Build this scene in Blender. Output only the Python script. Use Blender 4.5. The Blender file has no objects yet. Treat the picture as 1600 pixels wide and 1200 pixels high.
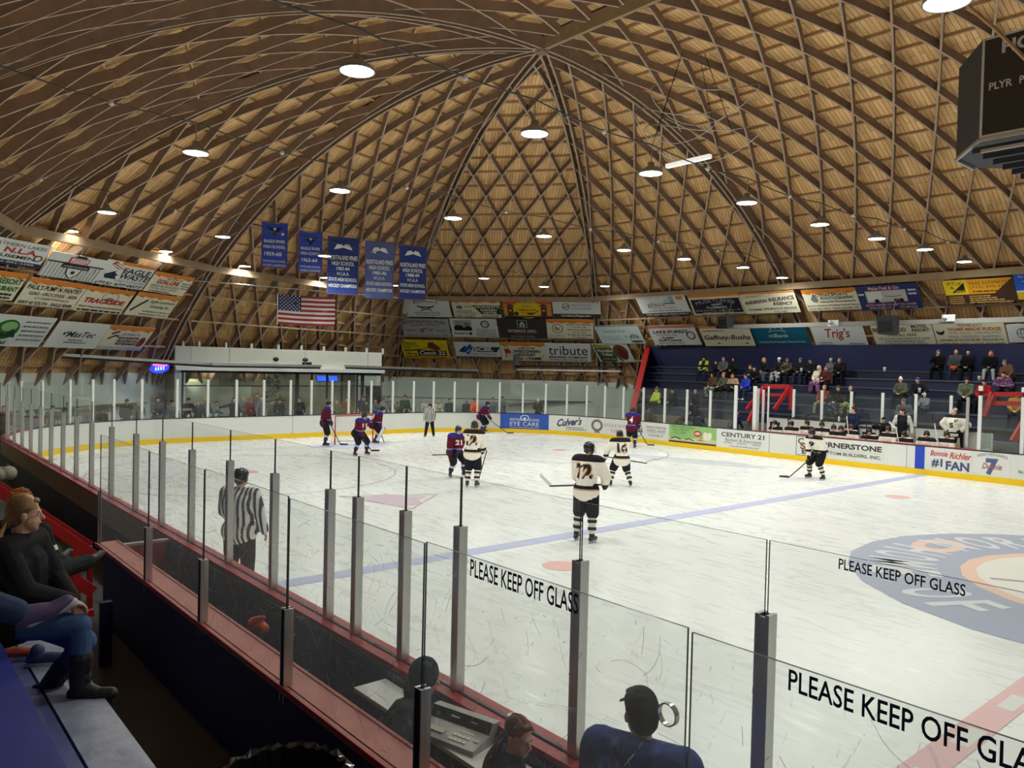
import bpy, bmesh, math, random
import numpy as np
from mathutils import Vector, Matrix, Euler

random.seed(11)
SC = bpy.context.scene
COL = SC.collection
PI = math.pi

# ------------------------------------------------------------------ camera
CAM = np.array([2.7608, -16.212, 3.4528])
YAW, PITCH, ROLL, FPX = 0.8643, -0.0216, 0.0236, 1216.95
_cy, _sy = math.cos(YAW), math.sin(YAW)
_fw = np.array([-_sy * math.cos(PITCH), _cy * math.cos(PITCH), math.sin(PITCH)])
_r0 = np.array([_cy, _sy, 0.0])
_u0 = np.cross(_r0, _fw)
_rt = math.cos(ROLL) * _r0 + math.sin(ROLL) * _u0
_up = -math.sin(ROLL) * _r0 + math.cos(ROLL) * _u0
cam_data = bpy.data.cameras.new('camera')
cam_data.sensor_fit = 'HORIZONTAL'
cam_data.sensor_width = 36.0
cam_data.lens = FPX / 1600.0 * 36.0
cam_data.clip_start = 0.05
cam_data.clip_end = 400
cam = bpy.data.objects.new('camera', cam_data)
cam.matrix_world = Matrix(((_rt[0], _up[0], -_fw[0], CAM[0]), (_rt[1], _up[1], -_fw[1], CAM[1]),
                           (_rt[2], _up[2], -_fw[2], CAM[2]), (0, 0, 0, 1)))
COL.objects.link(cam)
SC.camera = cam

# ------------------------------------------------------------------ world, exposure
w = bpy.data.worlds.new('world')
SC.world = w
w.use_nodes = True
w.node_tree.nodes['Background'].inputs[0].default_value = (0.01, 0.011, 0.013, 1)
w.node_tree.nodes['Background'].inputs[1].default_value = 0.3
SC.view_settings.view_transform = 'Standard'
SC.view_settings.look = 'None'
SC.view_settings.gamma = 1.0
SC.view_settings.use_curve_mapping = False
SC.view_settings.exposure = 1.27
SC.cycles.max_bounces = 9
SC.cycles.diffuse_bounces = 5
SC.cycles.glossy_bounces = 3
SC.cycles.transmission_bounces = 6
SC.cycles.transparent_max_bounces = 40
SC.cycles.sample_clamp_indirect = 6.0
SC.cycles.caustics_reflective = False
SC.cycles.caustics_refractive = False
LAMP_POWER = 16.0
SPOT_POWER = 260.0


# ------------------------------------------------------------------ where a sight line meets a real surface
def ray(px, py):
    return _fw + (px - 800) / FPX * _rt - (py - 600) / FPX * _up


def at_z(px, py, z=0.0):
    d = ray(px, py)
    return CAM + (z - CAM[2]) / d[2] * d


def at_y(px, py, y):
    d = ray(px, py)
    return CAM + (y - CAM[1]) / d[1] * d


def at_x(px, py, x):
    d = ray(px, py)
    return CAM + (x - CAM[0]) / d[0] * d


def at_plane(px, py, P, N):
    d = ray(px, py)
    return CAM + ((P - CAM) @ N) / (d @ N) * d


def to_px(X):
    d = np.asarray(X, float) - CAM
    z = d @ _fw
    return 800 + FPX * (d @ _rt) / z, 600 - FPX * (d @ _up) / z


# ------------------------------------------------------------------ materials
MATS = {}


def mat(name, rgb, rough=0.6, metal=0.0, noise=0.0, nscale=8.0, bump=0.0, spec=0.4, emit=0.0, coat=0.0, sheen=0.0):
    if name in MATS:
        return MATS[name]
    m = bpy.data.materials.new(name)
    m.use_nodes = True
    nt = m.node_tree
    b = nt.nodes['Principled BSDF']
    b.inputs['Base Color'].default_value = (*rgb, 1)
    b.inputs['Roughness'].default_value = rough
    b.inputs['Metallic'].default_value = metal
    b.inputs['Specular IOR Level'].default_value = spec
    if coat:
        b.inputs['Coat Weight'].default_value = coat
    if emit:
        b.inputs['Emission Color'].default_value = (*rgb, 1)
        b.inputs['Emission Strength'].default_value = emit
    if noise or bump:
        tc = nt.nodes.new('ShaderNodeTexCoord')
        nz = nt.nodes.new('ShaderNodeTexNoise')
        nz.inputs['Scale'].default_value = nscale
        nz.inputs['Detail'].default_value = 4
        nt.links.new(tc.outputs['Object'], nz.inputs['Vector'])
        if noise:
            mx = nt.nodes.new('ShaderNodeMix')
            mx.data_type = 'RGBA'
            mx.inputs[6].default_value = (*[c * (1 - noise) for c in rgb], 1)
            mx.inputs[7].default_value = (*[min(1, c * (1 + noise)) for c in rgb], 1)
            nt.links.new(nz.outputs['Fac'], mx.inputs[0])
            nt.links.new(mx.outputs[2], b.inputs['Base Color'])
        if bump:
            bp = nt.nodes.new('ShaderNodeBump')
            bp.inputs['Strength'].default_value = bump
            bp.inputs['Distance'].default_value = 0.02
            nt.links.new(nz.outputs['Fac'], bp.inputs['Height'])
            nt.links.new(bp.outputs['Normal'], b.inputs['Normal'])
    MATS[name] = m
    return m


def flat(rgb, rough=0.55):
    """A paint or cloth colour; one material per colour."""
    return mat('paint_%02x%02x%02x_%d' % (*[int(c * 255) for c in rgb], int(rough * 100)), rgb, rough)


def srgb(r, g, b):
    return tuple(((c / 255) / 12.92 if c < 10 else ((c / 255 + 0.055) / 1.055) ** 2.4) for c in (r, g, b))


def glass_mat(name, tint, refl=0.06, haze=0.0, scratch=0.0, scale=3.0, most=0.08):
    """Thin clear sheet: lets light through, a little reflection, dust haze and scratches."""
    m = bpy.data.materials.new(name)
    m.use_nodes = True
    nt = m.node_tree
    nt.nodes.clear()
    N, Lk = nt.nodes.new, nt.links.new
    out = N('ShaderNodeOutputMaterial')
    tr = N('ShaderNodeBsdfTransparent')
    tr.inputs[0].default_value = (*tint, 1)
    gl = N('ShaderNodeBsdfGlossy')
    gl.inputs['Roughness'].default_value = 0.03
    fr = N('ShaderNodeFresnel')
    fr.inputs[0].default_value = 1.35
    mul = N('ShaderNodeMath')
    mul.operation = 'MULTIPLY'
    mul.inputs[1].default_value = refl * 16
    Lk(fr.outputs[0], mul.inputs[0])
    cl = N('ShaderNodeMath')
    cl.operation = 'MINIMUM'
    cl.inputs[1].default_value = most
    Lk(mul.outputs[0], cl.inputs[0])
    mx = N('ShaderNodeMixShader')
    Lk(cl.outputs[0], mx.inputs[0])
    Lk(tr.outputs[0], mx.inputs[1])
    Lk(gl.outputs[0], mx.inputs[2])
    last = mx
    if haze or scratch:
        df = N('ShaderNodeBsdfDiffuse')
        df.inputs[0].default_value = (0.75, 0.78, 0.78, 1)
        tl = N('ShaderNodeBsdfTranslucent')
        tl.inputs[0].default_value = (0.75, 0.78, 0.78, 1)
        half = N('ShaderNodeMixShader')
        half.inputs[0].default_value = 0.5
        Lk(df.outputs[0], half.inputs[1])
        Lk(tl.outputs[0], half.inputs[2])
        fac = N('ShaderNodeMath')
        fac.operation = 'ADD'
        fac.inputs[0].default_value = haze
        fac.inputs[1].default_value = 0.0
        if scratch:
            tc = N('ShaderNodeTexCoord')
            tot = None
            for i, (rot, sc, dist) in enumerate(((0.5, 1.0, 2.5), (-0.9, 1.7, 3.5), (1.9, 1.3, 1.6), (-0.2, 2.2, 5.0))):
                mp = N('ShaderNodeMapping')
                mp.inputs['Rotation'].default_value = (rot * 0.3, rot, rot * 0.7)
                mp.inputs['Scale'].default_value = (sc * scale, sc * scale * 0.5, sc * scale)
                mp.inputs['Location'].default_value = (i * 3.1, i * 1.7, i)
                Lk(tc.outputs['Object'], mp.inputs[0])
                wv = N('ShaderNodeTexWave')
                wv.inputs['Scale'].default_value = 0.55
                wv.inputs['Distortion'].default_value = dist
                wv.inputs['Detail'].default_value = 1.0
                Lk(mp.outputs[0], wv.inputs['Vector'])
                gt = N('ShaderNodeMath')
                gt.operation = 'GREATER_THAN'
                gt.inputs[1].default_value = 0.99994
                Lk(wv.outputs['Fac'], gt.inputs[0])
                nz = N('ShaderNodeTexNoise')
                nz.inputs['Scale'].default_value = 4.0 * sc
                Lk(mp.outputs[0], nz.inputs['Vector'])
                g2 = N('ShaderNodeMath')
                g2.operation = 'GREATER_THAN'
                g2.inputs[1].default_value = 0.57
                Lk(nz.outputs['Fac'], g2.inputs[0])
                pr = N('ShaderNodeMath')
                pr.operation = 'MULTIPLY'
                Lk(gt.outputs[0], pr.inputs[0])
                Lk(g2.outputs[0], pr.inputs[1])
                if tot is None:
                    tot = pr
                else:
                    mxx = N('ShaderNodeMath')
                    mxx.operation = 'MAXIMUM'
                    Lk(tot.outputs[0], mxx.inputs[0])
                    Lk(pr.outputs[0], mxx.inputs[1])
                    tot = mxx
            sm = N('ShaderNodeMath')
            sm.operation = 'MULTIPLY'
            sm.inputs[1].default_value = scratch
            Lk(tot.outputs[0], sm.inputs[0])
            Lk(sm.outputs[0], fac.inputs[1])
        m2 = N('ShaderNodeMixShader')
        Lk(fac.outputs[0], m2.inputs[0])
        Lk(last.outputs[0], m2.inputs[1])
        Lk(half.outputs[0], m2.inputs[2])
        last = m2
    Lk(last.outputs[0], out.inputs[0])
    MATS[name] = m
    return m


# ------------------------------------------------------------------ mesh helpers
class MB:
    """Collects shapes; build() links them as ONE mesh object."""

    def __init__(self):
        self.v, self.f, self.mi, self.smooth = [], [], [], []
        self.n = 0
        self.mats = []
        self.uv = None

    def slot(self, m):
        if m not in self.mats:
            self.mats.append(m)
        return self.mats.index(m)

    def add(self, verts, faces, m=None, smooth=False):
        i = self.slot(m) if m is not None else 0
        b = self.n
        self.v.extend([tuple(map(float, p)) for p in verts])
        self.n += len(verts)
        for f in faces:
            self.f.append(tuple(b + k for k in f))
            self.mi.append(i)
            self.smooth.append(smooth)

    def box(self, c, s, m=None, rz=0.0):
        cx, cy, cz = c
        hx, hy, hz = s[0] / 2, s[1] / 2, s[2] / 2
        co, si = math.cos(rz), math.sin(rz)
        vs = [(cx + x * co - y * si, cy + x * si + y * co, cz + z) for z in (-hz, hz) for x, y in ((-hx, -hy), (hx, -hy), (hx, hy), (-hx, hy))]
        self.add(vs, [(3, 2, 1, 0), (4, 5, 6, 7), (0, 1, 5, 4), (1, 2, 6, 5), (2, 3, 7, 6), (3, 0, 4, 7)], m)

    def hexa(self, p8, m=None):
        """Eight corners: four of the bottom in order, four of the top in order."""
        self.add(p8, [(3, 2, 1, 0), (4, 5, 6, 7), (0, 1, 5, 4), (1, 2, 6, 5), (2, 3, 7, 6), (3, 0, 4, 7)], m)

    def beam(self, a, b, wd, ht, m=None, up=(0, 0, 1)):
        a, b = Vector(a), Vector(b)
        t = (b - a).normalized()
        u = Vector(up)
        s = t.cross(u)
        if s.length < 1e-6:
            s = t.cross(Vector((1, 0, 0)))
        s.normalize()
        u = s.cross(t).normalized()
        s, u = s * wd / 2, u * ht / 2
        self.hexa([a - s - u, a + s - u, b + s - u, b - s - u, a - s + u, a + s + u, b + s + u, b - s + u], m)

    def strip(self, pts, sides, ups, wd, d0, d1, m=None, m_edge=None):
        """A bar along points; its section is wd across SIDE and from d0 to d1 along UP."""
        vs, fs = [], []
        for p, s, u in zip(pts, sides, ups):
            vs += [p - s * wd / 2 + u * d0, p + s * wd / 2 + u * d0, p + s * wd / 2 + u * d1, p - s * wd / 2 + u * d1]
        ed = []
        for i in range(len(pts) - 1):
            a, b = 4 * i, 4 * i + 4
            for k in range(4):
                (ed if m_edge is not None and k == 2 else fs).append((a + k, a + (k + 1) % 4, b + (k + 1) % 4, b + k))
        e = 4 * (len(pts) - 1)
        fs += [(3, 2, 1, 0), (e, e + 1, e + 2, e + 3)]
        self.add(vs, fs + ed, m)
        if ed:
            q = self.slot(m_edge)
            self.mi[len(self.mi) - len(ed):] = [q] * len(ed)

    def tube(self, pts, r, m=None, n=8, smooth=True, caps=True):
        pts = [Vector(p) for p in pts]
        rs = r if isinstance(r, (list, tuple)) else [r] * len(pts)
        ref = Vector((0, 0, 1))
        vs, fs = [], []
        prev = None
        for i, p in enumerate(pts):
            t = (pts[min(i + 1, len(pts) - 1)] - pts[max(i - 1, 0)])
            t = t.normalized() if t.length > 1e-9 else Vector((0, 0, 1))
            if prev is None:
                a = t.cross(ref if abs(t.z) < 0.95 else Vector((1, 0, 0))).normalized()
            else:
                a = (prev - t * prev.dot(t)).normalized()
            prev = a
            b = t.cross(a)
            for k in range(n):
                g = 2 * PI * k / n
                vs.append(p + (a * math.cos(g) + b * math.sin(g)) * rs[i])
        for i in range(len(pts) - 1):
            for k in range(n):
                k2 = (k + 1) % n
                fs.append((i * n + k, i * n + k2, (i + 1) * n + k2, (i + 1) * n + k))
        self.add(vs, fs, m, smooth)
        if caps:
            self.add(vs[:n], [tuple(range(n))[::-1]], m)
            self.add(vs[-n:], [tuple(range(n))], m)

    def lathe(self, c, prof, m=None, n=20, smooth=True, axis=None):
        """prof: (radius, height) pairs about a vertical axis through c (or about AXIS)."""
        vs, fs = [], []
        q = Vector((0, 0, 1)).rotation_difference(Vector(axis)) if axis is not None else None
        for r, z in prof:
            for k in range(n):
                g = 2 * PI * k / n
                p = Vector((r * math.cos(g), r * math.sin(g), z))
                if q is not None:
                    p = q @ p
                vs.append(Vector(c) + p)
        for i in range(len(prof) - 1):
            for k in range(n):
                k2 = (k + 1) % n
                fs.append((i * n + k, i * n + k2, (i + 1) * n + k2, (i + 1) * n + k))
        self.add(vs, fs, m, smooth)

    def capsule(self, a, b, ra, rb, n=10, m=None):
        a, b = Vector(a), Vector(b)
        t = b - a
        L = t.length
        t = t.normalized() if L > 1e-6 else Vector((0, 0, 1))
        prof = []
        for k in range(4):
            g = -PI / 2 + PI / 2 * k / 3
            prof.append((max(1e-4, ra * math.cos(g)), ra * math.sin(g)))
        for k in range(4):
            g = PI / 2 * k / 3
            prof.append((max(1e-4, rb * math.cos(g)), L + rb * math.sin(g)))
        self.lathe(a, prof, m, n, True, t)
        e = self.n
        self.f.append(tuple(range(e - n, e)))
        self.mi.append(self.slot(m) if m is not None else 0)
        self.smooth.append(True)
        b0 = e - 8 * n
        self.f.append(tuple(range(b0, b0 + n))[::-1])
        self.mi.append(self.slot(m) if m is not None else 0)
        self.smooth.append(True)

    def ball(self, c, r, m=None, n=12, rot=None):
        """Ellipsoid with radii r=(rx, ry, rz)."""
        c = Vector(c)
        r = r if isinstance(r, (tuple, list)) else (r, r, r)
        vs, fs = [], []
        h = max(4, n // 2)
        for i in range(1, h):
            g = PI * i / h
            for k in range(n):
                q = 2 * PI * k / n
                p = Vector((r[0] * math.sin(g) * math.cos(q), r[1] * math.sin(g) * math.sin(q), -r[2] * math.cos(g)))
                if rot is not None:
                    p = rot @ p
                vs.append(c + p)
        for i in range(h - 2):
            for k in range(n):
                k2 = (k + 1) % n
                fs.append((i * n + k, i * n + k2, (i + 1) * n + k2, (i + 1) * n + k))
        bt, tp = Vector((0, 0, -r[2])), Vector((0, 0, r[2]))
        if rot is not None:
            bt, tp = rot @ bt, rot @ tp
        vs += [c + bt, c + tp]
        q = len(vs) - 2
        for k in range(n):
            k2 = (k + 1) % n
            fs.append((q, k2, k))
            fs.append((q + 1, (h - 2) * n + k, (h - 2) * n + k2))
        self.add(vs, fs, m, True)

    def build(self, name, m=None, parent=None, loc=None):
        me = bpy.data.meshes.new(name)
        v = self.v
        me.from_pydata(v, [], self.f)
        ms = self.mats if self.mats else [m]
        if not self.mats and m is None:
            ms = [flat((0.5, 0.5, 0.5))]
        for q in ms:
            me.materials.append(q)
        if len(ms) > 1:
            me.polygons.foreach_set('material_index', self.mi)
        me.polygons.foreach_set('use_smooth', self.smooth)
        if self.uv is not None:
            ul = me.uv_layers.new(name='UVMap')
            co = np.array(self.uv, float)
            li = np.zeros(len(me.loops), int)
            me.loops.foreach_get('vertex_index', li)
            ul.data.foreach_set('uv', co[li].ravel())
        me.update()
        o = bpy.data.objects.new(name, me)
        COL.objects.link(o)
        if parent is not None:
            o.parent = parent
        if loc is not None:
            o.location = loc
        return o


def tag(o, label=None, cat=None, group=None, kind=None):
    if label:
        o['label'] = label
    if cat:
        o['category'] = cat
    if group:
        o['group'] = group
    if kind:
        o['kind'] = kind
    return o


def empty(name, label, cat, loc=(0, 0, 0), rz=0.0, group=None, kind=None):
    o = bpy.data.objects.new(name, None)
    COL.objects.link(o)
    o.location = loc
    o.rotation_euler = (0, 0, rz)
    o.empty_display_size = 0.1
    return tag(o, label, cat, group, kind)


# ------------------------------------------------------------------ lettering
_TXT = {}


def text_mesh(s, bold=0.0, shear=0.0):
    k = (s, bold, shear)
    if k not in _TXT:
        cu = bpy.data.curves.new('lettering', 'FONT')
        cu.body = s
        cu.size = 1.0
        cu.resolution_u = 3
        cu.offset = bold
        cu.shear = shear
        cu.fill_mode = 'FRONT'
        o = bpy.data.objects.new('lettering', cu)
        me = bpy.data.meshes.new_from_object(o)
        v = np.zeros(len(me.vertices) * 3)
        me.vertices.foreach_get('co', v)
        v = v.reshape(-1, 3)
        f = [tuple(p.vertices) for p in me.polygons]
        bpy.data.objects.remove(o)
        bpy.data.curves.remove(cu)
        bpy.data.meshes.remove(me)
        if len(v):
            lo, hi = v.min(0), v.max(0)
            v = (v[:, :2] - lo[:2]) / np.maximum(hi[:2] - lo[:2], 1e-6)
        _TXT[k] = (v, f)
    return _TXT[k]


def paint(mb, items, place, W, H, dz=0.003):
    """Draws lettering and shapes on a panel W by H metres. place(u, v, d): metres along, metres up, distance off the face -> point.
    Items (all in fractions of W and H): T text cx cy w h colour [bold, shear, arc]; R rect x0 y0 x1 y1 colour; E ellipse cx cy rx ry colour; G polygon pts colour; C ring."""
    d = dz
    for it in items:
        d += dz * 0.35
        k = it[0]
        if k == 'T':
            s, cx, cy, wd, ht, colr = it[1:7]
            o = it[7] if len(it) > 7 else {}
            v, f = text_mesh(s, o.get('bold', 0.0), o.get('shear', 0.0))
            if not len(v):
                continue
            P = []
            for a, b in v:
                x, y = cx + (a - 0.5) * wd, cy + (b - 0.5) * ht
                if 'arc' in o:
                    y += o['arc'] * (1 - ((a - 0.5) * 2) ** 2)
                if 'rise' in o:
                    y += o['rise'] * (a - 0.5)
                P.append(place(x * W, y * H, d))
            mb.add(P, f, flat(colr))
        elif k == 'R':
            x0, y0, x1, y1, colr = it[1:6]
            n = max(1, int(abs(x1 - x0) * W / 0.35))
            P, F = [], []
            for i in range(n + 1):
                x = x0 + (x1 - x0) * i / n
                P += [place(x * W, y0 * H, d), place(x * W, y1 * H, d)]
                if i:
                    q = 2 * i
                    F.append((q - 2, q, q + 1, q - 1))
            mb.add(P, F, flat(colr))
        elif k == 'G':
            P = [place(x * W, y * H, d) for x, y in it[1]]
            mb.add(P, [tuple(range(len(P)))], flat(it[2]))
        elif k == 'E':
            cx, cy, rx, ry, colr = it[1:6]
            P = [place((cx + rx * math.cos(2 * PI * i / 24)) * W, (cy + ry * math.sin(2 * PI * i / 24)) * H, d) for i in range(24)]
            mb.add(P, [tuple(range(24))], flat(colr))
        elif k == 'C':
            cx, cy, rx, ry, th, colr = it[1:7]
            g0, g1 = it[7] if len(it) > 7 else (0, 360)
            P, F = [], []
            n = 28
            for i in range(n + 1):
                g = math.radians(g0 + (g1 - g0) * i / n)
                for q in (1 - th, 1):
                    P.append(place((cx + rx * q * math.cos(g)) * W, (cy + ry * q * math.sin(g)) * H, d))
                if i:
                    F.append((2 * i - 2, 2 * i - 1, 2 * i + 1, 2 * i))
            mb.add(P, F, flat(colr))
        elif k == 'L':
            pts, th, colr = it[1:4]
            for (xa, ya), (xb, yb) in zip(pts[:-1], pts[1:]):
                dx, dy = (xb - xa) * W, (yb - ya) * H
                L = math.hypot(dx, dy) or 1
                nx, ny = -dy / L * th / 2, dx / L * th / 2
                mb.add([place(xa * W + nx, ya * H + ny, d), place(xa * W - nx, ya * H - ny, d), place(xb * W - nx, yb * H - ny, d), place(xb * W + nx, yb * H + ny, d)], [(0, 1, 2, 3)], flat(colr))

# ================================================================== colours of the place
NAVY = (0.017, 0.023, 0.078)
M_ice = None
M_white_board = mat('board_white', (0.72, 0.73, 0.70), 0.35, noise=0.04, nscale=2)
M_yellow = mat('kick_yellow', srgb(240, 200, 20), 0.4)
M_redcap = mat('red_cap', srgb(160, 40, 42), 0.45, noise=0.25, nscale=5)
M_brickcap = mat('worn_red_cap', srgb(168, 92, 78), 0.5, noise=0.3, nscale=4)
M_red = mat('rail_red', srgb(176, 34, 34), 0.4, noise=0.12)
M_navy = mat('navy_paint', NAVY, 0.6, noise=0.2, nscale=3)
M_navy2 = mat('navy_bleacher', (0.022, 0.026, 0.062), 0.5, noise=0.25, nscale=3)
M_navywall = mat('navy_wall', srgb(17, 24, 68), 0.6)
M_alu = mat('aluminium', (0.62, 0.62, 0.60), 0.32, metal=0.85)
M_aluw = mat('pale_post', (0.72, 0.73, 0.72), 0.4)
M_rubber = mat('black_rubber', (0.01, 0.01, 0.011), 0.55)
M_steel = mat('steel', (0.5, 0.5, 0.5), 0.3, metal=0.9)
M_conc = mat('concrete', (0.28, 0.27, 0.25), 0.8, noise=0.25, nscale=2, bump=0.2)
M_concd = mat('concrete_dark', (0.10, 0.10, 0.105), 0.8, noise=0.3, nscale=2)
M_block = mat('painted_block', (0.74, 0.80, 0.72), 0.7, noise=0.06, nscale=1.5)
M_cream = mat('cream_fascia', (0.62, 0.62, 0.54), 0.6)
M_ply = mat('plywood', (0.32, 0.23, 0.13), 0.7, noise=0.2, nscale=2)
M_rib = mat('rib_wood', (0.28, 0.185, 0.13), 0.75, noise=0.3, nscale=3)
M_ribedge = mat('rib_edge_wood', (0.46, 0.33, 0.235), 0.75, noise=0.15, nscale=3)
M_purlin = mat('purlin_wood', (0.55, 0.36, 0.20), 0.8, noise=0.25, nscale=3)
M_ring = mat('ring_wood', (0.38, 0.27, 0.16), 0.75, noise=0.3, nscale=2)
G_clear = glass_mat('clear_glass', (0.975, 0.985, 0.98), 0.05, 0.012)
G_far = glass_mat('far_glass', (0.93, 0.97, 0.95), 0.08, 0.02, most=0.16)
G_old = glass_mat('scratched_glass', (0.965, 0.975, 0.97), 0.025, 0.05, 0.5, 1.2, most=0.03)
M_edge = mat('glass_edge', (0.03, 0.05, 0.045), 0.25)


def wood_boards():
    m = bpy.data.materials.new('roof_boards')
    m.use_nodes = True
    nt = m.node_tree
    b = nt.nodes['Principled BSDF']
    N, Lk = nt.nodes.new, nt.links.new
    uv = N('ShaderNodeUVMap')
    uv.uv_map = 'UVMap'
    br = N('ShaderNodeTexBrick')
    br.inputs['Scale'].default_value = 1.0
    br.inputs['Brick Width'].default_value = 3.1
    br.inputs['Row Height'].default_value = 0.16
    br.inputs['Mortar Size'].default_value = 0.008
    br.inputs['Color1'].default_value = (0.72, 0.42, 0.165, 1)
    br.inputs['Color2'].default_value = (0.93, 0.60, 0.28, 1)
    br.inputs['Mortar'].default_value = (0.09, 0.05, 0.025, 1)
    sw = N('ShaderNodeVectorRotate')
    sw.rotation_type = 'Z_AXIS'
    sw.inputs['Angle'].default_value = PI / 2
    Lk(uv.outputs[0], sw.inputs['Vector'])
    Lk(sw.outputs[0], br.inputs['Vector'])
    nz = N('ShaderNodeTexNoise')
    nz.inputs['Scale'].default_value = 0.35
    nz.inputs['Detail'].default_value = 3
    Lk(uv.outputs[0], nz.inputs['Vector'])
    mp = N('ShaderNodeMapping')
    mp.inputs['Scale'].default_value = (9, 0.6, 1)
    Lk(uv.outputs[0], mp.inputs[0])
    n2 = N('ShaderNodeTexNoise')
    n2.inputs['Scale'].default_value = 2.0
    Lk(mp.outputs[0], n2.inputs['Vector'])
    hs = N('ShaderNodeHueSaturation')
    rg = N('ShaderNodeMapRange')
    rg.inputs[1].default_value = 0.3
    rg.inputs[2].default_value = 0.7
    rg.inputs[3].default_value = 0.75
    rg.inputs[4].default_value = 1.25
    mu = N('ShaderNodeMath')
    mu.operation = 'ADD'
    Lk(nz.outputs['Fac'], mu.inputs[0])
    Lk(n2.outputs['Fac'], mu.inputs[1])
    ha = N('ShaderNodeMath')
    ha.operation = 'MULTIPLY'
    ha.inputs[1].default_value = 0.5
    Lk(mu.outputs[0], ha.inputs[0])
    Lk(ha.outputs[0], rg.inputs[0])
    Lk(rg.outputs[0], hs.inputs['Value'])
    Lk(br.outputs['Color'], hs.inputs['Color'])
    Lk(hs.outputs[0], b.inputs['Base Color'])
    b.inputs['Roughness'].default_value = 0.75
    return m


def ice_mat():
    m = bpy.data.materials.new('ice')
    m.use_nodes = True
    nt = m.node_tree
    b = nt.nodes['Principled BSDF']
    N, Lk = nt.nodes.new, nt.links.new
    tc = N('ShaderNodeTexCoord')
    n1 = N('ShaderNodeTexNoise')
    n1.inputs['Scale'].default_value = 0.25
    n1.inputs['Detail'].default_value = 5
    Lk(tc.outputs['Object'], n1.inputs['Vector'])
    mp = N('ShaderNodeMapping')
    mp.inputs['Rotation'].default_value = (0, 0, 0.9)
    mp.inputs['Scale'].default_value = (0.45, 2.0, 1)
    Lk(tc.outputs['Object'], mp.inputs[0])
    n2 = N('ShaderNodeTexNoise')
    n2.inputs['Scale'].default_value = 1.6
    n2.inputs['Detail'].default_value = 6
    n2.inputs['Distortion'].default_value = 1.8
    Lk(mp.outputs[0], n2.inputs['Vector'])
    ad = N('ShaderNodeMath')
    ad.operation = 'ADD'
    Lk(n1.outputs['Fac'], ad.inputs[0])
    Lk(n2.outputs['Fac'], ad.inputs[1])
    rg = N('ShaderNodeMapRange')
    rg.inputs[1].default_value = 0.7
    rg.inputs[2].default_value = 1.3
    Lk(ad.outputs[0], rg.inputs[0])
    mx = N('ShaderNodeMix')
    mx.data_type = 'RGBA'
    mx.inputs[6].default_value = (0.85, 0.885, 0.87, 1)
    mx.inputs[7].default_value = (0.90, 0.93, 0.915, 1)
    Lk(rg.outputs[0], mx.inputs[0])
    Lk(mx.outputs[2], b.inputs['Base Color'])
    r2 = N('ShaderNodeMapRange')
    r2.inputs[1].default_value = 0.35
    r2.inputs[2].default_value = 0.65
    r2.inputs[3].default_value = 0.24
    r2.inputs[4].default_value = 0.36
    Lk(n2.outputs['Fac'], r2.inputs[0])
    Lk(r2.outputs[0], b.inputs['Roughness'])
    b.inputs['Specular IOR Level'].default_value = 0.35
    bp = N('ShaderNodeBump')
    bp.inputs['Strength'].default_value = 0.025
    bp.inputs['Distance'].default_value = 0.02
    Lk(n2.outputs['Fac'], bp.inputs['Height'])
    Lk(bp.outputs['Normal'], b.inputs['Normal'])
    return m


# ================================================================== roof
AP1, AP2 = np.array([-17.95, 2.5]), np.array([22.0, 2.5])
ZA, ZR, SPAN = 15.25, 7.8, 18.2
RC = (SPAN ** 2 + (ZA - ZR) ** 2) / (2 * (ZA - ZR))


def z_of(t):
    return ZA - (RC - math.sqrt(RC * RC - (SPAN * t) ** 2))


TMAX = 1.23
V = dict(f=(-17.8, -16.7), e=(-28.4, -12.4), d=(-34.7, -3.4), a=(-39.6, 11.4), b=(-30.5, 18.8), c=(-17.8, 19.3), cr=(22.0, 19.3), fr=(22.0, -16.7))
SECT = [('fr', 'f', AP2, AP1), ('f', 'e', AP1, AP1), ('e', 'd', AP1, AP1), ('d', 'a', AP1, AP1), ('a', 'b', AP1, AP1), ('b', 'c', AP1, AP1), ('c', 'cr', AP1, AP2)]


def sec_pt(sec, s, t, off=0.0):
    """Point of a roof facet: s along it (0..1), t down from the ridge (1 = ring), off metres inside."""
    l, r, al, ar = sec
    vl, vr = np.array(V[l]), np.array(V[r])

    def P(s, t):
        p = (al + (vl - al) * t) * (1 - s) + (ar + (vr - ar) * t) * s
        return np.array([p[0], p[1], z_of(t)])
    p = P(s, t)
    if off:
        e = 1e-3
        tv = P(s, t + e) - P(s, t - e)
        sv = np.array([*(al * (s - 1) - vl * t * 0 + 0), 0]) if False else (np.array([*((ar + (vr - ar) * t) - (al + (vl - al) * t)), 0.0]) + 1e-9)
        n = np.cross(tv, sv)
        n /= np.linalg.norm(n)
        if n[2] > 0:
            n = -n
        p = p + n * off
    return p


def sec_n(sec, s, t):
    n = sec_pt(sec, s, t, 1.0) - sec_pt(sec, s, t, 0.0)
    return n


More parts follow.
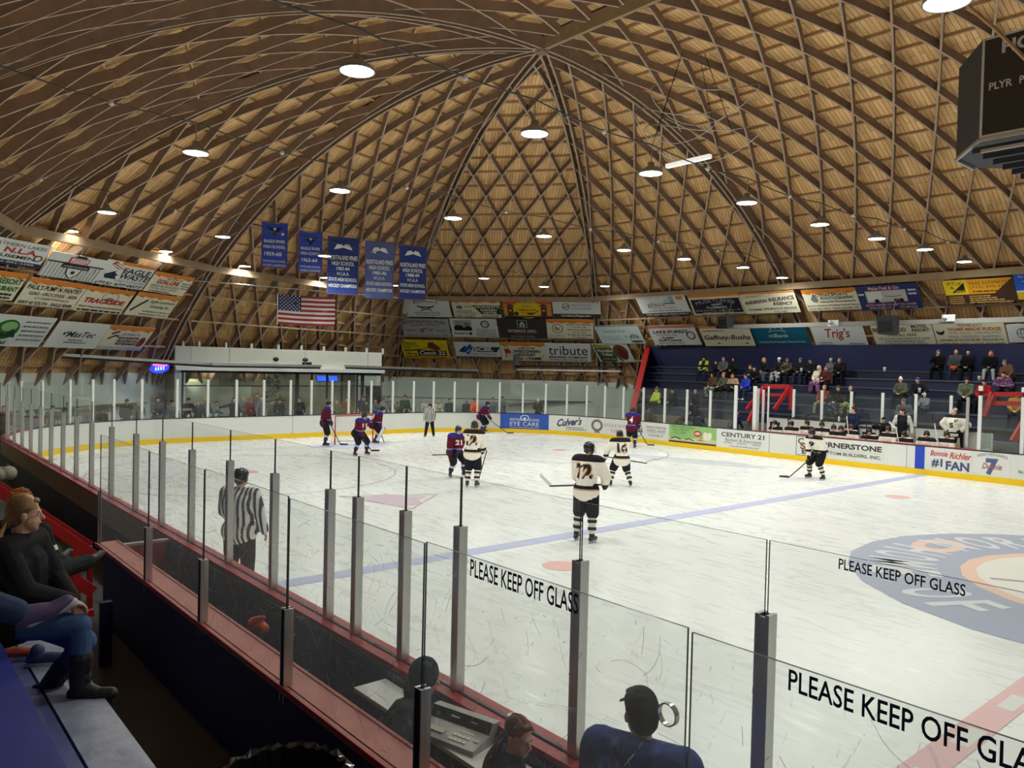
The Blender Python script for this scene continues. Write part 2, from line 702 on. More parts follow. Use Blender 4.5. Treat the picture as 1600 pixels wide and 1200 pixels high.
def build_roof():
    mbd = MB()
    uvs = []
    wood = wood_boards()
    NT = 40
    ts = [0.004 + (TMAX - 0.004) * i / NT for i in range(NT + 1)]
    for sec in SECT:
        ns = 12
        vs, fs = [], []
        vacc = 0
        prev = None
        for i, t in enumerate(ts):
            mid = sec_pt(sec, 0.5, t)
            if prev is not None:
                vacc += np.linalg.norm(mid - prev)
            prev = mid
            wdt = np.linalg.norm(sec_pt(sec, 1, t) - sec_pt(sec, 0, t))
            for k in range(ns + 1):
                s = k / ns
                vs.append(sec_pt(sec, s, t))
                uvs.append(((s - 0.5) * wdt, vacc))
        for i in range(NT):
            for k in range(ns):
                q = i * (ns + 1) + k
                fs.append((q, q + 1, q + ns + 2, q + ns + 1))
        mbd.add(vs, fs, wood)
    mbd.uv = uvs
    roof = tag(mbd.build('ceiling'), 'timber board dome roof over the rink', 'roof', kind='structure')

    # purlins: level battens under the boards
    pm = MB()
    for sec in SECT:
        n = 22
        for j in range(1, n + 1):
            t = TMAX * (j - 0.4) / n
            wdt = np.linalg.norm(sec_pt(sec, 1, t) - sec_pt(sec, 0, t))
            if wdt < 0.5:
                continue
            pts = [sec_pt(sec, s, t, 0.0) for s in (0, 0.5, 1)]
            nn = sec_n(sec, 0.5, t)
            sd = sec_pt(sec, 0.5, t + 0.002) - sec_pt(sec, 0.5, t - 0.002)
            sd /= np.linalg.norm(sd)
            pm.strip([Vector(p) for p in pts], [Vector(sd)] * 3, [Vector(nn)] * 3, 0.06, 0.0, 0.13, M_purlin)
    tag(pm.build('purlin', None, roof), kind='stuff')

    # lamella ribs: two crossing families in every facet
    K, STEP = 0.38, 1.45
    ribs = []
    for sec in SECT:
        NV = 60
        tt = [TMAX * i / NV for i in range(NV + 1)]
        mids = [sec_pt(sec, 0.5, max(t, 1e-4)) for t in tt]
        vv = [0.0]
        for i in range(NV):
            vv.append(vv[-1] + float(np.linalg.norm(mids[i + 1] - mids[i])))
        ww = [float(np.linalg.norm(sec_pt(sec, 1, t) - sec_pt(sec, 0, t))) for t in tt]
        vmax = vv[-1]
        half = max(ww) / 2
        bt = float(np.interp(1.0, tt, vv))
        u_extent = half + K * vmax + STEP
        nl = int(u_extent / STEP) + 1
        for sgn in (1, -1):
            for q in range(-nl, nl + 1):
                u0 = (q + 0.5) * STEP
                run = []
                for i in range(161):
                    v = vmax * i / 160
                    u = u0 + sgn * K * (v - bt)
                    t = float(np.interp(v, vv, tt))
                    wd = float(np.interp(v, vv, ww))
                    if wd > 0.3 and abs(u) <= wd / 2 and t > 0.015:
                        run.append((u / wd + 0.5, t))
                if len(run) > 5:
                    k = max(1, len(run) // 24)
                    rr = run[::k]
                    if rr[-1] != run[-1]:
                        rr.append(run[-1])
                    ribs.append((sec, rr, sgn))

    def rib_mesh(mb, sec, rr, sgn):
        pts = [Vector(sec_pt(sec, s, t)) for s, t in rr]
        ups = [Vector(sec_n(sec, s, t)) for s, t in rr]
        sides = []
        for i in range(len(pts)):
            tn = (pts[min(i + 1, len(pts) - 1)] - pts[max(i - 1, 0)]).normalized()
            sides.append(tn.cross(ups[i]).normalized())
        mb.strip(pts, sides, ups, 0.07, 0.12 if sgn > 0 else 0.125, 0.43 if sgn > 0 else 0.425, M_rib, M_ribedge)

    def score(r):
        sec, rr, sg = r
        c = sec_pt(sec, *rr[len(rr) // 2])
        px = to_px(c)
        d = np.linalg.norm(c - CAM)
        L = len(rr)
        vis = (c - CAM) @ _fw > 1 and -400 < px[0] < 2000 and -500 < px[1] < 700
        return -(L / d) if vis else 1.0
    ribs.sort(key=score)
    for r in ribs[:100]:
        mb = MB()
        rib_mesh(mb, *r)
        mb.build('lamella_rib', None, roof)
    mb = MB()
    for r in ribs[100:]:
        rib_mesh(mb, *r)
    tag(mb.build('lamella_rib', None, roof), kind='stuff')

    # main arched ribs between the facets, doubled, and the ridge beam
    def arch(al, v, name):
        for dx in (-0.13, 0.13):
            pts, ups, sides = [], [], []
            for i in range(33):
                t = 0.01 + (TMAX - 0.01) * i / 32
                p = np.array([*(al + (np.array(v) - al) * t), z_of(t)])
                t2 = t + 1e-3
                p2 = np.array([*(al + (np.array(v) - al) * t2), z_of(t2)])
                tg = Vector(p2 - p).normalized()
                sd = tg.cross(Vector((0, 0, 1))).normalized()
                up = tg.cross(sd).normalized()
                if up.z > 0:
                    up = -up
                pts.append(Vector(p) + sd * dx)
                ups.append(up)
                sides.append(sd)
            mb = MB()
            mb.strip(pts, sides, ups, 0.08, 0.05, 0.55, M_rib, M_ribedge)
            mb.build(name, None, roof)
    for k in ('f', 'e', 'd', 'a', 'b', 'c'):
        arch(AP1, V[k], 'main_rib')
    mb = MB()
    mb.beam((AP1[0], AP1[1], ZA - 0.3), (AP2[0], AP2[1], ZA - 0.3), 0.14, 0.5, M_ring)
    mb.build('ridge_beam', None, roof)
    mb = MB()
    mb.lathe((AP1[0], AP1[1], ZA - 0.75), [(0.02, 0.1), (0.2, 0.1), (0.25, 0.2), (0.25, 0.6), (0.02, 0.6)], M_rib, 12, False)
    mb.build('crown_block', None, roof)
    # ring beam
    ks = ['fr', 'f', 'e', 'd', 'a', 'b', 'c', 'cr']
    secs = {(s[0], s[1]): s for s in SECT}
    for k0, k1 in zip(ks[:-1], ks[1:]):
        sec = secs[(k0, k1)]
        a = sec_pt(sec, 0.0, 0.985, 0.52)
        b = sec_pt(sec, 1.0, 0.985, 0.52)
        mb = MB()
        mb.beam(a, b, 0.18, 0.30, M_ring)
        mb.build('ring_beam', None, roof)
    # lower battens that carry the sign rows
    mb = MB()
    for sec in SECT[1:]:
        for t in (1.055, 1.11, 1.165):
            a, b = sec_pt(sec, 0.03, t, 0.40), sec_pt(sec, 0.97, t, 0.40)
            mb.beam(a, b, 0.05, 0.09, M_ring)
    mb.build('sign_batten', None, roof)
    return roof


ROOF = build_roof()

# ================================================================== rink outline
HW, HL, RCN = 12.66, 30.62, 7.2
BZ = 1.03


def rink_path():
    """Inner face of the boards, from the near side through the left end to the far side: list of (x, y, nx, ny, s), n outward."""
    P = []
    s = 0.0

    def put(x, y, nx, ny):
        nonlocal s
        if P:
            s += math.hypot(x - P[-1][0], y - P[-1][1])
        P.append((x, y, nx, ny, s))
    xr = HL
    for i in range(60):
        x = xr + (-HL + RCN - xr) * i / 59
        put(x, -HW, 0, -1)
    for i in range(1, 17):
        g = -PI / 2 - PI / 2 * i / 16
        put(-HL + RCN + RCN * math.cos(g), -HW + RCN + RCN * math.sin(g), math.cos(g), math.sin(g))
    for i in range(1, 20):
        put(-HL, -HW + RCN + (2 * HW - 2 * RCN) * i / 19, -1, 0)
    for i in range(1, 17):
        g = PI - PI / 2 * i / 16
        put(-HL + RCN + RCN * math.cos(g), HW - RCN + RCN * math.sin(g), math.cos(g), math.sin(g))
    for i in range(1, 60):
        x = -HL + RCN + (xr + HL - RCN) * i / 59
        put(x, HW, 0, 1)
    return np.array(P)


RP = rink_path()
S_NEAR_END = RP[59, 4]
S_END0, S_END1 = RP[75, 4], RP[94, 4]
S_FAR0 = RP[110, 4]
S_MAX = RP[-1, 4]


def rp(s, out=0.0, z=0.0):
    x, y, nx, ny = (float(np.interp(s, RP[:, 4], RP[:, k])) for k in range(4))
    L = math.hypot(nx, ny)
    return Vector((x + nx / L * out, y + ny / L * out, z))


_ss = np.linspace(S_NEAR_END, S_MAX, 3000)


def s_at_px(px, z=BZ, lo=None):
    """Arc position on the end or far boards that shows at picture column px."""
    best, bs = 1e9, 0
    for s in _ss:
        if lo is not None and s < lo:
            continue
        q = rp(s, 0, z)
        if (np.array(q) - CAM) @ _fw < 1:
            continue
        e = abs(to_px(q)[0] - px)
        if e < best:
            best, bs = e, s
    return bs


def path_wall(mb, s0, s1, z0, z1, o0, o1, m, step=0.6):
    n = max(1, int(math.ceil((s1 - s0) / step)))
    ss = [s0 + (s1 - s0) * i / n for i in range(n + 1)]
    vs, fs = [], []
    for s in ss:
        vs += [rp(s, o0, z0), rp(s, o1, z0), rp(s, o1, z1), rp(s, o0, z1)]
    for i in range(n):
        a, b = 4 * i, 4 * i + 4
        for k in range(4):
            fs.append((a + k, a + (k + 1) % 4, b + (k + 1) % 4, b + k))
    e = 4 * n
    fs += [(3, 2, 1, 0), (e, e + 1, e + 2, e + 3)]
    mb.add(vs, fs, m)


# ice and floor
def build_ice():
    mb = MB()
    pts = [rp(s, 0, 0) for s in RP[:, 4]]
    mid = [Vector((p[0], 0, 0)) for p in pts]
    loop = pts + [Vector((HL, HW, 0)), Vector((HL, -HW, 0))]
    vs = [(p[0], p[1], 0) for p in pts]
    mb.add(vs, [tuple(range(len(vs)))], None)
    ice = tag(mb.build('ice_floor', ice_mat()), 'white scratched ice sheet of the rink', 'ice', kind='structure')
    P_blue, P_red, P_lb = srgb(186, 190, 222), srgb(228, 190, 192), srgb(205, 214, 240)
    z = 0.004

    def lay(name, items, W=1.0, H=1.0, m=0):
        q = MB()
        paint(q, items, lambda u, v, d: Vector((u, v, z + d * 0.5)), W, H, 0.001)
        q.build(name, None, ice)
    lay('blue_line', [('G', [(-8.83, -12.6), (-8.45, -12.6), (-8.45, 12.6), (-8.83, 12.6)], P_blue)])
    ch = [('G', [(-0.16, -12.6), (0.16, -12.6), (0.16, 12.6), (-0.16, 12.6)], P_red)]
    for i in range(20):
        y = -12 + i * 1.25
        ch.append(('G', [(-0.06, y), (0.10, y), (0.10, y + 0.5), (-0.06, y + 0.5)], srgb(224, 226, 224)))
    lay('center_line', ch)
    lay('goal_line', [('G', [(-27.0, -11.2), (-26.93, -11.2), (-26.93, 11.2), (-27.0, 11.2)], P_red)])
    for y in (-6.71, 6.71):
        lay('faceoff_dot', [('E', -6.95, y, 0.33, 0.33, srgb(230, 184, 178))])
        th = srgb(196, 178, 190)
        lay('faceoff_circle', [('C', -20.9, y, 4.57, 4.57, 0.014, th), ('E', -20.9, y, 0.3, 0.3, srgb(214, 160, 165))])
    lay('goal_crease', [('G', [(-26.93, -1.8)] + [(-26.93 + 1.8 * math.cos(g) * 0.9, 1.8 * math.sin(g)) for g in np.linspace(-1.57, 1.57, 14)] + [(-26.93, 1.8)], P_lb)])
    # centre emblem
    cb, co = srgb(164, 172, 192), srgb(230, 196, 178)
    it = [('E', 0, 0, 4.6, 4.6, cb), ('E', 0, 0, 2.75, 2.75, co), ('E', 0, 0, 2.5, 2.5, srgb(226, 226, 218))]
    it += [('C', 0.2, 0.1, 1.6, 1.6, 0.22, srgb(170, 168, 168)), ('L', [(-2.0, -1.2), (1.6, 1.0)], 0.14, srgb(170, 165, 160)), ('C', 0.1, 0, 0.9, 0.7, 0.3, srgb(176, 172, 170))]
    it += [('C', -3.6, 0.8, 0.45, 0.75, 0.5, co)]
    q = MB()
    paint(q, it, lambda u, v, d: Vector((u, v, z + d * 0.5)), 1, 1, 0.001)
    wt = srgb(214, 216, 220)

    def arc_text(s, g0, g1, R, h, flip):
        n = len(s)
        for i, chh in enumerate(s):
            if chh == ' ':
                continue
            g = math.radians(g0 + (g1 - g0) * (i + 0.5) / n)
            v, f = text_mesh(chh, 0.02)
            wv = abs(math.radians(g1 - g0)) * R / n * 0.74
            P = []
            for a, b in v:
                uu, vv = (a - 0.5) * wv, (b - 0.5) * h
                rr = R + (vv if not flip else -vv)
                gg = g - uu / R * (1 if not flip else -1)
                P.append(Vector((rr * math.cos(gg), rr * math.sin(gg), z + 0.004)))
            q.add(P, f, flat(wt))
    arc_text('HOME OF THE', 175, 292, 3.68, 1.15, True)
    arc_text('NORTHERNAIRES', 168, 20, 3.68, 1.1, False)
    q.build('center_emblem', None, ice)
    # other emblems frozen into the ice
    lay('ice_emblem', [('E', -9.0 - 5.2, -5.55, 0.9, 0.5, srgb(214, 186, 196)), ('G', [(-15.2, -6.3), (-13.2, -6.0), (-14.2, -4.6)], srgb(205, 190, 205)), ('L', [(-15.4, -6.5), (-12.9, -5.9), (-14.3, -4.2), (-15.4, -6.5)], 0.07, srgb(196, 178, 190))])
    lay('ice_emblem', [('G', [(-18.9, 7.9), (-16.6, 7.3), (-12.4, 9.1), (-14.7, 9.8)], srgb(206, 211, 216)), ('T', 'TRI-CITY', 0, 0, 0.01, 0.01, wt)] + [('L', [(-18.2 + i * 1.1, 7.5 + i * 0.36), (-17.0 + i * 1.1, 8.8 + i * 0.25)], 0.14, srgb(188, 194, 204)) for i in range(5)] + [('L', [(-18.6, 8.1), (-13.6, 9.6)], 0.12, srgb(188, 194, 204))])
    # concrete around the ice
    mb = MB()
    mb.box((-8, 3, -0.05), (84, 56, 0.06), M_concd)
    tag(mb.build('floor'), 'dark concrete floor around the rink', 'floor', kind='structure')
    return ice


ICE = build_ice()


# ------------------------------------------------------------------ boards, posts and glass
def pane(mb, a, b, z0, z1, m=None, th=0.012):
    """A sheet from a to b (plan points) with dark edges."""
    a, b = Vector((a[0], a[1], 0)), Vector((b[0], b[1], 0))
    t = (b - a).normalized()
    n = Vector((-t.y, t.x, 0)) * th / 2
    z0v, z1v = Vector((0, 0, z0)), Vector((0, 0, z1))
    vs = [a - n + z0v, b - n + z0v, b + n + z0v, a + n + z0v, a - n + z1v, b - n + z1v, b + n + z1v, a + n + z1v]
    mb.add(vs, [(0, 1, 5, 4), (2, 3, 7, 6)], m)
    mb.add(vs, [(3, 2, 1, 0), (4, 5, 6, 7), (1, 2, 6, 5), (3, 0, 4, 7)], M_edge)


BOARDS = empty('dasher_boards', 'white rink boards with yellow kick strip, glass panes and red cap along the ice', 'rink boards')
NEAR_POST_X = [-23.55 + 1.27 * i for i in range(9)] + [-11.95, -10.45, -9.10, -7.82, -6.47, -5.19, -3.93, -3.40, -2.62, -1.87, -0.62, 0.67, 1.95, 3.2]
GZ = 2.625

# the opening in the far boards' glass at the players' bench, and every post seen on the end and far boards
END_POST_PX = [112, 147, 180, 223, 278, 326, 371, 413, 455, 488, 520, 546, 581, 615, 647, 678, 711, 746, 781, 817, 852, 885, 916, 944, 973, 1004, 1037, 1072, 1108, 1148]
RIGHT_POST_PX = [1529, 1597]


def build_boards():
    mb = MB()
    path_wall(mb, 0, S_MAX, 0.0, BZ - 0.03, 0.0, 0.10, M_white_board, 0.2)
    mb.build('board_panel', None, BOARDS)
    mb = MB()
    path_wall(mb, 0, S_MAX, 0.0, 0.20, -0.022, 0.0, M_yellow, 0.2)
    mb.build('kick_strip', None, BOARDS)
    mb = MB()
    path_wall(mb, S_NEAR_END - 3, S_MAX, BZ - 0.03, BZ, -0.012, 0.16, M_rubber)
    mb.build('cap_rail', None, BOARDS)
    s_l, s_r = S_FAR0 + (-15.4 + HL - RCN), S_FAR0 + (-6.9 + HL - RCN)
    mb = MB()
    path_wall(mb, s_l, s_r, BZ, BZ + 0.02, -0.012, 0.16, M_redcap)
    mb.build('bench_cap', None, BOARDS)
    # near side: wide red cap, ply outside
    mb = MB()
    path_wall(mb, 0, S_NEAR_END + 4, BZ - 0.03, BZ + 0.002, -0.02, 0.20, M_redcap)
    path_wall(mb, 0, S_NEAR_END + 2, BZ + 0.002, BZ + 0.012, 0.085, 0.10, M_rubber)
    mb.build('red_cap', None, BOARDS)
    mb = MB()
    path_wall(mb, S_NEAR_END - 40, S_NEAR_END + 8, 0.62, BZ - 0.03, 0.14, 0.19, M_ply)
    mb.build('plywood_backing', None, BOARDS)
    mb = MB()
    path_wall(mb, S_NEAR_END - 40, S_NEAR_END + 8, 0.0, 0.62, 0.14, 0.20, M_rubber)  # black strip painting in the shade low on the boards' outer side
    mb.build('shade_strip', None, BOARDS)
    # near posts and panes
    for x in NEAR_POST_X:
        mb = MB()
        y = -HW - 0.07
        for dx in (-0.028, 0.028):
            mb.box((x + dx, y, BZ + 0.6), (0.022, 0.075, 1.26), M_alu)
        mb.box((x, y - 0.025, BZ + 0.6), (0.05, 0.02, 1.235), M_alu)
        mb.box((x, y + 0.02, BZ + 0.61), (0.03, 0.02, 1.23), M_rubber)
        mb.build('glass_post', None, BOARDS)
    xs = [-24.9] + NEAR_POST_X + [4.5]
    for i, (xa, xb) in enumerate(zip(xs[:-1], xs[1:])):
        if xb - xa < 0.6 and False:
            continue
        mb = MB()
        pane(mb, (xa + 0.008, -HW - 0.07), (xb - 0.008, -HW - 0.07), BZ + 0.01, GZ, G_clear)
        p = mb.build('glass_pane', None, BOARDS)
        if abs(xa - 0.67) < 0.01:
            q = MB()
            xa2, xb2 = at_y(1311, 885, -HW - 0.08), at_y(1509, 930, -HW - 0.08)
            z0, z1 = at_y(1312, 889, -HW - 0.08)[2], at_y(1312, 872, -HW - 0.08)[2]
            paint(q, [('T', 'PLEASE KEEP OFF GLASS', 0.5, 0.5, 1, 1, (0.012, 0.014, 0.06), {'bold': 0.012})], lambda u, v, d: Vector((xa2[0] + u, -HW - 0.08 - d, z0 + v)), xb2[0] - xa2[0], z1 - z0)
            q.build('warning_lettering', None, p)
    # left corner, end and far side
    s_prev = None
    s0 = s_at_px(112, BZ)
    posts = [(s_at_px(px, 1.8), GZ if px != 1148 else 2.9, px) for px in END_POST_PX]
    # more posts round the near corner
    cs = S_NEAR_END + 0.4
    corner = []
    first = posts[0][0]
    n = int((first - cs) / 1.27)
    for i in range(n):
        corner.append((cs + (first - cs) * i / n, GZ, 0))
    allp = corner + posts
    for s, zt, px in allp:
        mb = MB()
        p = rp(s, 0.07, BZ + (zt - BZ) / 2)
        t = rp(s + 0.05, 0.07, 0) - rp(s - 0.05, 0.07, 0)
        w_ = 0.10 if px != 1148 else 0.14
        mb.box(p, (w_, 0.06, zt - BZ), M_aluw, math.atan2(t.y, t.x))
        mb.build('glass_post', None, BOARDS)
    for (sa, za, pa), (sb, zb, pb) in zip(allp[:-1], allp[1:]):
        mb = MB()
        top = GZ - 0.05
        if pa in (112, 147, 180, 223) or pb in (112, 147):
            top = 2.85
        elif 270 < (pa or 0) < 450:
            top = 2.95 if pa < 330 else 2.75
        elif pa in (678, 711, 746):
            top = 2.8
        pane(mb, rp(sa, 0.07), rp(sb, 0.07), BZ, top, G_far, 0.015)
        mb.build('glass_pane', None, BOARDS)
    # far side beyond the bench
    sr = [s_at_px(px, 1.8, S_FAR0) for px in RIGHT_POST_PX]
    sr.append(sr[-1] + 1.25)
    for s in sr:
        mb = MB()
        mb.box(rp(s, 0.07, BZ + 0.92), (0.11, 0.07, 1.84), M_aluw)
        mb.box(rp(s, 0.07, BZ + 2.08), (0.12, 0.09, 0.16), M_aluw)
        mb.box(rp(s, 0.07, BZ + 1.92), (0.05, 0.05, 0.2), M_rubber)
        mb.build('glass_post', None, BOARDS)
    for sa, sb in zip(sr[:-1], sr[1:]):
        mb = MB()
        pane(mb, rp(sa, 0.07), rp(sb, 0.07), BZ, 2.9, G_far, 0.015)
        mb.build('glass_pane', None, BOARDS)
    # joint lines in the white facing
    mb = MB()
    for px in (457, 1202, 1416):
        s = s_at_px(px, 0.6)
        path_wall(mb, s - 0.006, s + 0.006, 0.2, 1.0, -0.003, 0.0, M_rubber)
    mb.build('panel_joint', None, BOARDS)


build_boards()


# ------------------------------------------------------------------ scorers' box on the near side
def scratch_marks(par, xa, xb, y, z0, z1, n, seed):
    r = random.Random(seed + 5)
    mb = MB()
    m = mat('scratch_white', (0.8, 0.82, 0.82), 0.6)
    for _ in range(n):
        x, z = r.uniform(xa + .05, xb - .05), z0 + (z1 - z0) * r.random() ** 1.25 * 0.97
        L = r.choice((0.02, 0.04, 0.07, 0.12, 0.22))
        g = r.choice((-0.9, -0.8, 0.9, 1.2, 0.2)) + r.uniform(-0.5, 0.5)
        cv = r.uniform(-1.5, 1.5)
        w_ = r.uniform(0.0006, 0.0013)
        P = []
        for k in range(6):
            f = k / 5
            gg = g + cv * f * L * 4
            if k:
                x += math.cos(gg) * L / 5
                z += math.sin(gg) * L / 5
            if not (xa + .02 < x < xb - .02 and z0 < z < z1 - .02):
                break
            nx, nz = -math.sin(gg) * w_, math.cos(gg) * w_
            P += [(x - nx, y - 0.0075, z - nz), (x + nx, y - 0.0075, z + nz)]
        if len(P) > 3:
            mb.add(P, [(2 * k, 2 * k + 1, 2 * k + 3, 2 * k + 2) for k in range(len(P) // 2 - 1)], m)
    tag(mb.build('scratch', None, par), kind='stuff')


def build_box():
    box = empty('scorers_box', 'navy scorers box with worn red ledge and scratched glass beside the near bleachers', 'scorers box', (0, 0, 0))
    y0, xl, xr = -13.66, -8.42, 4.4
    mb = MB()
    mb.box(((xl + xr) / 2, y0 + 0.06, 0.49), (xr - xl, 0.10, 0.98), M_navy)
    mb.build('outer_wall', None, box)
    mb = MB()
    mb.box((xl + 0.05, -13.255, 0.49), (0.10, 0.70, 0.98), M_navy)
    mb.build('end_wall', None, box)
    mb = MB()
    mb.box(((xl + xr) / 2, -12.87, 0.49), (xr - xl, 0.03, 0.97), mat('navy_worn', (0.075, 0.09, 0.17), 0.6, noise=0.3, nscale=3))
    mb.build('inner_wall', None, box)
    mb = MB()
    mb.box(((xl + xr) / 2, -13.60, 1.005), (xr - xl + 0.06, 0.28, 0.05), M_brickcap)
    mb.box(((xl + xr) / 2, -13.745, 1.02), (xr - xl + 0.06, 0.012, 0.035), M_redcap)
    mb.box(((xl + xr) / 2, -13.49, 1.033), (xr - xl + 0.06, 0.012, 0.01), M_redcap)
    mb.build('ledge', None, box)
    mb = MB()
    mb.box((-8.25, -13.19, 0.49), (0.06, 0.58, 0.96), M_redcap)
    mb.box((-8.25, -13.18, 1.0), (0.09, 0.58, 0.03), mat('pale_trim', (0.45, 0.33, 0.30), 0.5))
    mb.build('partition', None, box)
    mb = MB()
    mb.box((-5.2, -13.17, 0.06), (6.2, 0.6, 0.06), M_concd)
    mb.build('box_floor', None, box)
    yg = -13.70
    px_j = [(162, 690), (232, 830), (318, 880), (449, 950), (661, 1060)]
    xs = [xl + 0.02] + [float(at_y(px, py, yg)[0]) for px, py in px_j[1:]] + [float(at_y(1079, 1000, yg)[0])]
    xs.append(xs[-1] + 1.3)
    for x in xs[1:5] + [xs[6]]:
        mb = MB()
        for dx in (-0.026, 0.026):
            mb.box((x + dx, yg, 1.26), (0.02, 0.07, 0.70), M_alu)
        mb.box((x, yg - 0.026, 1.26), (0.05, 0.02, 0.695), M_rubber)
        mb.box((x, yg + 0.02, 1.26), (0.03, 0.02, 0.69), M_rubber)
        mb.build('glass_post', None, box)
    mb = MB()
    mb.box((xl + 0.0, yg, 1.36), (0.03, 0.04, 0.72), M_steel)
    mb.build('end_clamp', None, box)
    NAVYT = (0.012, 0.014, 0.06)
    GT = 2.448
    for i, (xa, xb) in enumerate(zip(xs[:-1], xs[1:])):
        mb = MB()
        g = 0.012 if i < 5 else 0.03
        pane(mb, (xa + 0.008, yg), (xb - g, yg), BZ, GT - 0.012 * (i % 2), G_old)
        p = mb.build('glass_pane', None, box)
        scratch_marks(p, xa, xb, yg, BZ, GT, 150 if i < 5 else 70, i)
        if i == 4:
            A, B = at_y(735, 900, yg - 0.01), at_y(904, 951, yg - 0.01)
            T = at_y(737, 873, yg - 0.01)
        elif i == 5:
            A, B = at_y(1232, 1078, yg - 0.01), at_y(1660, 1230, yg - 0.01)
            T = at_y(1238, 1046, yg - 0.01)
        else:
            continue
        q = MB()
        paint(q, [('T', 'PLEASE KEEP OFF GLASS', 0.5, 0.5, 1, 1, NAVYT, {'bold': 0.012})], lambda u, v, d: Vector((A[0] + u, yg - 0.008 - d, A[2] + v)), B[0] - A[0], T[2] - A[2])
        q.build('warning_lettering', None, p)
    # speak hole
    mb = MB()
    c = at_y(1044, 1116, yg)
    vs, fs = [], []
    for k in range(28):
        g = 2 * PI * k / 28
        for r, yy in ((0.042, -0.012), (0.047, -0.012), (0.047, 0.012), (0.042, 0.012)):
            vs.append((c[0] + r * math.cos(g), yg + yy, c[2] + r * math.sin(g)))
    for k in range(28):
        a, b = 4 * k, 4 * ((k + 1) % 28)
        for j in range(4):
            fs.append((a + j, a + (j + 1) % 4, b + (j + 1) % 4, b + j))
    mb.add(vs, fs, M_steel)
    mb.build('speak_hole', None, box)


build_box()


# ------------------------------------------------------------------ end wall, lobby, far bleachers
def wall_poly(pts, z0, z1, th, m, name, label):
    mb = MB()
    for a, b in zip(pts[:-1], pts[1:]):
        a3, b3 = Vector((*a, (z0 + z1) / 2)), Vector((*b, (z0 + z1) / 2))
        mb.beam(a3, b3, th, z1 - z0, m)
    return tag(mb.build(name), label, 'wall', kind='structure')


def ring_xy(k, t):
    return tuple(AP1 + (np.array(V[k]) - AP1) * t)


W_END = wall_poly([(20, -18.3), ring_xy('f', 1.215), ring_xy('e', 1.215), ring_xy('d', 1.215), (-41.3, 0.2)], 0, 2.75, 0.2, M_block, 'wall_left', 'pale painted block wall behind the near corner')
W_END2 = wall_poly([(-43.2, 7.6), ring_xy('a', 1.205), ring_xy('b', 1.205), (-29.6, 23.0)], 0, 2.6, 0.2, M_block, 'wall_end', 'pale painted block wall behind the end boards')
mb = MB()
mb.beam((-43.8, 10.2, 1.25), (-33.5, 22.0, 1.25), 0.5, 0.04, M_concd)
mb.beam((-28.5, -15.2, 1.3), (-38.0, -5.2, 1.3), 0.5, 0.04, M_concd)
tag(mb.build('trim_1'), 'dark stripe along the pale block wall', 'trim', kind='structure')


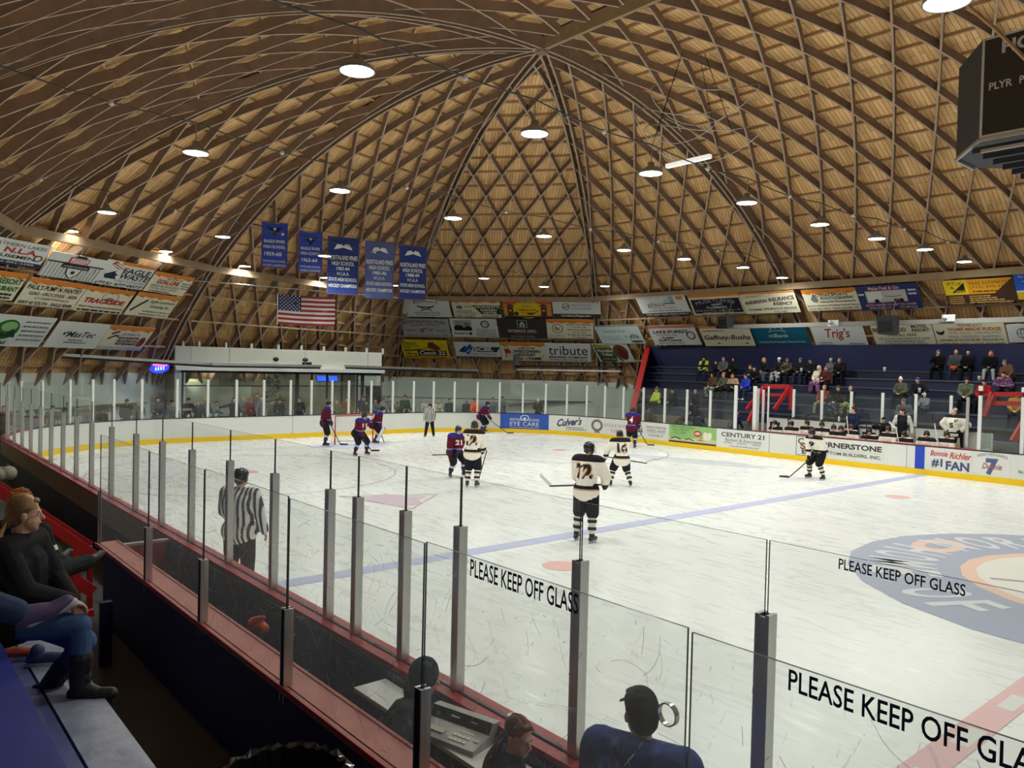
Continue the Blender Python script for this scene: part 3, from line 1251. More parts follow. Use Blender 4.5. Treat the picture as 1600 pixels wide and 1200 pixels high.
def build_lobby():
    X = -37.2
    yl, yr = -3.95, 7.75
    lob = empty('lobby_front', 'cream lobby front with wide glazing and white fascia behind the end boards', 'lobby')
    mb = MB()
    mb.box((X - 0.15, (yl + yr) / 2, 3.62), (0.3, yr - yl, 1.0), M_cream)
    for y in (-3.5, -2.5, -0.75, 0.9, 2.6):
        pass
    mb.build('fascia', None, lob)
    mb = MB()
    mb.box((X + 0.05, (yl + yr) / 2, 3.02), (0.5, yr - yl + 0.1, 0.2), M_aluw)
    mb.build('soffit_edge', None, lob)
    for px in (286, 311, 353, 393, 435, 471, 506, 540, 573, 598):
        mb = MB()
        p = at_x(px, 542, X - 0.1)
        mb.box((X - 0.1, p[1], 4.2), (0.12, 0.10, 0.34), M_cream)
        mb.build('roof_stub', None, lob)
    mb = MB()
    mb.box((X - 0.1, yl + 0.25, 1.5), (0.25, 0.5, 2.9), M_block)
    mb.box((X - 0.1, 6.95, 1.5), (0.2, 1.6, 2.9), M_block)
    mb.build('end_pier', None, lob)
    mb = MB()
    y1 = float(at_x(588, 590, X)[1])
    for px in (285, 464, 487, 511, 534, 558, 566):
        y = float(at_x(px, 600, X)[1])
        mb.box((X, y, 1.5), (0.08, 0.09 if px not in (464, 566) else 0.2, 2.85), M_rubber)
    mb.box((X, (yl + y1) / 2 + 0.3, 2.86), (0.1, y1 - yl, 0.12), M_rubber)
    mb.box((X, (yl + y1) / 2 + 0.3, 2.15), (0.06, y1 - yl, 0.06), M_rubber)
    mb.build('mullion', None, lob)
    mb = MB()
    pane(mb, (X, yl + 0.5), (X, y1), 0.1, 2.8, G_far, 0.012)
    mb.build('lobby_glazing', None, lob)
    mb = MB()
    yd0, yd1 = float(at_x(571, 610, X)[1]), float(at_x(594, 610, X)[1])
    mb.box((X + 0.02, (yd0 + yd1) / 2, 1.05), (0.06, yd1 - yd0, 2.1), M_rubber)
    mb.build('lobby_door', None, lob)
    # room behind
    mb = MB()
    mb.box((X - 3.6, 1.9, 1.5), (0.1, 11.8, 3.0), mat('lobby_wall', (0.34, 0.30, 0.21), 0.7))
    mb.box((X - 1.8, yl, 1.5), (3.6, 0.1, 3.0), M_ply)
    mb.box((X - 1.8, yr, 1.5), (3.6, 0.1, 3.0), M_ply)
    mb.box((X - 1.8, 1.9, 3.05), (3.6, 11.8, 0.1), M_rubber)
    mb.build('lobby_room', None, lob)
    for px in (320, 352, 380):
        mb = MB()
        y = float(at_x(px, 600, X - 3.5)[1])
        mb.box((X - 3.5, y, 1.2), (0.06, 0.9, 1.7), M_cream)
        mb.build('lobby_notice_board', None, lob)
    # ceiling lights of the lobby
    for y in (-2.0, 1.8, 5.4):
        mb = MB()
        mb.box((X - 2.0, y, 2.96), (0.3, 1.2, 0.05), mat('lobby_tube', (1, 0.95, 0.8), 0.5, emit=7))
        mb.build('lobby_light', None, lob)
    for i, px in enumerate((503, 521)):
        s = empty('wall_screen', ['tilted blue screen inside the lobby glazing next to the mullions', 'tilted blue screen inside the lobby glazing over the tree'][i], 'screen', (X - 0.9, float(at_x(px, 588, X - 0.9)[1]), 2.55), 0, 'blue screens in the lobby')
        mb = MB()
        mb.hexa([(0, -0.3, -0.17), (0, 0.3, -0.17), (-0.06, 0.3, -0.2), (-0.06, -0.3, -0.2), (-0.1, -0.3, 0.17), (-0.1, 0.3, 0.17), (-0.16, 0.3, 0.14), (-0.16, -0.3, 0.14)], M_rubber)
        mb.build('screen_case', None, s)
        mb = MB()
        mb.add([(0.006, -0.28, -0.15), (0.006, 0.28, -0.15), (-0.09, 0.28, 0.15), (-0.09, -0.28, 0.15)], [(0, 1, 2, 3)], mat('screen_blue', srgb(40, 80, 215), 0.4, emit=0.9))
        mb.build('screen_face', None, s)
    return X


LX = build_lobby()
M_navystep = M_navy2
ROWS = [(14.55, 1.20), (15.4, 1.65), (16.3, 2.07), (17.2, 2.50), (18.1, 2.93), (19.0, 3.33), (19.9, 3.70)]
BACK_Y = 20.75


def left_x(y):
    """The raking end wall of the far bleachers."""
    return -22.75 - (y - 13.6) * 5.0 / 7.0


def build_far_bleachers():
    b = empty('far_bleachers', 'dark navy stepped bleachers behind the players bench with red raking end wall', 'bleachers')
    XR = 12.0
    for i, (y, z) in enumerate(ROWS):
        y1 = ROWS[i + 1][0] if i + 1 < len(ROWS) else BACK_Y
        zb = 0.0
        mb = MB()
        p8 = [(left_x(y), y, zb), (XR, y, zb), (XR, y1, zb), (left_x(y1), y1, zb), (left_x(y), y, z), (XR, y, z), (XR, y1, z), (left_x(y1), y1, z)]
        mb.hexa(p8, M_navystep if i else M_concd)
        mb.beam((left_x(y), y - 0.02, z - 0.03), (XR, y - 0.02, z - 0.03), 0.06, 0.05, mat('worn_edge', (0.075, 0.085, 0.13), 0.5))
        mb.build('seat_step', None, b)
    mb = MB()
    mb.hexa([(left_x(BACK_Y), BACK_Y, 0), (XR, BACK_Y, 0), (XR, BACK_Y + 0.15, 0), (left_x(BACK_Y), BACK_Y + 0.15, 0), (left_x(BACK_Y), BACK_Y, 4.92), (XR, BACK_Y, 4.92), (XR, BACK_Y + 0.15, 4.92), (left_x(BACK_Y), BACK_Y + 0.15, 4.92)], M_navywall)
    mb.build('back_wall', None, b)
    # raking end wall with red capping
    ya, yb = 13.6, BACK_Y
    xa, xb = left_x(ya), left_x(yb)
    za, zb = 1.5, 4.85
    mb = MB()
    mb.hexa([(xa, ya, 0), (xa - 0.12, ya, 0), (xb - 0.12, yb, 0), (xb, yb, 0), (xa, ya, za), (xa - 0.12, ya, za), (xb - 0.12, yb, zb), (xb, yb, zb)], M_navy)
    mb.build('end_wall', None, b)
    mb = MB()
    mb.beam((xa - 0.06, ya - 0.05, za), (xb - 0.06, yb, zb), 0.3, 0.16, M_red)
    mb.box((xa - 0.06, ya - 0.05, za / 2), (0.3, 0.16, za), M_red)
    mb.build('red_capping', None, b)
    # concrete front wall and stairs with red rails
    mb = MB()
    for i in range(7):
        x0 = -22 + i * 4.2
        mb.box((x0 + 2.05, 14.5, 0.62), (4.1, 0.1, 1.24), mat('front_concrete', (0.17, 0.175, 0.17), 0.8, noise=0.2, nscale=1.5))
    mb.build('front_wall', None, b)

    def rail(pts, name, w=0.09):
        mb = MB()
        for p, q in zip(pts[:-1], pts[1:]):
            mb.beam(p, q, w, w * 1.3, M_red)
        mb.build(name, None, b)
    # stair guard by the bench gate: slopes down to the floor, open box of rails above
    def R3(px, py, y):
        return Vector(at_y(px, py, y))
    yA, yB = 14.3, 15.6
    rail([R3(1170, 660, yA), R3(1194, 604, yA + 0.7), R3(1234, 604, yA + 0.7)], 'stair_rail', 0.14)
    rail([R3(1166, 640, yA), R3(1180, 622, yA + 0.5)], 'stair_rail')
    rail([R3(1196, 617, yA + 0.7), R3(1236, 617, yA + 0.7)], 'stair_rail')
    rail([R3(1194, 604, yA + 0.7), R3(1194, 640, yA + 0.7)], 'stair_rail')
    rail([R3(1234, 604, yA + 0.7), R3(1210, 640, yA)], 'stair_rail', 0.11)
    rail([R3(1236, 604, yA + 0.7), R3(1236, 640, yA + 0.7)], 'stair_rail', 0.11)
    # the guard right of the bench
    rail([R3(1540, 652, yA), R3(1553, 616, yA + 0.4), R3(1620, 616, yA + 0.4)], 'stair_rail', 0.12)
    rail([R3(1553, 630, yA + 0.4), R3(1620, 631, yA + 0.4)], 'stair_rail', 0.12)
    rail([R3(1582, 690, yA - 0.6), R3(1606, 650, yA - 0.2)], 'stair_rail', 0.14)
    rail([R3(1552, 613, yA + 0.4), R3(1538, 650, yA + 0.2)], 'stair_rail', 0.14)
    return b


FARB = build_far_bleachers()


def build_bench():
    """Players' bench: white wall behind, posts and glass over it, long seat."""
    b = empty('players_bench', 'white bench enclosure with pale posts and glass between far boards and bleachers', 'team bench')
    x0, x1, y = -15.55, -6.9, 14.0
    zt = 1.56
    mb = MB()
    mb.box(((x0 + x1) / 2, y, zt / 2), (x1 - x0, 0.08, zt), M_white_board)
    mb.box(((x0 + x1) / 2, y, zt + 0.015), (x1 - x0, 0.12, 0.03), M_rubber)
    mb.build('bench_wall', None, b)
    mb = MB()
    for px in (1231, 1302, 1416):
        x = float(at_y(px, 665, y - 0.05)[0])
        mb.box((x, y - 0.045, 0.9), (0.02, 0.01, 1.3), M_concd)
    mb.build('wall_joint', None, b)
    mb = MB()
    mb.box(((x0 + x1) / 2, 13.3, 0.55), (x1 - x0 - 0.6, 0.3, 0.05), M_ply)
    mb.box(((x0 + x1) / 2, 13.4, 0.27), (x1 - x0 - 0.6, 0.06, 0.5), M_concd)
    mb.build('bench_seat', None, b)
    mb = MB()
    mb.box(((x0 + x1) / 2, 13.38, 0.05), (x1 - x0, 1.1, 0.1), M_rubber)
    mb.build('bench_floor', None, b)
    xs = []
    for px in (1240, 1284, 1330, 1379, 1431, 1486):
        x = float(at_y(px, 640, y)[0])
        xs.append(x)
        mb = MB()
        mb.box((x, y, zt + 0.62), (0.10, 0.06, 1.25), M_aluw)
        mb.build('glass_post', None, b)
    for a, c in zip(xs[:-1], xs[1:]):
        mb = MB()
        pane(mb, (a, y), (c, y), zt + 0.03, zt + 1.12, G_far, 0.012)
        mb.build('glass_pane', None, b)
    # end returns
    mb = MB()
    pane(mb, (-6.98, 12.88), (-6.98, 13.93), 1.05, 2.75, G_far, 0.015)
    mb.build('glass_pane', None, b)
    for px, yy, zt2, w_ in ((1512, 13.0, 2.8, 0.1), (1179, 12.9, 2.9, 0.16), (1184, 13.1, 2.8, 0.07), (1192, 13.4, 2.75, 0.09), (1200, 13.3, 2.9, 0.05)):
        mb = MB()
        p = at_y(px, 650, yy)
        mb.box((p[0], yy, zt2 / 2), (w_, 0.06, zt2), M_aluw if px != 1512 else M_alu)
        mb.build('gate_post', None, b)
    return b


BENCH = build_bench()


# ------------------------------------------------------------------ near bleachers and rail
def build_near():
    b = empty('near_bleachers', 'navy near bleachers with worn grey foot plank and concrete steps', 'bleachers')
    m_seat = mat('seat_blue', srgb(44, 56, 140), 0.45, noise=0.35, nscale=4, bump=0.15)
    m_plank = mat('plank_grey', srgb(140, 146, 166), 0.35, noise=0.55, nscale=6, bump=0.25, spec=0.6)
    XL = -4.45
    mb = MB()
    mb.box(((XL + 5) / 2, -15.125, 1.315), (5 - XL, 0.27, 0.05), m_plank)
    mb.build('foot_plank', None, b)
    mb = MB()
    mb.box(((XL + 5) / 2, -15.39, 1.31), (5 - XL, 0.23, 0.05), mat('plank_blue', srgb(84, 92, 140), 0.4, noise=0.45, nscale=6))
    mb.build('foot_plank', None, b)
    mb = MB()
    mb.box(((XL + 5) / 2, -15.0, 1.25), (5 - XL, 0.03, 0.12), M_navy)
    mb.box(((XL + 5) / 2, -15.02, 0.6), (5 - XL, 0.04, 1.2), M_navy)
    mb.build('front_board', None, b)
    mb = MB()
    mb.box(((XL + 5) / 2, -15.68, 1.72), (5 - XL, 0.33, 0.06), m_seat)
    mb.build('seat_plank', None, b)
    mb = MB()
    mb.box(((XL + 5) / 2, -15.52, 1.52), (5 - XL, 0.04, 0.36), m_seat)
    mb.build('riser', None, b)
    # steps of the aisle beyond the seats
    m_tile = mat('step_grey', srgb(150, 156, 168), 0.6, noise=0.2, nscale=8)
    for i, (y0, y1, z) in enumerate(((-16.2, -15.45, 1.70), (-15.45, -15.12, 1.33), (-15.12, -14.86, 1.02))):
        mb = MB()
        mb.box((-5.0, (y0 + y1) / 2, z / 2), (1.05, y1 - y0, z), m_tile)
        mb.build('aisle_step', None, b)
    for y, z in ((-14.9, 0.9), (-15.35, 1.35), (-15.9, 1.75)):
        mb = MB()
        mb.box((-13.0, y - 0.1, z - 0.1), (14.8, 0.42, 0.06), m_seat)
        mb.box((-13.0, y + 0.1, z / 2 - 0.06), (14.8, 0.04, z - 0.1), M_navy)
        mb.build('seat_plank', None, b)
    # red handrails either side of the aisle
    r = empty('stair_handrail', 'red steel stair handrail with two rails and a post beside the seated woman', 'handrail')
    X = -5.55

    def P(px, py):
        return Vector(at_x(px, py, X))
    mb = MB()
    mb.beam(P(-40, 741), P(149, 869), 0.05, 0.09, M_red)
    mb.build('top_rail', None, r)
    mb = MB()
    mb.beam(P(30, 847), P(145, 925), 0.05, 0.11, M_red)
    mb.build('lower_rail', None, r)
    mb = MB()
    mb.beam(P(119, 858), P(119, 972), 0.06, 0.07, M_red)
    mb.beam(P(112, 966), P(146, 956), 0.06, 0.06, M_red)
    mb.build('rail_post', None, r)
    r2 = empty('stair_handrail', 'red steel handrail along the far edge of the aisle steps, behind the other rail', 'handrail')
    X = -6.6
    mb = MB()
    mb.beam(P(-30, 742), P(140, 853), 0.05, 0.10, M_red)
    mb.build('top_rail', None, r2)
    mb = MB()
    mb.beam(P(140, 853), P(140, 960), 0.05, 0.05, M_red)
    mb.build('rail_post', None, r2)
    # dark end post below the box glass
    mb = MB()
    p = at_z(150, 1010, 0.2)
    mb.box((-6.75, -14.0, 0.36), (0.08, 0.12, 0.72), M_navy)
    tag(mb.build('gate_stub'), 'short navy post at the foot of the aisle steps', 'post')


build_near()


# ------------------------------------------------------------------ lamps
LROWS = [(-9.1, [-14.2 + 0, -10.2, -6.1, -2.1, 2.1, 6.2, 9.8, 13.2, 17.0])]


def build_lamps():
    px_rows = [
        [(1480, 3)],
        [(558, 111), (835, 209), (1017, 271), (1167, 317), (1281, 351), (1370, 373), (1445, 390), (1507, 409)],
        [(306, 239), (531, 298), (708, 341), (850, 369), (975, 391), (1069, 405), (1161, 418), (1222, 434)],
        [(167, 332), (348, 370), (507, 400), (642, 422), (756, 435), (850, 448), (945, 447), (1002, 466)],
        [(110, 361), (259, 393), (383, 416), (508, 434), (615, 446)]]
    where = ['over center ice beside the scoreboard', 'in the row over the blue line', 'in the row over the end zone circles', 'in the row over the goal', 'in the row behind the goal']
    nth = ['first', 'second', 'third', 'fourth', 'fifth', 'sixth', 'seventh', 'eighth']
    m_lens = mat('lamp_lens', (0.96, 1.0, 0.935), 0.4, emit=LAMP_POWER)
    m_case = mat('lamp_case', (0.30, 0.29, 0.27), 0.5)
    spots = []
    for ri, r in enumerate(px_rows):
        for i, q in enumerate(r):
            p = at_z(q[0], q[1], 8.0)
            if ri == 3 and i == 6:
                p = at_z(q[0], q[1], 8.2)
            spots.append((p, '%s lamp from the near side, hanging %s' % (nth[i], where[ri]) if ri else 'large bright lamp hanging ' + where[ri]))
    for X in (-1.0, 7.2, 15.4):
        for y in (-10.2, 2.1, 10.0, 17.2):
            spots.append((np.array([X, y, 8.0]), 'round high bay lamp over the ice beyond center line'))
    proto = None
    for p, lab in spots:
        if proto is None:
            t = empty('high_bay_lamp', lab, 'ceiling lamp', p, 0, 'high bay lamps over the ice')
            mb = MB()
            mb.lathe((0, 0, 0), [(0.02, 0.25), (0.07, 0.25), (0.08, 0.17), (0.14, 0.13), (0.27, 0.045), (0.285, -0.01), (0.262, -0.012), (0.255, 0.02), (0.02, 0.02)], m_case, 24)
            mb.build('lamp_housing', None, t)
            mb = MB()
            mb.lathe((0, 0, 0), [(0.0005, -0.006), (0.255, -0.006)], m_lens, 24)
            mb.build('lamp_lens', None, t)
            mb = MB()
            mb.tube([(0, 0, 0.25), (0, 0, 0.62)], 0.012, M_steel, 6)
            mb.build('hanging_hook', None, t)
            ld = bpy.data.lights.new('lamp_light', 'SPOT')
            ld.energy = SPOT_POWER
            ld.color = (0.96, 1.0, 0.95)
            ld.spot_size = math.radians(158)
            ld.spot_blend = 0.55
            ld.shadow_soft_size = 0.22
            lo = bpy.data.objects.new('lamp_light', ld)
            COL.objects.link(lo)
            lo.parent = t
            lo.location = (0, 0, -0.03)
            proto = t
        else:
            t = proto.copy()
            COL.objects.link(t)
            t.location = p
            t['label'] = lab
            for ch in proto.children:
                c = ch.copy()
                COL.objects.link(c)
                c.parent = t
    # supply cables along each row
    for ri, r in enumerate(px_rows[1:]):
        mb = MB()
        pts = [at_z(q[0], q[1], 8.0) for q in r]
        pts = [pts[0] * 2 - pts[1]] + pts
        full = []
        for a, b in zip(pts[:-1], pts[1:]):
            for k in range(6):
                f = k / 6
                q = a + (b - a) * f
                full.append((q[0], q[1], 8.66 - 0.10 * math.sin(PI * f)))
        full.append((pts[-1][0], pts[-1][1], 8.66))
        mb.tube(full, 0.016, M_concd, 5)
        for a, b in zip(pts[:-1], pts[1:]):
            q = a + (b - a) * 0.55
            mb.ball((q[0], q[1], 8.55), 0.06, M_aluw, 8)
        tag(mb.build('lighting_cable'), 'thin dark supply cable carrying the lamps ' + where[ri + 1], 'cable', 'lighting cables under the roof')


build_lamps()

# ================================================================== signs hung on the roof
K = (0.012, 0.012, 0.014)
WHT = srgb(225, 228, 224)
CRM = srgb(232, 226, 198)
ORG = srgb(226, 132, 40)
REDS = srgb(190, 40, 38)
GRY = srgb(120, 124, 126)
LG = srgb(176, 180, 180)
NVY = srgb(26, 32, 70)
GRN = srgb(40, 120, 52)
DGR = srgb(30, 62, 38)
BRN = srgb(92, 52, 30)
GOLD = srgb(196, 150, 30)
BLU = srgb(40, 76, 170)
TOP = [('R', 0, 0.84, 1, 1, ORG), ('G', [(0, .86), (.12, .80), (.2, .84), (.33, .79), (.45, .84), (.6, .80), (.72, .84), (.86, .79), (1, .85), (1, .88), (0, .9)], ORG), ('L', [(.06, .84), (.16, .79)], .03, BRN), ('L', [(.47, .83), (.57, .79)], .03, BRN), ('L', [(.82, .84), (.93, .79)], .03, BRN)]


def lines(x0, x1, y, h, colr, n=7, seed=1):
    """Small print too fine to read: short dashes like words."""
    r = random.Random(seed)
    out, x = [], x0
    while x < x1 - 0.01:
        w_ = min(x1 - x, (x1 - x0) * r.uniform(0.06, 0.2))
        out.append(('R', x, y - h / 2, x + w_, y + h / 2, colr))
        x += w_ + (x1 - x0) * 0.025
    return out


def sector_plane(sec, t, off):
    P = sec_pt(sec, 0.5, t, off)
    n = sec_n(sec, 0.5, t)
    return P, n


SEC = {(s[0], s[1]): s for s in SECT}
PL_LEFT = sector_plane(SEC[('e', 'd')], 1.07, 0.62)
PL_MID = sector_plane(SEC[('a', 'b')], 1.07, 0.62)
PL_FAR = sector_plane(SEC[('c', 'cr')], 1.06, 0.66)
PL_BC = sector_plane(SEC[('b', 'c')], 1.06, 0.70)
SIGN_N = [0]


def sign(plane, TL, BR, BL, base, items, label, cat='banner', group=None, name='advertising_sign', th=0.02):
    P, n = plane
    n = n / np.linalg.norm(n)
    bl, br, tl = at_plane(*BL, P, n), at_plane(*BR, P, n), at_plane(*TL, P, n)
    off = 0.035 * (SIGN_N[0] % 2)
    SIGN_N[0] += 1
    u = np.cross(n, np.array([0, 0, 1.0]))
    u /= np.linalg.norm(u)
    if u @ (br - bl) < 0:
        u = -u
    W = float((br - bl) @ u)
    v = np.cross(n, u)
    if v[2] < 0:
        v = -v
    H = float((tl - bl) @ v)
    org = bl + n * off
    cen = org + u * W / 2
    o = empty(name, label, cat, cen, 0, group)
    org = org - cen

    def place(a, b, d):
        return Vector(org + u * a + v * b + n * (d + th / 2))
    mb = MB()
    c8 = [org + u * a + v * b + n * d for d in (-th / 2, th / 2) for a, b in ((0, 0), (W, 0), (W, H), (0, H))]
    mb.hexa(c8, flat(base))
    mb.build('sign_panel', None, o)
    mb = MB()
    paint(mb, items, place, W, H, 0.004)
    if mb.v:
        mb.build('lettering', None, o)
    return o


GL = 'banners in three rows on the near corner of the roof'
GM = 'banners in three rows over the end boards'
GF = 'banners in two rows over the far bleachers'
B2 = {'bold': 0.02}
B3 = {'bold': 0.035}
I2 = {'bold': 0.015, 'shear': 0.3}

# ---- near corner
sign(PL_LEFT, (-25, 365), (54, 427), (-50, 404), WHT, [('R', 0, 0, 1, .2, NVY), ('T', 'NORTHERN LAKES', .5, .82, .9, .13, K, {'rise': -.0}), ('T', 'N.L.A.', .62, .60, .5, .22, REDS, B3), ('T', 'AMUSEMENT', .55, .36, .8, .13, K, B2), ('T', '715-882-5588', .6, .13, .6, .07, WHT), ('E', .9, .42, .07, .13, K), ('E', .9, .42, .045, .09, WHT)], 'white banner with navy strip and red initials, topmost row against the frame edge', group=GL)
sign(PL_LEFT, (83, 391), (142, 445), (57, 428), WHT, [('R', x / 16, 0, x / 16 + .028, .62, LG) for x in range(16)] + [('R', 0, .62, 1, .66, K), ('G', [(.36, .5), (.66, .5), (.62, .2), (.51, .02), (.40, .2)], K), ('G', [(.385, .47), (.635, .47), (.60, .22), (.51, .06), (.42, .22)], WHT), ('R', .34, .66, .68, .9, REDS), ('R', .36, .68, .66, .88, WHT), ('T', "AREA'S", .51, .82, .24, .08, REDS, B2), ('T', 'PETROLEUM', .51, .73, .28, .07, REDS, B2), ('G', [(.28, .62), (.74, .62), (.76, .46), (.26, .46)], K), ('T', 'HOCKEY SUPPORTER', .51, .54, .42, .06, WHT), ('E', .51, .3, .035, .07, K), ('G', [(.4, .92), (.62, .92), (.58, 1), (.44, 1)], K)], 'white grey striped banner with a shield emblem in the topmost row', group=GL)
sign(PL_LEFT, (173, 405), (220, 454), (143, 442), WHT, [('R', .3, .88, 1, 1, ORG), ('G', [(.1, .42), (.28, .62), (.42, .58), (.32, .40), (.36, .28), (.14, .28)], NVY), ('G', [(.27, .60), (.38, .62), (.44, .54), (.36, .48), (.3, .5)], WHT), ('G', [(.18, .98), (.36, .80), (.52, .66), (.42, .64), (.26, .7), (.12, .85)], REDS), ('L', [(.2, .9), (.46, .68)], .05, WHT), ('L', [(.16, .84), (.4, .66)], .05, WHT), ('T', 'EAGLE', .68, .68, .56, .22, K, B2), ('T', 'WASTE', .7, .45, .6, .22, K, {'bold': .02, 'shear': .2}), ('T', '& RECYCLING INC', .66, .25, .62, .09, GRY), ('T', '(715) 477-0077', .5, .08, .94, .14, K, I2)], 'white banner with a bald eagle head and flag stripes in the topmost row', group=GL)
sign(PL_LEFT, (245, 423), (283, 463), (222, 453), CRM, TOP + [('T', 'GOAL-LINE', .44, .56, .55, .22, REDS, B3), ('T', 'SPORTS', .56, .74, .4, .09, K), ('T', 'GOLF & HOCKEY', .42, .34, .7, .10, K), ('T', '(715) 355-1290', .42, .2, .66, .10, K)] + lines(.78, .98, .62, .04, K) + lines(.78, .98, .5, .04, K) + lines(.8, .98, .38, .04, K) + lines(.1, .6, .08, .04, K), 'cream orange topped banner with red slanted word, end of the topmost row', group=GL)
sign(PL_LEFT, (-30, 418), (15, 474), (-60, 462), CRM, TOP + [('T', 'RESORT', .72, .68, .5, .2, GRN, B3), ('T', 'RESTAURANT', .6, .42, .74, .18, GRN, B3)] + lines(.2, .9, .22, .07, K) + lines(.3, .9, .1, .06, K), 'cream banner with big green words in the middle row, cut by the frame edge', group=GL)
sign(PL_LEFT, (50, 432), (110, 484), (20, 473), CRM, TOP + [('T', "PAUL'S PUMP N PANTRY", .5, .68, .92, .18, K, B2), ('T', 'GAS', .2, .45, .16, .12, BRN, B2), ('T', '- GROCERIES - BEER', .62, .45, .66, .12, BRN, {'bold': .01}), ('T', 'AT COMPETITIVE PRICES', .55, .28, .6, .09, BRN), ('T', 'HWY 45 SOUTH - EAGLE RIVER', .5, .1, .92, .13, K, B2)], 'cream orange topped banner listing gas and groceries in the middle row', group=GL)
sign(PL_LEFT, (140, 446), (188, 491), (113, 484), CRM, TOP + [('C', .56, .62, .17, .24, .1, GRY), ('E', .56, .55, .09, .08, GRY), ('T', 'TRACKSIDE', .5, .46, .84, .2, REDS, {'bold': .04, 'shear': .15})] + [('T', 'World Championship Snowmobile Derby', .5, .2, .92, .09, K, I2)] + lines(.05, .95, .07, .06, K), 'cream orange topped banner with heavy red word and snowmobile drawing', group=GL)
sign(PL_LEFT, (219, 455), (257, 499), (192, 490), CRM, TOP + [('L', [(.06, .2), (.16, .42), (.3, .72)], .12, DGR), ('T', 'Eagle Landmark', .66, .66, .6, .16, srgb(110, 110, 40), I2), ('T', 'Surveying, Inc.', .66, .45, .46, .16, srgb(110, 110, 40), I2), ('T', 'Professional Land Surveyors', .65, .22, .66, .08, K, I2), ('T', 'Serving Northern Wisconsin', .62, .09, .66, .08, K, I2)], 'cream orange topped banner with olive script, end of the middle row', group=GL)
sign(PL_LEFT, (-40, 487), (60, 541), (-62, 538), WHT, [('E', .42, .54, .16, .32, GRN), ('E', .44, .64, .10, .15, srgb(150, 190, 130)), ('G', [(.28, .3), (.58, .3), (.56, .44), (.5, .58), (.44, .4), (.36, .46)], DGR), ('T', 'ZONE', .42, .12, .22, .12, K, I2)] + [x for k in range(5) for x in lines(.62, .95, .82 - k * .14, .045, GRY, seed=k) + [('G', [(.6, .8 - k * .14), (.615, .85 - k * .14), (.63, .8 - k * .14)], DGR)]], 'white banner with a round green woodland emblem in the bottom row', group=GL)
sign(PL_LEFT, (90, 500), (146, 545), (65, 541), WHT, [('T', 'MasTec', .55, .54, .56, .22, K, I2), ('R', .2, .5, .24, .6, K), ('R', .25, .56, .28, .64, K)] + lines(.36, .64, .32, .05, GRY) + lines(.3, .72, .23, .05, GRY, seed=3), 'plain white banner with one thin slanted word in the bottom row', group=GL)
sign(PL_LEFT, (171, 507), (218, 548), (148, 545), CRM, TOP + [('R', 0, 0, 1, .14, srgb(180, 195, 205)), ('T', 'OUR THANKS TO...', .55, .66, .44, .09, K), ('T', 'MAPLE MARKETERS', .55, .51, .46, .1, K, B3), ('T', 'FINE DISTRIBUTORS', .55, .38, .46, .1, K, B3), ('T', 'MOST RESTAURANTS', .55, .26, .44, .1, K, B3), ('L', [(.1, .45), (.22, .6), (.3, .56)], .1, BRN), ('L', [(.12, .66), (.26, .78)], .1, BRN), ('E', .88, .38, .07, .2, BRN), ('E', .84, .3, .05, .12, REDS)], 'cream thank-you banner with small drawings, end of the bottom row', group=GL)

# ---- over the end boards
sign(PL_MID, (631, 466), (706.5, 495), (632, 494), WHT, [('T', 'ROUGHING IT', .52, .78, .5, .16, K, {'arc': .12, 'bold': .01}), ('G', [(.3, .66), (.36, .52), (.64, .52), (.70, .66), (.6, .58), (.4, .58)], K), ('L', [(.38, .36), (.6, .52)], .07, K), ('L', [(.62, .36), (.4, .52)], .07, K), ('T', 'FURNITURE & DECOR', .5, .24, .54, .1, K), ('R', .26, .1, .76, .13, GRY)], 'white banner with a dark canoe and crossed paddles', group=GM)
sign(PL_MID, (710, 466.5), (784, 496), (710, 495.5), CRM, TOP + [('G', [(.42, .66), (1, .66), (1, .18), (.6, .18)], DGR), ('T', "HORANT'S", .73, .58, .5, .13, CRM, B3), ('T', 'GARDEN', .75, .42, .34, .12, CRM, B3), ('T', 'CENTER', .77, .27, .3, .12, CRM, B3), ('T', 'LANDSCAPE', .24, .36, .32, .09, K), ('T', 'CONTRACTING', .27, .24, .4, .09, K), ('T', 'HWY 70 WEST', .26, .08, .4, .09, K, I2), ('T', 'EAGLE RIVER', .77, .08, .36, .09, K, I2), ('E', .15, .56, .07, .1, GRY)] + lines(.26, .42, .6, .05, GRY), 'cream banner with a dark green wedge and pale capitals', group=GM)
sign(PL_MID, (790, 467), (863, 496), (789, 495), srgb(226, 150, 70), [('R', 0, .75, 1, 1, srgb(214, 96, 40)), ('E', .5, .45, .3, .5, srgb(236, 208, 40)), ('R', 0, 0, 1, .1, srgb(80, 60, 70)), ('R', .08, .05, .2, .6, BRN), ('R', .78, .05, .9, .6, BRN), ('G', [(.04, .62), (.14, .78), (.24, .62)], BRN), ('G', [(.74, .62), (.84, .78), (.94, .62)], BRN), ('E', .14, .4, .03, .05, srgb(220, 190, 160)), ('E', .84, .4, .03, .05, srgb(220, 190, 160)), ('T', 'SAVE ALL', .5, .84, .34, .1, srgb(120, 80, 20)), ('T', 'RESORT', .48, .63, .2, .08, BRN), ('T', 'CAMPGROUND', .48, .44, .4, .1, REDS, B2), ('T', 'BRAISE', .5, .3, .22, .08, REDS), ('E', .56, .22, .08, .05, BRN), ('L', [(.6, .22), (.74, .4)], .06, BRN), ('E', .26, .24, .05, .1, DGR)], 'orange sunset banner with a yellow disc between two carved posts', group=GM)
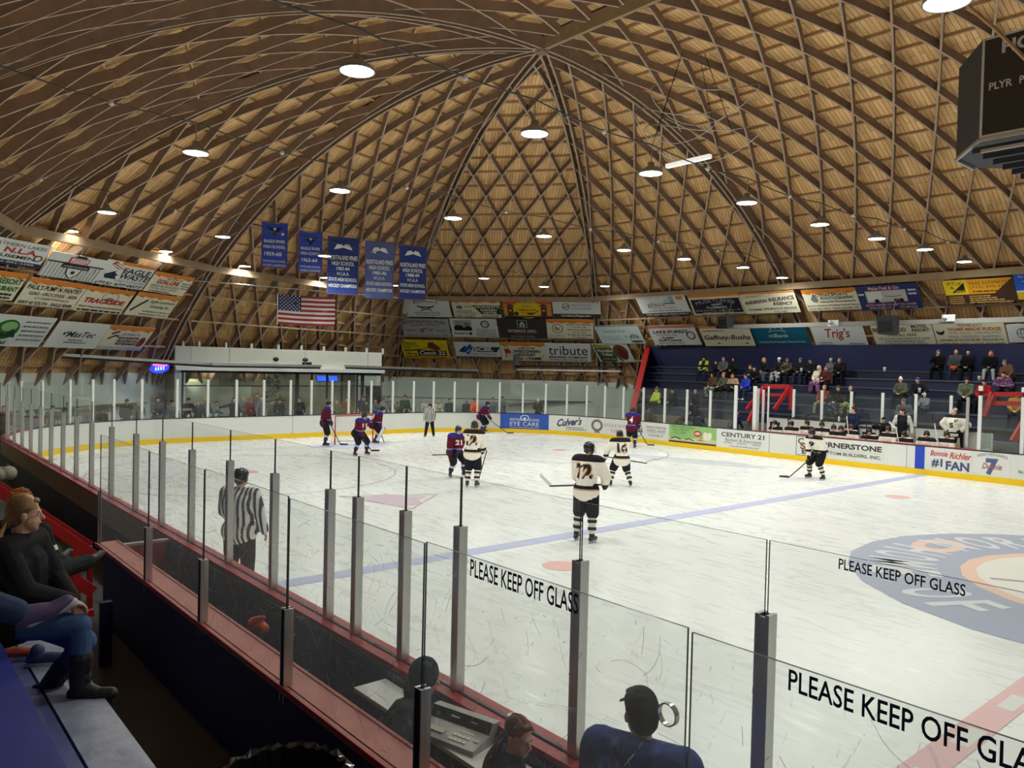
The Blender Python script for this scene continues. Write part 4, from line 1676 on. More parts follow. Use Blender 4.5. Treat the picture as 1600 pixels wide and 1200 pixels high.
sign(PL_MID, (866, 468), (939, 496), (865, 496), WHT, [('R', 0, 0, 1, .22, srgb(70, 55, 52)), ('C', .28, .62, .08, .18, .25, GRY), ('L', [(.22, .55), (.34, .66)], .06, DGR), ('T', 'NICOLET', .6, .7, .42, .12, GRY), ('T', 'COLLEGE', .6, .52, .42, .12, GRY), ('T', 'nicoletcollege.edu', .48, .11, .62, .13, WHT, B3)], 'white banner with a brown bottom strip and round emblem', group=GM)
sign(PL_MID, (632, 497), (706, 527), (632, 525), srgb(176, 180, 182), [('T', 'NORTHLAND PINES', .5, .78, .88, .16, K, {'arc': .08, 'bold': .005}), ('T', 'SCHOOL DISTRICT', .5, .63, .6, .11, K, {'arc': .05}), ('T', 'NP', .42, .36, .1, .26, REDS, B3), ('T', 'Eagles', .2, .36, .22, .12, srgb(160, 90, 90), I2), ('L', [(.48, .5), (.6, .42), (.66, .46), (.58, .34)], .08, GRY), ('L', [(.48, .5), (.52, .3)], .04, GRY)] + lines(.7, .92, .36, .06, GRY) + lines(.08, .94, .1, .04, GRY, seed=9), 'grey banner with arched dark capitals and a small red monogram', group=GM)
sign(PL_MID, (708.5, 497.5), (780, 527), (708, 526), WHT, [('R', .07, .36, .45, .92, srgb(176, 178, 172)), ('G', [(.07, .36), (.07, .58), (.14, .66), (.24, .64), (.28, .5), (.33, .6), (.4, .6), (.45, .52), (.45, .36)], K), ('E', .17, .76, .04, .12, srgb(196, 150, 120)), ('E', .355, .69, .045, .12, BRN), ('E', .355, .68, .025, .09, srgb(206, 160, 132)), ('T', 'RE/MAX', .2, .2, .3, .1, K, B2), ('E', .4, .2, .03, .08, K), ('C', .74, .72, .095, .2, .35, srgb(120, 112, 80)), ('T', 'M & W', .74, .72, .1, .12, srgb(120, 112, 80)), ('T', 'MATT & SAMANTHA WRY', .75, .42, .44, .07, K)] + lines(.56, .94, .31, .04, GRY) + lines(.52, .96, .2, .04, GRY, seed=2) + lines(.52, .96, .1, .04, GRY, seed=4), 'white banner with a photo of two people in dark tops', group=GM)
sign(PL_MID, (782, 497), (856, 530), (782, 527), srgb(58, 56, 58), [('C', .5, .74, .001, .001, .1, WHT), ('L', [(.40, .56), (.60, .56), (.60, .92), (.40, .92), (.40, .56)], .04, LG), ('G', [(.45, .6), (.55, .6), (.56, .72), (.5, .88), (.44, .72)], srgb(206, 200, 190)), ('E', .5, .67, .02, .05, srgb(58, 56, 58)), ('T', 'KICKBACK GRILL', .49, .38, .6, .15, srgb(224, 180, 150), B3), ('T', 'CASUAL DINING', .49, .22, .32, .05, GRY), ('T', '715-337-2255', .49, .09, .5, .08, LG)], 'charcoal banner with a framed flame emblem', group=GM)
sign(PL_MID, (858, 498.5), (928, 528), (856, 528), CRM, TOP + [('C', .23, .52, .12, .24, .12, K), ('T', 'Rx', .23, .52, .1, .2, K, B2), ('T', "Land O' Lakes Pharmacy", .7, .73, .54, .1, K, I2), ('T', '715-547-3788', .7, .6, .3, .07, K), ('T', 'Wall Street Pharmacy', .7, .46, .5, .1, K, I2), ('T', '715-479-4282', .7, .34, .3, .07, K), ('T', 'St. Germain Pharmacy', .7, .2, .5, .1, K, I2), ('T', '715-479-2632', .7, .08, .3, .07, K), ('T', 'Your healthcare', .2, .18, .34, .06, K), ('T', 'specialists & more!', .2, .08, .38, .06, K)], 'cream orange topped banner with a circled symbol and six lines of print', group=GM)
sign(PL_MID, (633, 530), (704, 560.5), (633, 559), srgb(232, 208, 30), [('R', 0, 0, 1, .14, srgb(222, 150, 30)), ('T', 'Flavor', .2, .85, .3, .2, K), ('T', 'IS ACTUAL', .22, .69, .34, .1, K), ('T', 'SIZE', .12, .58, .14, .1, K), ('L', [(.04, .42), (.4, .5)], .1, BRN), ('L', [(.4, .5), (.58, .62)], .04, BRN), ('G', [(.56, .62), (.6, .88), (.7, .9), (.84, .6), (.82, .5), (.7, .48)], srgb(120, 56, 40)), ('L', [(.82, .7), (.94, .78)], .02, BRN), ('L', [(.84, .64), (.96, .66)], .02, BRN), ('R', .33, .18, .95, .46, srgb(34, 24, 40)), ('T', 'Catch 22', .64, .33, .56, .2, WHT, {'bold': .03, 'shear': .15}), ('T', '3 Miles East', .18, .28, .24, .1, K, B2), ('T', 'Hwy 70', .18, .13, .24, .1, K, B2), ('T', 'www.catch22', .64, .07, .5, .07, K)], 'yellow banner with a reddish crayfish and dark name plate', group=GM)
sign(PL_MID, (714, 534), (784, 561), (714, 558.5), WHT, [('R', 0, -.02, 1, .10, K), ('G', [(.06, .4), (.22, .75), (.28, .75), (.14, .4)], K), ('G', [(.1, .36), (.3, .74), (.36, .92), (.4, .6), (.28, .2), (.22, .36)], BLU), ('G', [(.24, .4), (.32, .6), (.36, .5), (.28, .36)], srgb(140, 170, 220)), ('T', 'X', .44, .56, .1, .3, K), ('G', [(.5, .72), (1, .72), (.92, .4), (.5, .4)], srgb(30, 50, 50)), ('T', 'CEL', .68, .58, .34, .26, WHT, {'bold': .05, 'shear': .2}), ('T', 'Hockey Development', .62, .26, .6, .12, srgb(90, 110, 130), I2), ('T', 'xcelhockey development@gmail.com', .5, .04, .9, .07, WHT)], 'white banner with a blue stylised figure and dark slanted capitals', group=GM)
sign(PL_MID, (787, 534), (854, 564.5), (785, 562), CRM, TOP + [('T', 'HOME OF THE', .58, .70, .4, .09, K, I2), ('T', 'WISCONSIN', .58, .53, .6, .16, srgb(30, 50, 90), B3), ('T', 'HOCKEY', .56, .34, .44, .15, srgb(30, 50, 90), B3), ('T', 'HALL', .38, .14, .22, .15, K, B3), ('T', 'of', .57, .14, .07, .12, K), ('T', 'FAME', .76, .14, .28, .15, K, B3), ('E', .14, .72, .05, .09, CRM), ('C', .14, .72, .05, .09, .3, GRY), ('G', [(.08, .64), (.2, .64), (.22, .42), (.1, .4)], REDS), ('L', [(.12, .4), (.1, .18)], .07, REDS), ('L', [(.18, .42), (.2, .22)], .07, srgb(220, 200, 190)), ('L', [(.2, .52), (.38, .3)], .03, K), ('L', [(.92, .24), (.96, .32)], .05, GRY)], 'cream orange topped banner with a small red hockey figure', group=GM)
sign(PL_MID, (857, 536), (924, 565.5), (854, 564), WHT, [('T', 'tribute', .5, .62, .86, .5, K), ('T', 'BREWING COMPANY', .5, .24, .86, .12, K, B3)] + lines(.08, .92, .1, .04, GRY), 'white banner with one very large lowercase word', group=GM)

# ---- over the far bleachers
sign(PL_BC, (936, 508.5), (1010, 537), (942, 536.5), srgb(206, 224, 218), [('R', 0, .95, 1, 1, GRY), ('T', 'Veneral Arts', .42, .70, .5, .16, srgb(150, 166, 164), I2), ('T', '715-337-2234', .3, .38, .4, .1, srgb(150, 166, 164)), ('C', .82, .3, .1, .2, .2, srgb(70, 90, 92), (0, 200)), ('E', .84, .12, .14, .06, srgb(70, 90, 92)), ('L', [(.74, .38), (.92, .34)], .06, srgb(90, 110, 110)), ('E', .64, .4, .03, .05, LG)] + lines(.2, .55, .28, .04, LG), 'pale aqua banner with faint script and a grey animal drawing', group=GF)
sign(PL_BC, (931, 537), (993, 566), (938, 565), WHT, [('G', [(.02, .96), (.5, .9), (.56, .3), (.5, .02), (.06, .02)], srgb(60, 90, 50)), ('T', 'NORTHWOODS', .28, .84, .48, .16, srgb(226, 200, 60), B3), ('T', 'Portable', .3, .62, .42, .16, WHT, B3), ('T', 'Toilets', .32, .42, .3, .16, WHT, B3), ('R', .08, .08, .54, .26, DGR), ('T', '715-891-0568', .32, .17, .38, .09, WHT), ('E', .74, .6, .2, .34, srgb(120, 66, 30)), ('E', .78, .42, .12, .28, srgb(110, 30, 24)), ('E', .72, .72, .03, .05, K), ('G', [(.54, .4), (.62, .1), (.72, .06), (.6, .5)], srgb(70, 110, 50))], 'banner with a brown bear head beside green panel, next to the red raking edge', group=GF)
sign(PL_BC, (998, 464), (1082, 491), (1007, 494), WHT, [('R', 0, 0, 1, .16, srgb(50, 56, 70)), ('T', 'glass', .36, .56, .36, .28, srgb(90, 98, 104)), ('T', 'AND MORE', .5, .40, .5, .07, GRY), ('R', .54, .6, .76, .64, K), ('G', [(.56, .64), (.56, .82), (.64, .84), (.64, .64)], srgb(190, 210, 220)), ('G', [(.66, .64), (.66, .98), (.76, .94), (.76, .66)], srgb(150, 180, 200)), ('R', .82, .78, .95, .94, srgb(226, 140, 70))] + lines(.16, .84, .27, .04, GRY) + lines(.08, .95, .09, .06, LG, seed=5), 'white banner with small blue window drawing and dark bottom strip', group=GF)
sign(PL_BC, (1079, 461), (1165, 489), (1086, 492), CRM, [('R', 0, .86, 1, 1, ORG), ('R', .03, .06, .98, .76, srgb(30, 34, 54)), ('T', 'MUSKYLAND', .5, .56, .76, .18, LG, {'arc': .12}), ('G', [(.4, .5), (.62, .54), (.6, .46), (.44, .42)], LG), ('T', 'PLUMBING', .5, .34, .4, .1, WHT, B2), ('T', '(715) 479-7012 - Eagle River, WI', .5, .19, .88, .1, WHT)] + lines(.2, .8, .1, .04, LG), 'orange edged banner with arched letters on a dark panel', group=GF)
sign(PL_BC, (1161, 457.5), (1252, 487), (1167, 490), CRM, [('R', 0, .92, 1, 1, ORG), ('T', 'COMPLIMENTS', .22, .82, .36, .1, srgb(90, 70, 20), {'rise': .04}), ('T', 'ANDERSON', .26, .56, .42, .16, K, {'bold': .03, 'rise': .08}), ('T', 'INSURANCE', .74, .66, .46, .18, K, {'bold': .03, 'rise': .08}), ('T', 'AGENCY', .74, .44, .36, .15, K, B3), ('C', .5, .88, .07, .1, .15, srgb(200, 150, 130)), ('T', 'Complete', .2, .2, .26, .14, K, I2), ('T', 'INSURANCE SERVICE', .66, .22, .6, .1, K, I2), ('T', '479-7491', .66, .07, .24, .08, K)], 'cream banner with two words rising at a slant in heavy capitals', group=GF)
sign(PL_FAR, (1252, 454), (1348, 483), (1263, 486), CRM, TOP + [('T', 'ACTION SPORTS', .5, .74, .66, .13, K, B2), ('T', 'PHOTOGRAPHY', .62, .58, .6, .13, K, B2), ('T', 'Lakeside Photography', .62, .41, .66, .11, K, I2), ('T', 'Seniors-Children-Weddings-Special Events', .5, .24, .94, .1, K, I2), ('T', '(715) 479-2974   EAGLE RIVER, WI', .5, .09, .9, .09, K, B2), ('E', .2, .56, .06, .14, GRY)], 'cream orange topped banner with capitals and one small figure drawing', group=GF)
sign(PL_FAR, (1337, 447), (1443, 478), (1348, 484), srgb(44, 54, 110), [('T', 'Make Fuel & Go', .46, .88, .5, .14, srgb(230, 160, 160), B3), ('R', .14, .3, .8, .78, srgb(196, 196, 190)), ('G', [(.16, .36), (.16, .74), (.4, .74), (.42, .36)], srgb(230, 230, 226)), ('G', [(.4, .36), (.42, .6), (.62, .72), (.78, .6), (.8, .36)], srgb(210, 208, 202)), ('E', .3, .36, .04, .08, K), ('E', .62, .36, .04, .08, K), ('E', .7, .36, .04, .08, K), ('L', [(.44, .56), (.58, .52), (.72, .56)], .05, GRY), ('T', 'GOOD FRIENDS TO KEEP YOU WARM', .5, .2, .82, .09, srgb(230, 160, 160), B3), ('T', 'WWW.FUEL.COM', .32, .08, .38, .08, WHT), ('T', '715-479-6161', .78, .08, .28, .08, WHT)] + lines(.02, .13, .66, .07, WHT) + lines(.84, .97, .76, .07, WHT) + lines(.84, .97, .62, .07, WHT, seed=4), 'blue banner with a photo of a white delivery truck', group=GF)
sign(PL_FAR, (1469, 439), (1592, 468), (1482, 474), srgb(70, 46, 34), [('G', [(0, .36), (.7, .36), (.98, .98), (0, 1)], srgb(222, 160, 30)), ('G', [(0, .36), (.34, .36), (.34, 1), (0, 1)], srgb(238, 200, 30)), ('T', 'PITLIK', .17, .84, .22, .14, K), ('T', '&', .12, .68, .06, .12, K), ('G', [(.1, .46), (.3, .46), (.3, .88)], K), ('T', 'WICK', .23, .51, .14, .08, srgb(238, 200, 30), B2), ('T', 'FREE ESTIMATES', .66, .82, .56, .13, BRN), ('T', '(715) 479-7450', .66, .64, .56, .13, BRN)] + lines(.4, .9, .47, .05, BRN) + [x for k in range(4) for x in lines(.04, .26, .28 - k * .08, .045, srgb(200, 160, 90), seed=k) + lines(.34, .34 + .3 + .1 * k, .29 - k * .08, .05, srgb(200, 160, 90), seed=k + 9)], 'yellow and brown banner with a black triangle emblem', group=GF)
sign(PL_FAR, (1582, 426), (1672, 460), (1592, 467), srgb(40, 90, 200), [('R', 0, 0, 1, .3, srgb(226, 180, 40)), ('R', 0, .28, 1, .34, WHT), ('T', 'For great rates', .3, .84, .4, .1, WHT), ('T', 'or people', .3, .68, .3, .1, WHT), ('T', 'call us', .3, .52, .24, .1, WHT)], 'bright blue and yellow banner cut by the frame edge', group=GF)
sign(PL_BC, (1016, 509), (1097, 539), (1024, 539), WHT, [('R', 0, .86, 1, 1, srgb(196, 130, 96)), ('T', 'LAKE FOREST', .46, .68, .74, .16, NVY, B3), ('C', .86, .48, .09, .2, .25, NVY), ('T', 'RECREATION AREA', .36, .52, .46, .08, GRY), ('T', 'Public', .36, .38, .26, .09, K, B3), ('T', 'Golf Course', .38, .26, .5, .11, K, B3), ('T', 'Health & Fitness Center', .4, .12, .56, .09, NVY)], 'white banner with navy capitals beside the red raking edge, lower row', group=GF)
sign(PL_BC, (1099, 510), (1182, 541), (1104, 540), CRM, [('R', 0, .92, .42, 1, ORG), ('T', 'Compliments of...', .28, .78, .46, .12, BRN, I2), ('T', 'Gaffney-Busha', .5, .42, .92, .3, K, I2), ('G', [(.26, .12), (.3, .2), (.34, .12)], K), ('G', [(.82, .12), (.86, .2), (.9, .12)], K)], 'cream banner with two large italic names in the lower row', group=GF)
sign(PL_FAR, (1182, 508), (1269, 541), (1184, 541), srgb(20, 96, 124), [('T', 'mBank', .48, .50, .36, .17, WHT), ('T', 'Community Focused. Client Driven.', .5, .20, .86, .12, WHT), ('C', .48, .52, .26, .22, .08, WHT, (50, 130)), ('L', [(.36, .78), (.43, .92), (.47, .84), (.52, .95), (.60, .78)], .04, WHT)], 'teal banner with white mountain outline in the lower row', group=GF)
sign(PL_FAR, (1267, 508), (1359, 541), (1277, 541), WHT, [('T', "Trig's", .5, .58, .46, .56, srgb(176, 60, 66), I2)] + lines(.1, .34, .2, .04, GRY) + lines(.06, .38, .1, .04, GRY) + lines(.66, .94, .16, .05, GRY) + lines(.66, .96, .08, .04, GRY), 'white banner with one red brush script word in the lower row', group=GF)
sign(PL_FAR, (1361, 504), (1465, 540), (1370, 540), CRM, [('R', 0, .90, 1, 1, ORG), ('T', 'BRAYWOOD', .3, .68, .56, .18, srgb(120, 80, 10), B3), ('T', 'MOTEL', .8, .80, .26, .12, K, B2), ('T', 'RESORT', .81, .65, .28, .12, K, B2), ('T', 'OPEN ALL YEAR', .48, .46, .5, .11, BRN, B2), ('T', 'ON CATFISH LAKE CHAIN OF 28 LAKES', .5, .31, .84, .08, K), ('T', '& ON SNOWMOBILE TRAIL', .5, .19, .66, .08, K), ('T', '1 1/2 MILES SOUTH OFF HWY 45', .5, .07, .72, .08, K)], 'cream orange topped banner with wide brown capitals behind a black speaker', group=GF)
sign(PL_FAR, (1459, 504), (1577, 539), (1467, 540), CRM, [('T', "TREMBLAY'S", .52, .88, .36, .11, K), ('T', 'HOME MADE FUDGE', .58, .72, .74, .14, srgb(196, 110, 20), B3), ('T', 'Turtles - Hand Dips - Cashew Brittle & More', .58, .56, .72, .09, K), ('T', 'MAIL ORDERS SHIPPED', .56, .41, .72, .11, GRY), ('T', 'HAYWARD, WI  STILLWATER, MN  EAGLE RIVER, WI', .5, .26, .9, .09, K, B2), ('T', '1-888-586-3502 - (715) 479-8488', .5, .1, .92, .12, srgb(150, 100, 20), B2), ('E', .09, .64, .06, .14, K), ('E', .09, .7, .05, .08, CRM)], 'cream banner with ochre capitals and a small kettle drawing', group=GF)
sign(PL_FAR, (1572, 507), (1668, 533), (1578, 535), WHT, [('C', .28, .5, .12, .3, .16, GRY), ('L', [(.16, .5), (.4, .5)], .03, GRY), ('C', .28, .5, .05, .3, .3, GRY)], 'white banner with a grey globe outline cut by the frame edge', group=GF)

# ================================================================== championship banners and the flag
BLU1, BLU2, BLU3 = srgb(52, 76, 176), srgb(40, 60, 130), srgb(84, 100, 158)
PX = (np.array([-29.6, 0, 0]), np.array([0.93, -0.36, 0.0]))


def gonfalon(TL, TR, BL, base, items, label, rod=True):
    P, n = PX
    n = n / np.linalg.norm(n)
    tl, tr, bl = at_plane(*TL, P, n), at_plane(*TR, P, n), at_plane(*BL, P, n)
    u = np.array([-n[1], n[0], 0])
    if u @ (tr - tl) < 0:
        u = -u
    v = np.array([0, 0, 1.0])
    W, H = float((tr - tl) @ u), float(tl[2] - bl[2])
    o = empty('championship_banner', label, 'banner', tl + u * W / 2 - v * H, 0, 'blue championship banners over the goal')
    org = -u * W / 2

    def place(a, b, d):
        wob = 0.03 * math.sin(a / W * 9 + b * 2.0) * (0.3 + 0.7 * (1 - b / H))
        return Vector(org + u * a + v * b + n * (d + wob))
    mb = MB()
    NX, NY = 10, 12
    vs, fs = [], []
    for dd in (-0.004, 0.004):
        for j in range(NY + 1):
            for i in range(NX + 1):
                sag = 0.05 * math.sin(PI * i / NX) * (j / NY) * (0 if rod else 1)
                vs.append(place(W * i / NX, H * j / NY - sag, dd))
    q = (NX + 1) * (NY + 1)
    for j in range(NY):
        for i in range(NX):
            a = j * (NX + 1) + i
            fs.append((a, a + 1, a + NX + 2, a + NX + 1))
            fs.append((q + a, q + a + 1, q + a + NX + 2, q + a + NX + 1))
    mb.add(vs, fs, flat(base, 0.8), True)
    mb.build('cloth', None, o)
    mb = MB()
    fr = srgb(120, 70, 120)
    paint(mb, [('R', 0, 0, .02, 1, fr), ('R', .98, 0, 1, 1, fr), ('R', 0, 0, 1, .012, fr), ('R', 0, .988, 1, 1, fr)] + items, lambda a, b, d: place(a, b, d + 0.03), W, H, 0.004)
    mb.build('lettering', None, o)
    mb = MB()
    mb.tube([Vector(org + v * H), Vector(org + u * W + v * H)], 0.014, M_concd, 6)
    mb.build('top_rod', None, o)
    return o


def eagle(y):
    return [('G', [(.2, y + .06), (.45, y + .02), (.5, y - .06), (.55, y + .02), (.8, y + .06), (.66, y - .04), (.56, y - .08), (.52, y - .14), (.46, y - .14), (.44, y - .08), (.34, y - .04)], NVY), ('E', .5, y + .01, .05, .03, WHT)]


def wings(y):
    return [('G', [(.2, y - .05), (.3, y + .04), (.44, y + .05), (.5, y + .01), (.56, y + .05), (.7, y + .04), (.8, y - .05), (.62, y - .03), (.5, y - .01), (.38, y - .03)], WHT)]


gonfalon((409, 346), (450, 349), (407, 417), BLU1, eagle(.84) + [('T', 'EAGLE RIVER', .5, .58, .8, .07, WHT, B2), ('T', 'HIGH SCHOOL', .5, .46, .84, .07, WHT, B2), ('T', '1959-60', .44, .3, .66, .09, WHT, B2), ('T', 'STATE HIGH SCHOOL', .5, .14, .86, .05, WHT), ('T', 'HOCKEY CHAMPIONS', .5, .05, .86, .05, WHT)], 'blue champions banner dated 1959-60 with an eagle at top', False)
gonfalon((467, 360), (504, 363), (464, 425), BLU1, eagle(.80) + [('T', 'EAGLE RIVER', .5, .58, .8, .07, WHT, B2), ('T', 'HIGH SCHOOL', .5, .46, .84, .07, WHT, B2), ('T', '1963-64', .46, .3, .66, .09, WHT, B2), ('T', 'STATE HIGH SCHOOL', .5, .14, .86, .05, WHT), ('T', 'HOCKEY CHAMPIONS', .5, .05, .86, .05, WHT)], 'blue champions banner dated 1963-64 with an eagle at top', False)
NPI = [('T', 'NORTHLAND PINES', .5, .64, .92, .08, WHT, B2), ('T', 'HIGH SCHOOL', .5, .54, .72, .07, WHT, B2), ('T', 'W.I.A.A.', .5, .36, .4, .06, WHT), ('T', 'STATE HIGH SCHOOL', .5, .26, .9, .06, WHT, B2), ('T', 'HOCKEY CHAMPIONS', .5, .15, .9, .06, WHT, B2)]
gonfalon((512, 369), (561, 372), (511, 459), BLU2, wings(.83) + NPI + [('T', '1983-84', .5, .45, .42, .06, WHT, B2)], 'dark blue champions banner dated 1983-84 with winged puck')
gonfalon((571, 376), (616, 379), (573, 466), BLU3, wings(.85) + NPI + [('T', '1985-86', .5, .45, .48, .06, WHT, B2)], 'faded blue champions banner dated 1985-86 with winged puck')
gonfalon((624, 383), (667, 385), (625, 467), BLU2, wings(.86) + NPI + [('T', '1988-89', .5, .45, .48, .06, WHT, B2)], 'dark blue champions banner dated 1988-89 with winged puck')
mb = MB()
pr = [at_plane(px, py, *PX) for px, py in ((330, 325), (409, 344), (505, 361), (620, 381), (700, 392))]
mb.tube(pr, 0.012, M_concd, 5)
tag(mb.build('banner_cable'), 'thin cable carrying the five blue champions banners', 'cable')


def build_flag():
    P, n = np.array([-33.6, 0, 0]), np.array([0.97, -0.25, 0])
    n = n / np.linalg.norm(n)
    tl, tr, bl = at_plane(432, 459, P, n), at_plane(521, 463, P, n), at_plane(434, 506, P, n)
    u = np.array([-n[1], n[0], 0])
    v = np.array([0, 0, 1.0])
    W, H = float((tr - tl) @ u), float(tl[2] - bl[2])
    o = empty('national_flag', 'stars and stripes flag hanging over the lobby front', 'flag', bl + u * W / 2)
    org = -u * W / 2
    RD, BL_, WH = srgb(150, 34, 40), srgb(30, 36, 90), srgb(226, 222, 214)

    def place(a, b, d):
        return Vector(org + u * a + v * (b - 0.03 * math.sin(PI * a / W)) + n * (d + 0.05 * math.sin(a * 4.5 + b)))
    mb = MB()
    for dd, mm in ((-0.004, flat(WH, 0.8)),):
        vs, fs = [], []
        for i in range(25):
            vs += [place(W * i / 24, 0, dd), place(W * i / 24, H, dd)]
            if i:
                q = 2 * i
                fs.append((q - 2, q, q + 1, q - 1))
        mb.add(vs, fs, mm)
    mb.build('cloth', None, o)
    mb = MB()
    it = []
    for k in range(7):
        y = 1 - (2 * k + 1) / 13
        x0 = 0.4 if k < 4 else 0
        for j in range(12):
            xa, xb = x0 + (1 - x0) * j / 12, x0 + (1 - x0) * (j + 1) / 12
            it.append(('G', [(xa, y), (xb, y), (xb, y + 1 / 13), (xa, y + 1 / 13)], RD))
    for j in range(6):
        it.append(('G', [(.4 * j / 6, 6 / 13), (.4 * (j + 1) / 6, 6 / 13), (.4 * (j + 1) / 6, 1), (.4 * j / 6, 1)], BL_))
    paint(mb, it, lambda a, b, d: place(a, b, d + 0.012), W, H, 0.0002)
    mb.build('stripe_field', None, o)
    mb = MB()
    it = []
    for r in range(9):
        for c in range(6 if r % 2 == 0 else 5):
            cx = .4 * ((c + 0.5) / 6 if r % 2 == 0 else (c + 1) / 6)
            cy = 6 / 13 + 7 / 13 * (r + 0.6) / 9.2
            pts = []
            for k in range(10):
                g = PI / 2 + k * PI / 5
                rr = .017 if k % 2 == 0 else .0075
                pts.append((cx + rr * math.cos(g), cy + rr * W / H * math.sin(g)))
            it.append(('G', pts, WH))
    paint(mb, it, lambda a, b, d: place(a, b, d + 0.03), W, H, 0.0001)
    mb.build('star_field', None, o)
    mb = MB()
    mb.tube([Vector(org - u * 0.02 - v * 0.05), Vector(org - u * 0.02 + v * (H + 0.02))], 0.016, M_aluw, 6)
    mb.build('hoist_rod', None, o)
    mb = MB()
    a = at_plane(300, 438, P, n)
    b = at_plane(680, 470, P, n)
    mb.tube([a, b], 0.03, M_steel, 6)
    tag(mb.build('flag_cable'), 'pale steel cable that carries the stars and stripes flag', 'cable')


build_flag()


# ================================================================== scoreboard
def build_scoreboard():
    m_case = mat('score_black', (0.018, 0.02, 0.022), 0.22, spec=0.6)
    m_side = mat('score_side', (0.035, 0.038, 0.045), 0.5)
    y = -1.5
    tl, bl = at_y(1536, 62, y), at_y(1538, 215, y)
    x0, zt, zb = float(tl[0]), float(tl[2]), float(bl[2])
    xe = -x0
    o = empty('scoreboard', 'black hanging scoreboard with white trim and lettering over center ice', 'scoreboard', (0, 0, zb))
    zb2 = zt - zb
    ch = 0.75
    plan = [(x0, y), (xe, y), (xe + ch, y + ch * 1.4), (xe + ch, -y - ch * 1.4), (xe, -y), (x0, -y), (x0 - ch, -y - ch * 1.4), (x0 - ch, y + ch * 1.4)]
    mb = MB()
    vs = [(*p, 0) for p in plan] + [(*p, zb2) for p in plan]
    fs = [tuple(range(8))[::-1], tuple(range(8, 16))]
    for k in range(8):
        fs.append((k, (k + 1) % 8, 8 + (k + 1) % 8, 8 + k))
    mb.add(vs, fs, m_side)
    mb.build('case', None, o)
    mb = MB()
    mb.add([(x0 + .01, y - .012, .01), (xe - .01, y - .012, .01), (xe - .01, y - .012, zb2 - .01), (x0 + .01, y - .012, zb2 - .01)], [(0, 1, 2, 3)], m_case)
    mb.build('face_panel', None, o)
    W, H = xe - x0, zb2
    mb = MB()
    GR = srgb(196, 196, 190)
    it = [('R', 0, 0, 1, .022, GR), ('R', 0, .978, 1, 1, GR), ('R', 0, 0, .009, 1, GR), ('R', .991, 0, 1, 1, GR), ('T', 'HOME', .16, .87, .19, .13, GR, B3), ('T', 'GUEST', .84, .87, .2, .13, GR, B3), ('T', 'PLYR', .065, .5, .075, .075, GR, B2), ('T', 'PENALTY', .19, .5, .13, .075, GR, B2), ('T', 'PLYR', .8, .5, .075, .075, GR, B2), ('T', 'PENALTY', .92, .5, .13, .075, GR, B2), ('T', 'PERIOD', .5, .87, .14, .09, GR, B2)]
    paint(mb, it, lambda a, b, d: Vector((x0 + a, y - .012 - d, b)), W, H, 0.004)
    mb.build('lettering', None, o)
    # under-slung frame
    mb = MB()
    for a, b in (((x0 - ch, y + ch * 1.4), (x0, y)), ((x0, y), (xe, y)), ((x0 - ch, -y - ch * 1.4), (x0 - ch, y + ch * 1.4))):
        mb.beam((*a, -0.03), (*b, -0.03), 0.05, 0.05, M_alu)
    for k in range(6):
        yy = y + 0.3 + k * 0.5
        mb.beam((x0 - .2, yy, -0.12), (xe, yy, -0.12), 0.05, 0.10, m_side)
    mb.beam((x0, y + .1, -0.2), (xe, y + .1, -0.2), 0.06, 0.05, M_alu)
    mb.build('under_frame', None, o)
    for sx in (-1, 1):
        for sy in (-1, 1):
            mb = MB()
            mb.tube([(sx * 1.6, sy * 1.0, zb2), (sx * 0.6, sy * 0.5 + 1.0, 14.4 - zb)], 0.02, M_steel, 6)
            mb.build('hanging_cable', None, o)
    mb = MB()
    mb.tube([at_y(1430, -60, -1.9), at_y(1555, 45, -1.9), at_y(1700, 190, -1.9)], 0.035, M_purlin, 6)
    tag(mb.build('support_cable'), 'pair of slanting ropes crossing in front of the scoreboard', 'rope')


build_scoreboard()

# ================================================================== things fixed under the roof
# radiant heater tubes over the walkways
for a, b, lab in (((92, 554), (330, 569), 'shiny heater tube over the near corner walkway'), ((330, 569), (500, 572), 'shiny heater tube in front of the lobby fascia'), ((540, 572), (745, 579), 'shiny heater tube over the walkway behind the end boards')):
    pa, pb = at_x(*a, -34.6), at_x(*b, -35.2)
    mb = MB()
    d = Vector(pb) - Vector(pa)
    mb.beam(pa, pb, 0.34, 0.12, mat('heater_metal', (0.62, 0.62, 0.60), 0.3, metal=0.8))
    o = empty('heater_tube', lab, 'heater', (0, 0, 0), 0, 'heater tubes over the walkways')
    mb.build('reflector', None, o)
    mb = MB()
    mb.tube([Vector(pa) - Vector((0, 0, .1)), Vector(pb) - Vector((0, 0, .1))], 0.05, M_concd, 8)
    mb.build('burner_tube', None, o)
    for f in (0.15, 0.85):
        mb = MB()
        p = Vector(pa) + d * f
        mb.tube([p, p + Vector((0.0, 0, 1.6))], 0.012, M_steel, 5)
        mb.build('hanging_chain', None, o)
o = empty('heater_tube', 'dark heater rail below the banners and beside the red raking edge', 'heater', (0, 0, 0), 0, 'heater tubes over the walkways')
mb = MB()
pa, pb = at_x(806, 572, -35.4), at_y(970, 574, 17.2)
mb.beam(pa, pb, 0.3, 0.10, M_rubber)
mb.build('reflector', None, o)
mb = MB()
mb.beam(Vector(pa) - Vector((0, 0, .22)), Vector(pb) - Vector((0, 0, .22)), 0.08, 0.08, M_aluw)
mb.build('burner_tube', None, o)
mb = MB()
mb.box(Vector(pa) + Vector((0, 0, .25)), (0.3, 0.25, 0.95), M_concd)
mb.build('hanger_box', None, o)
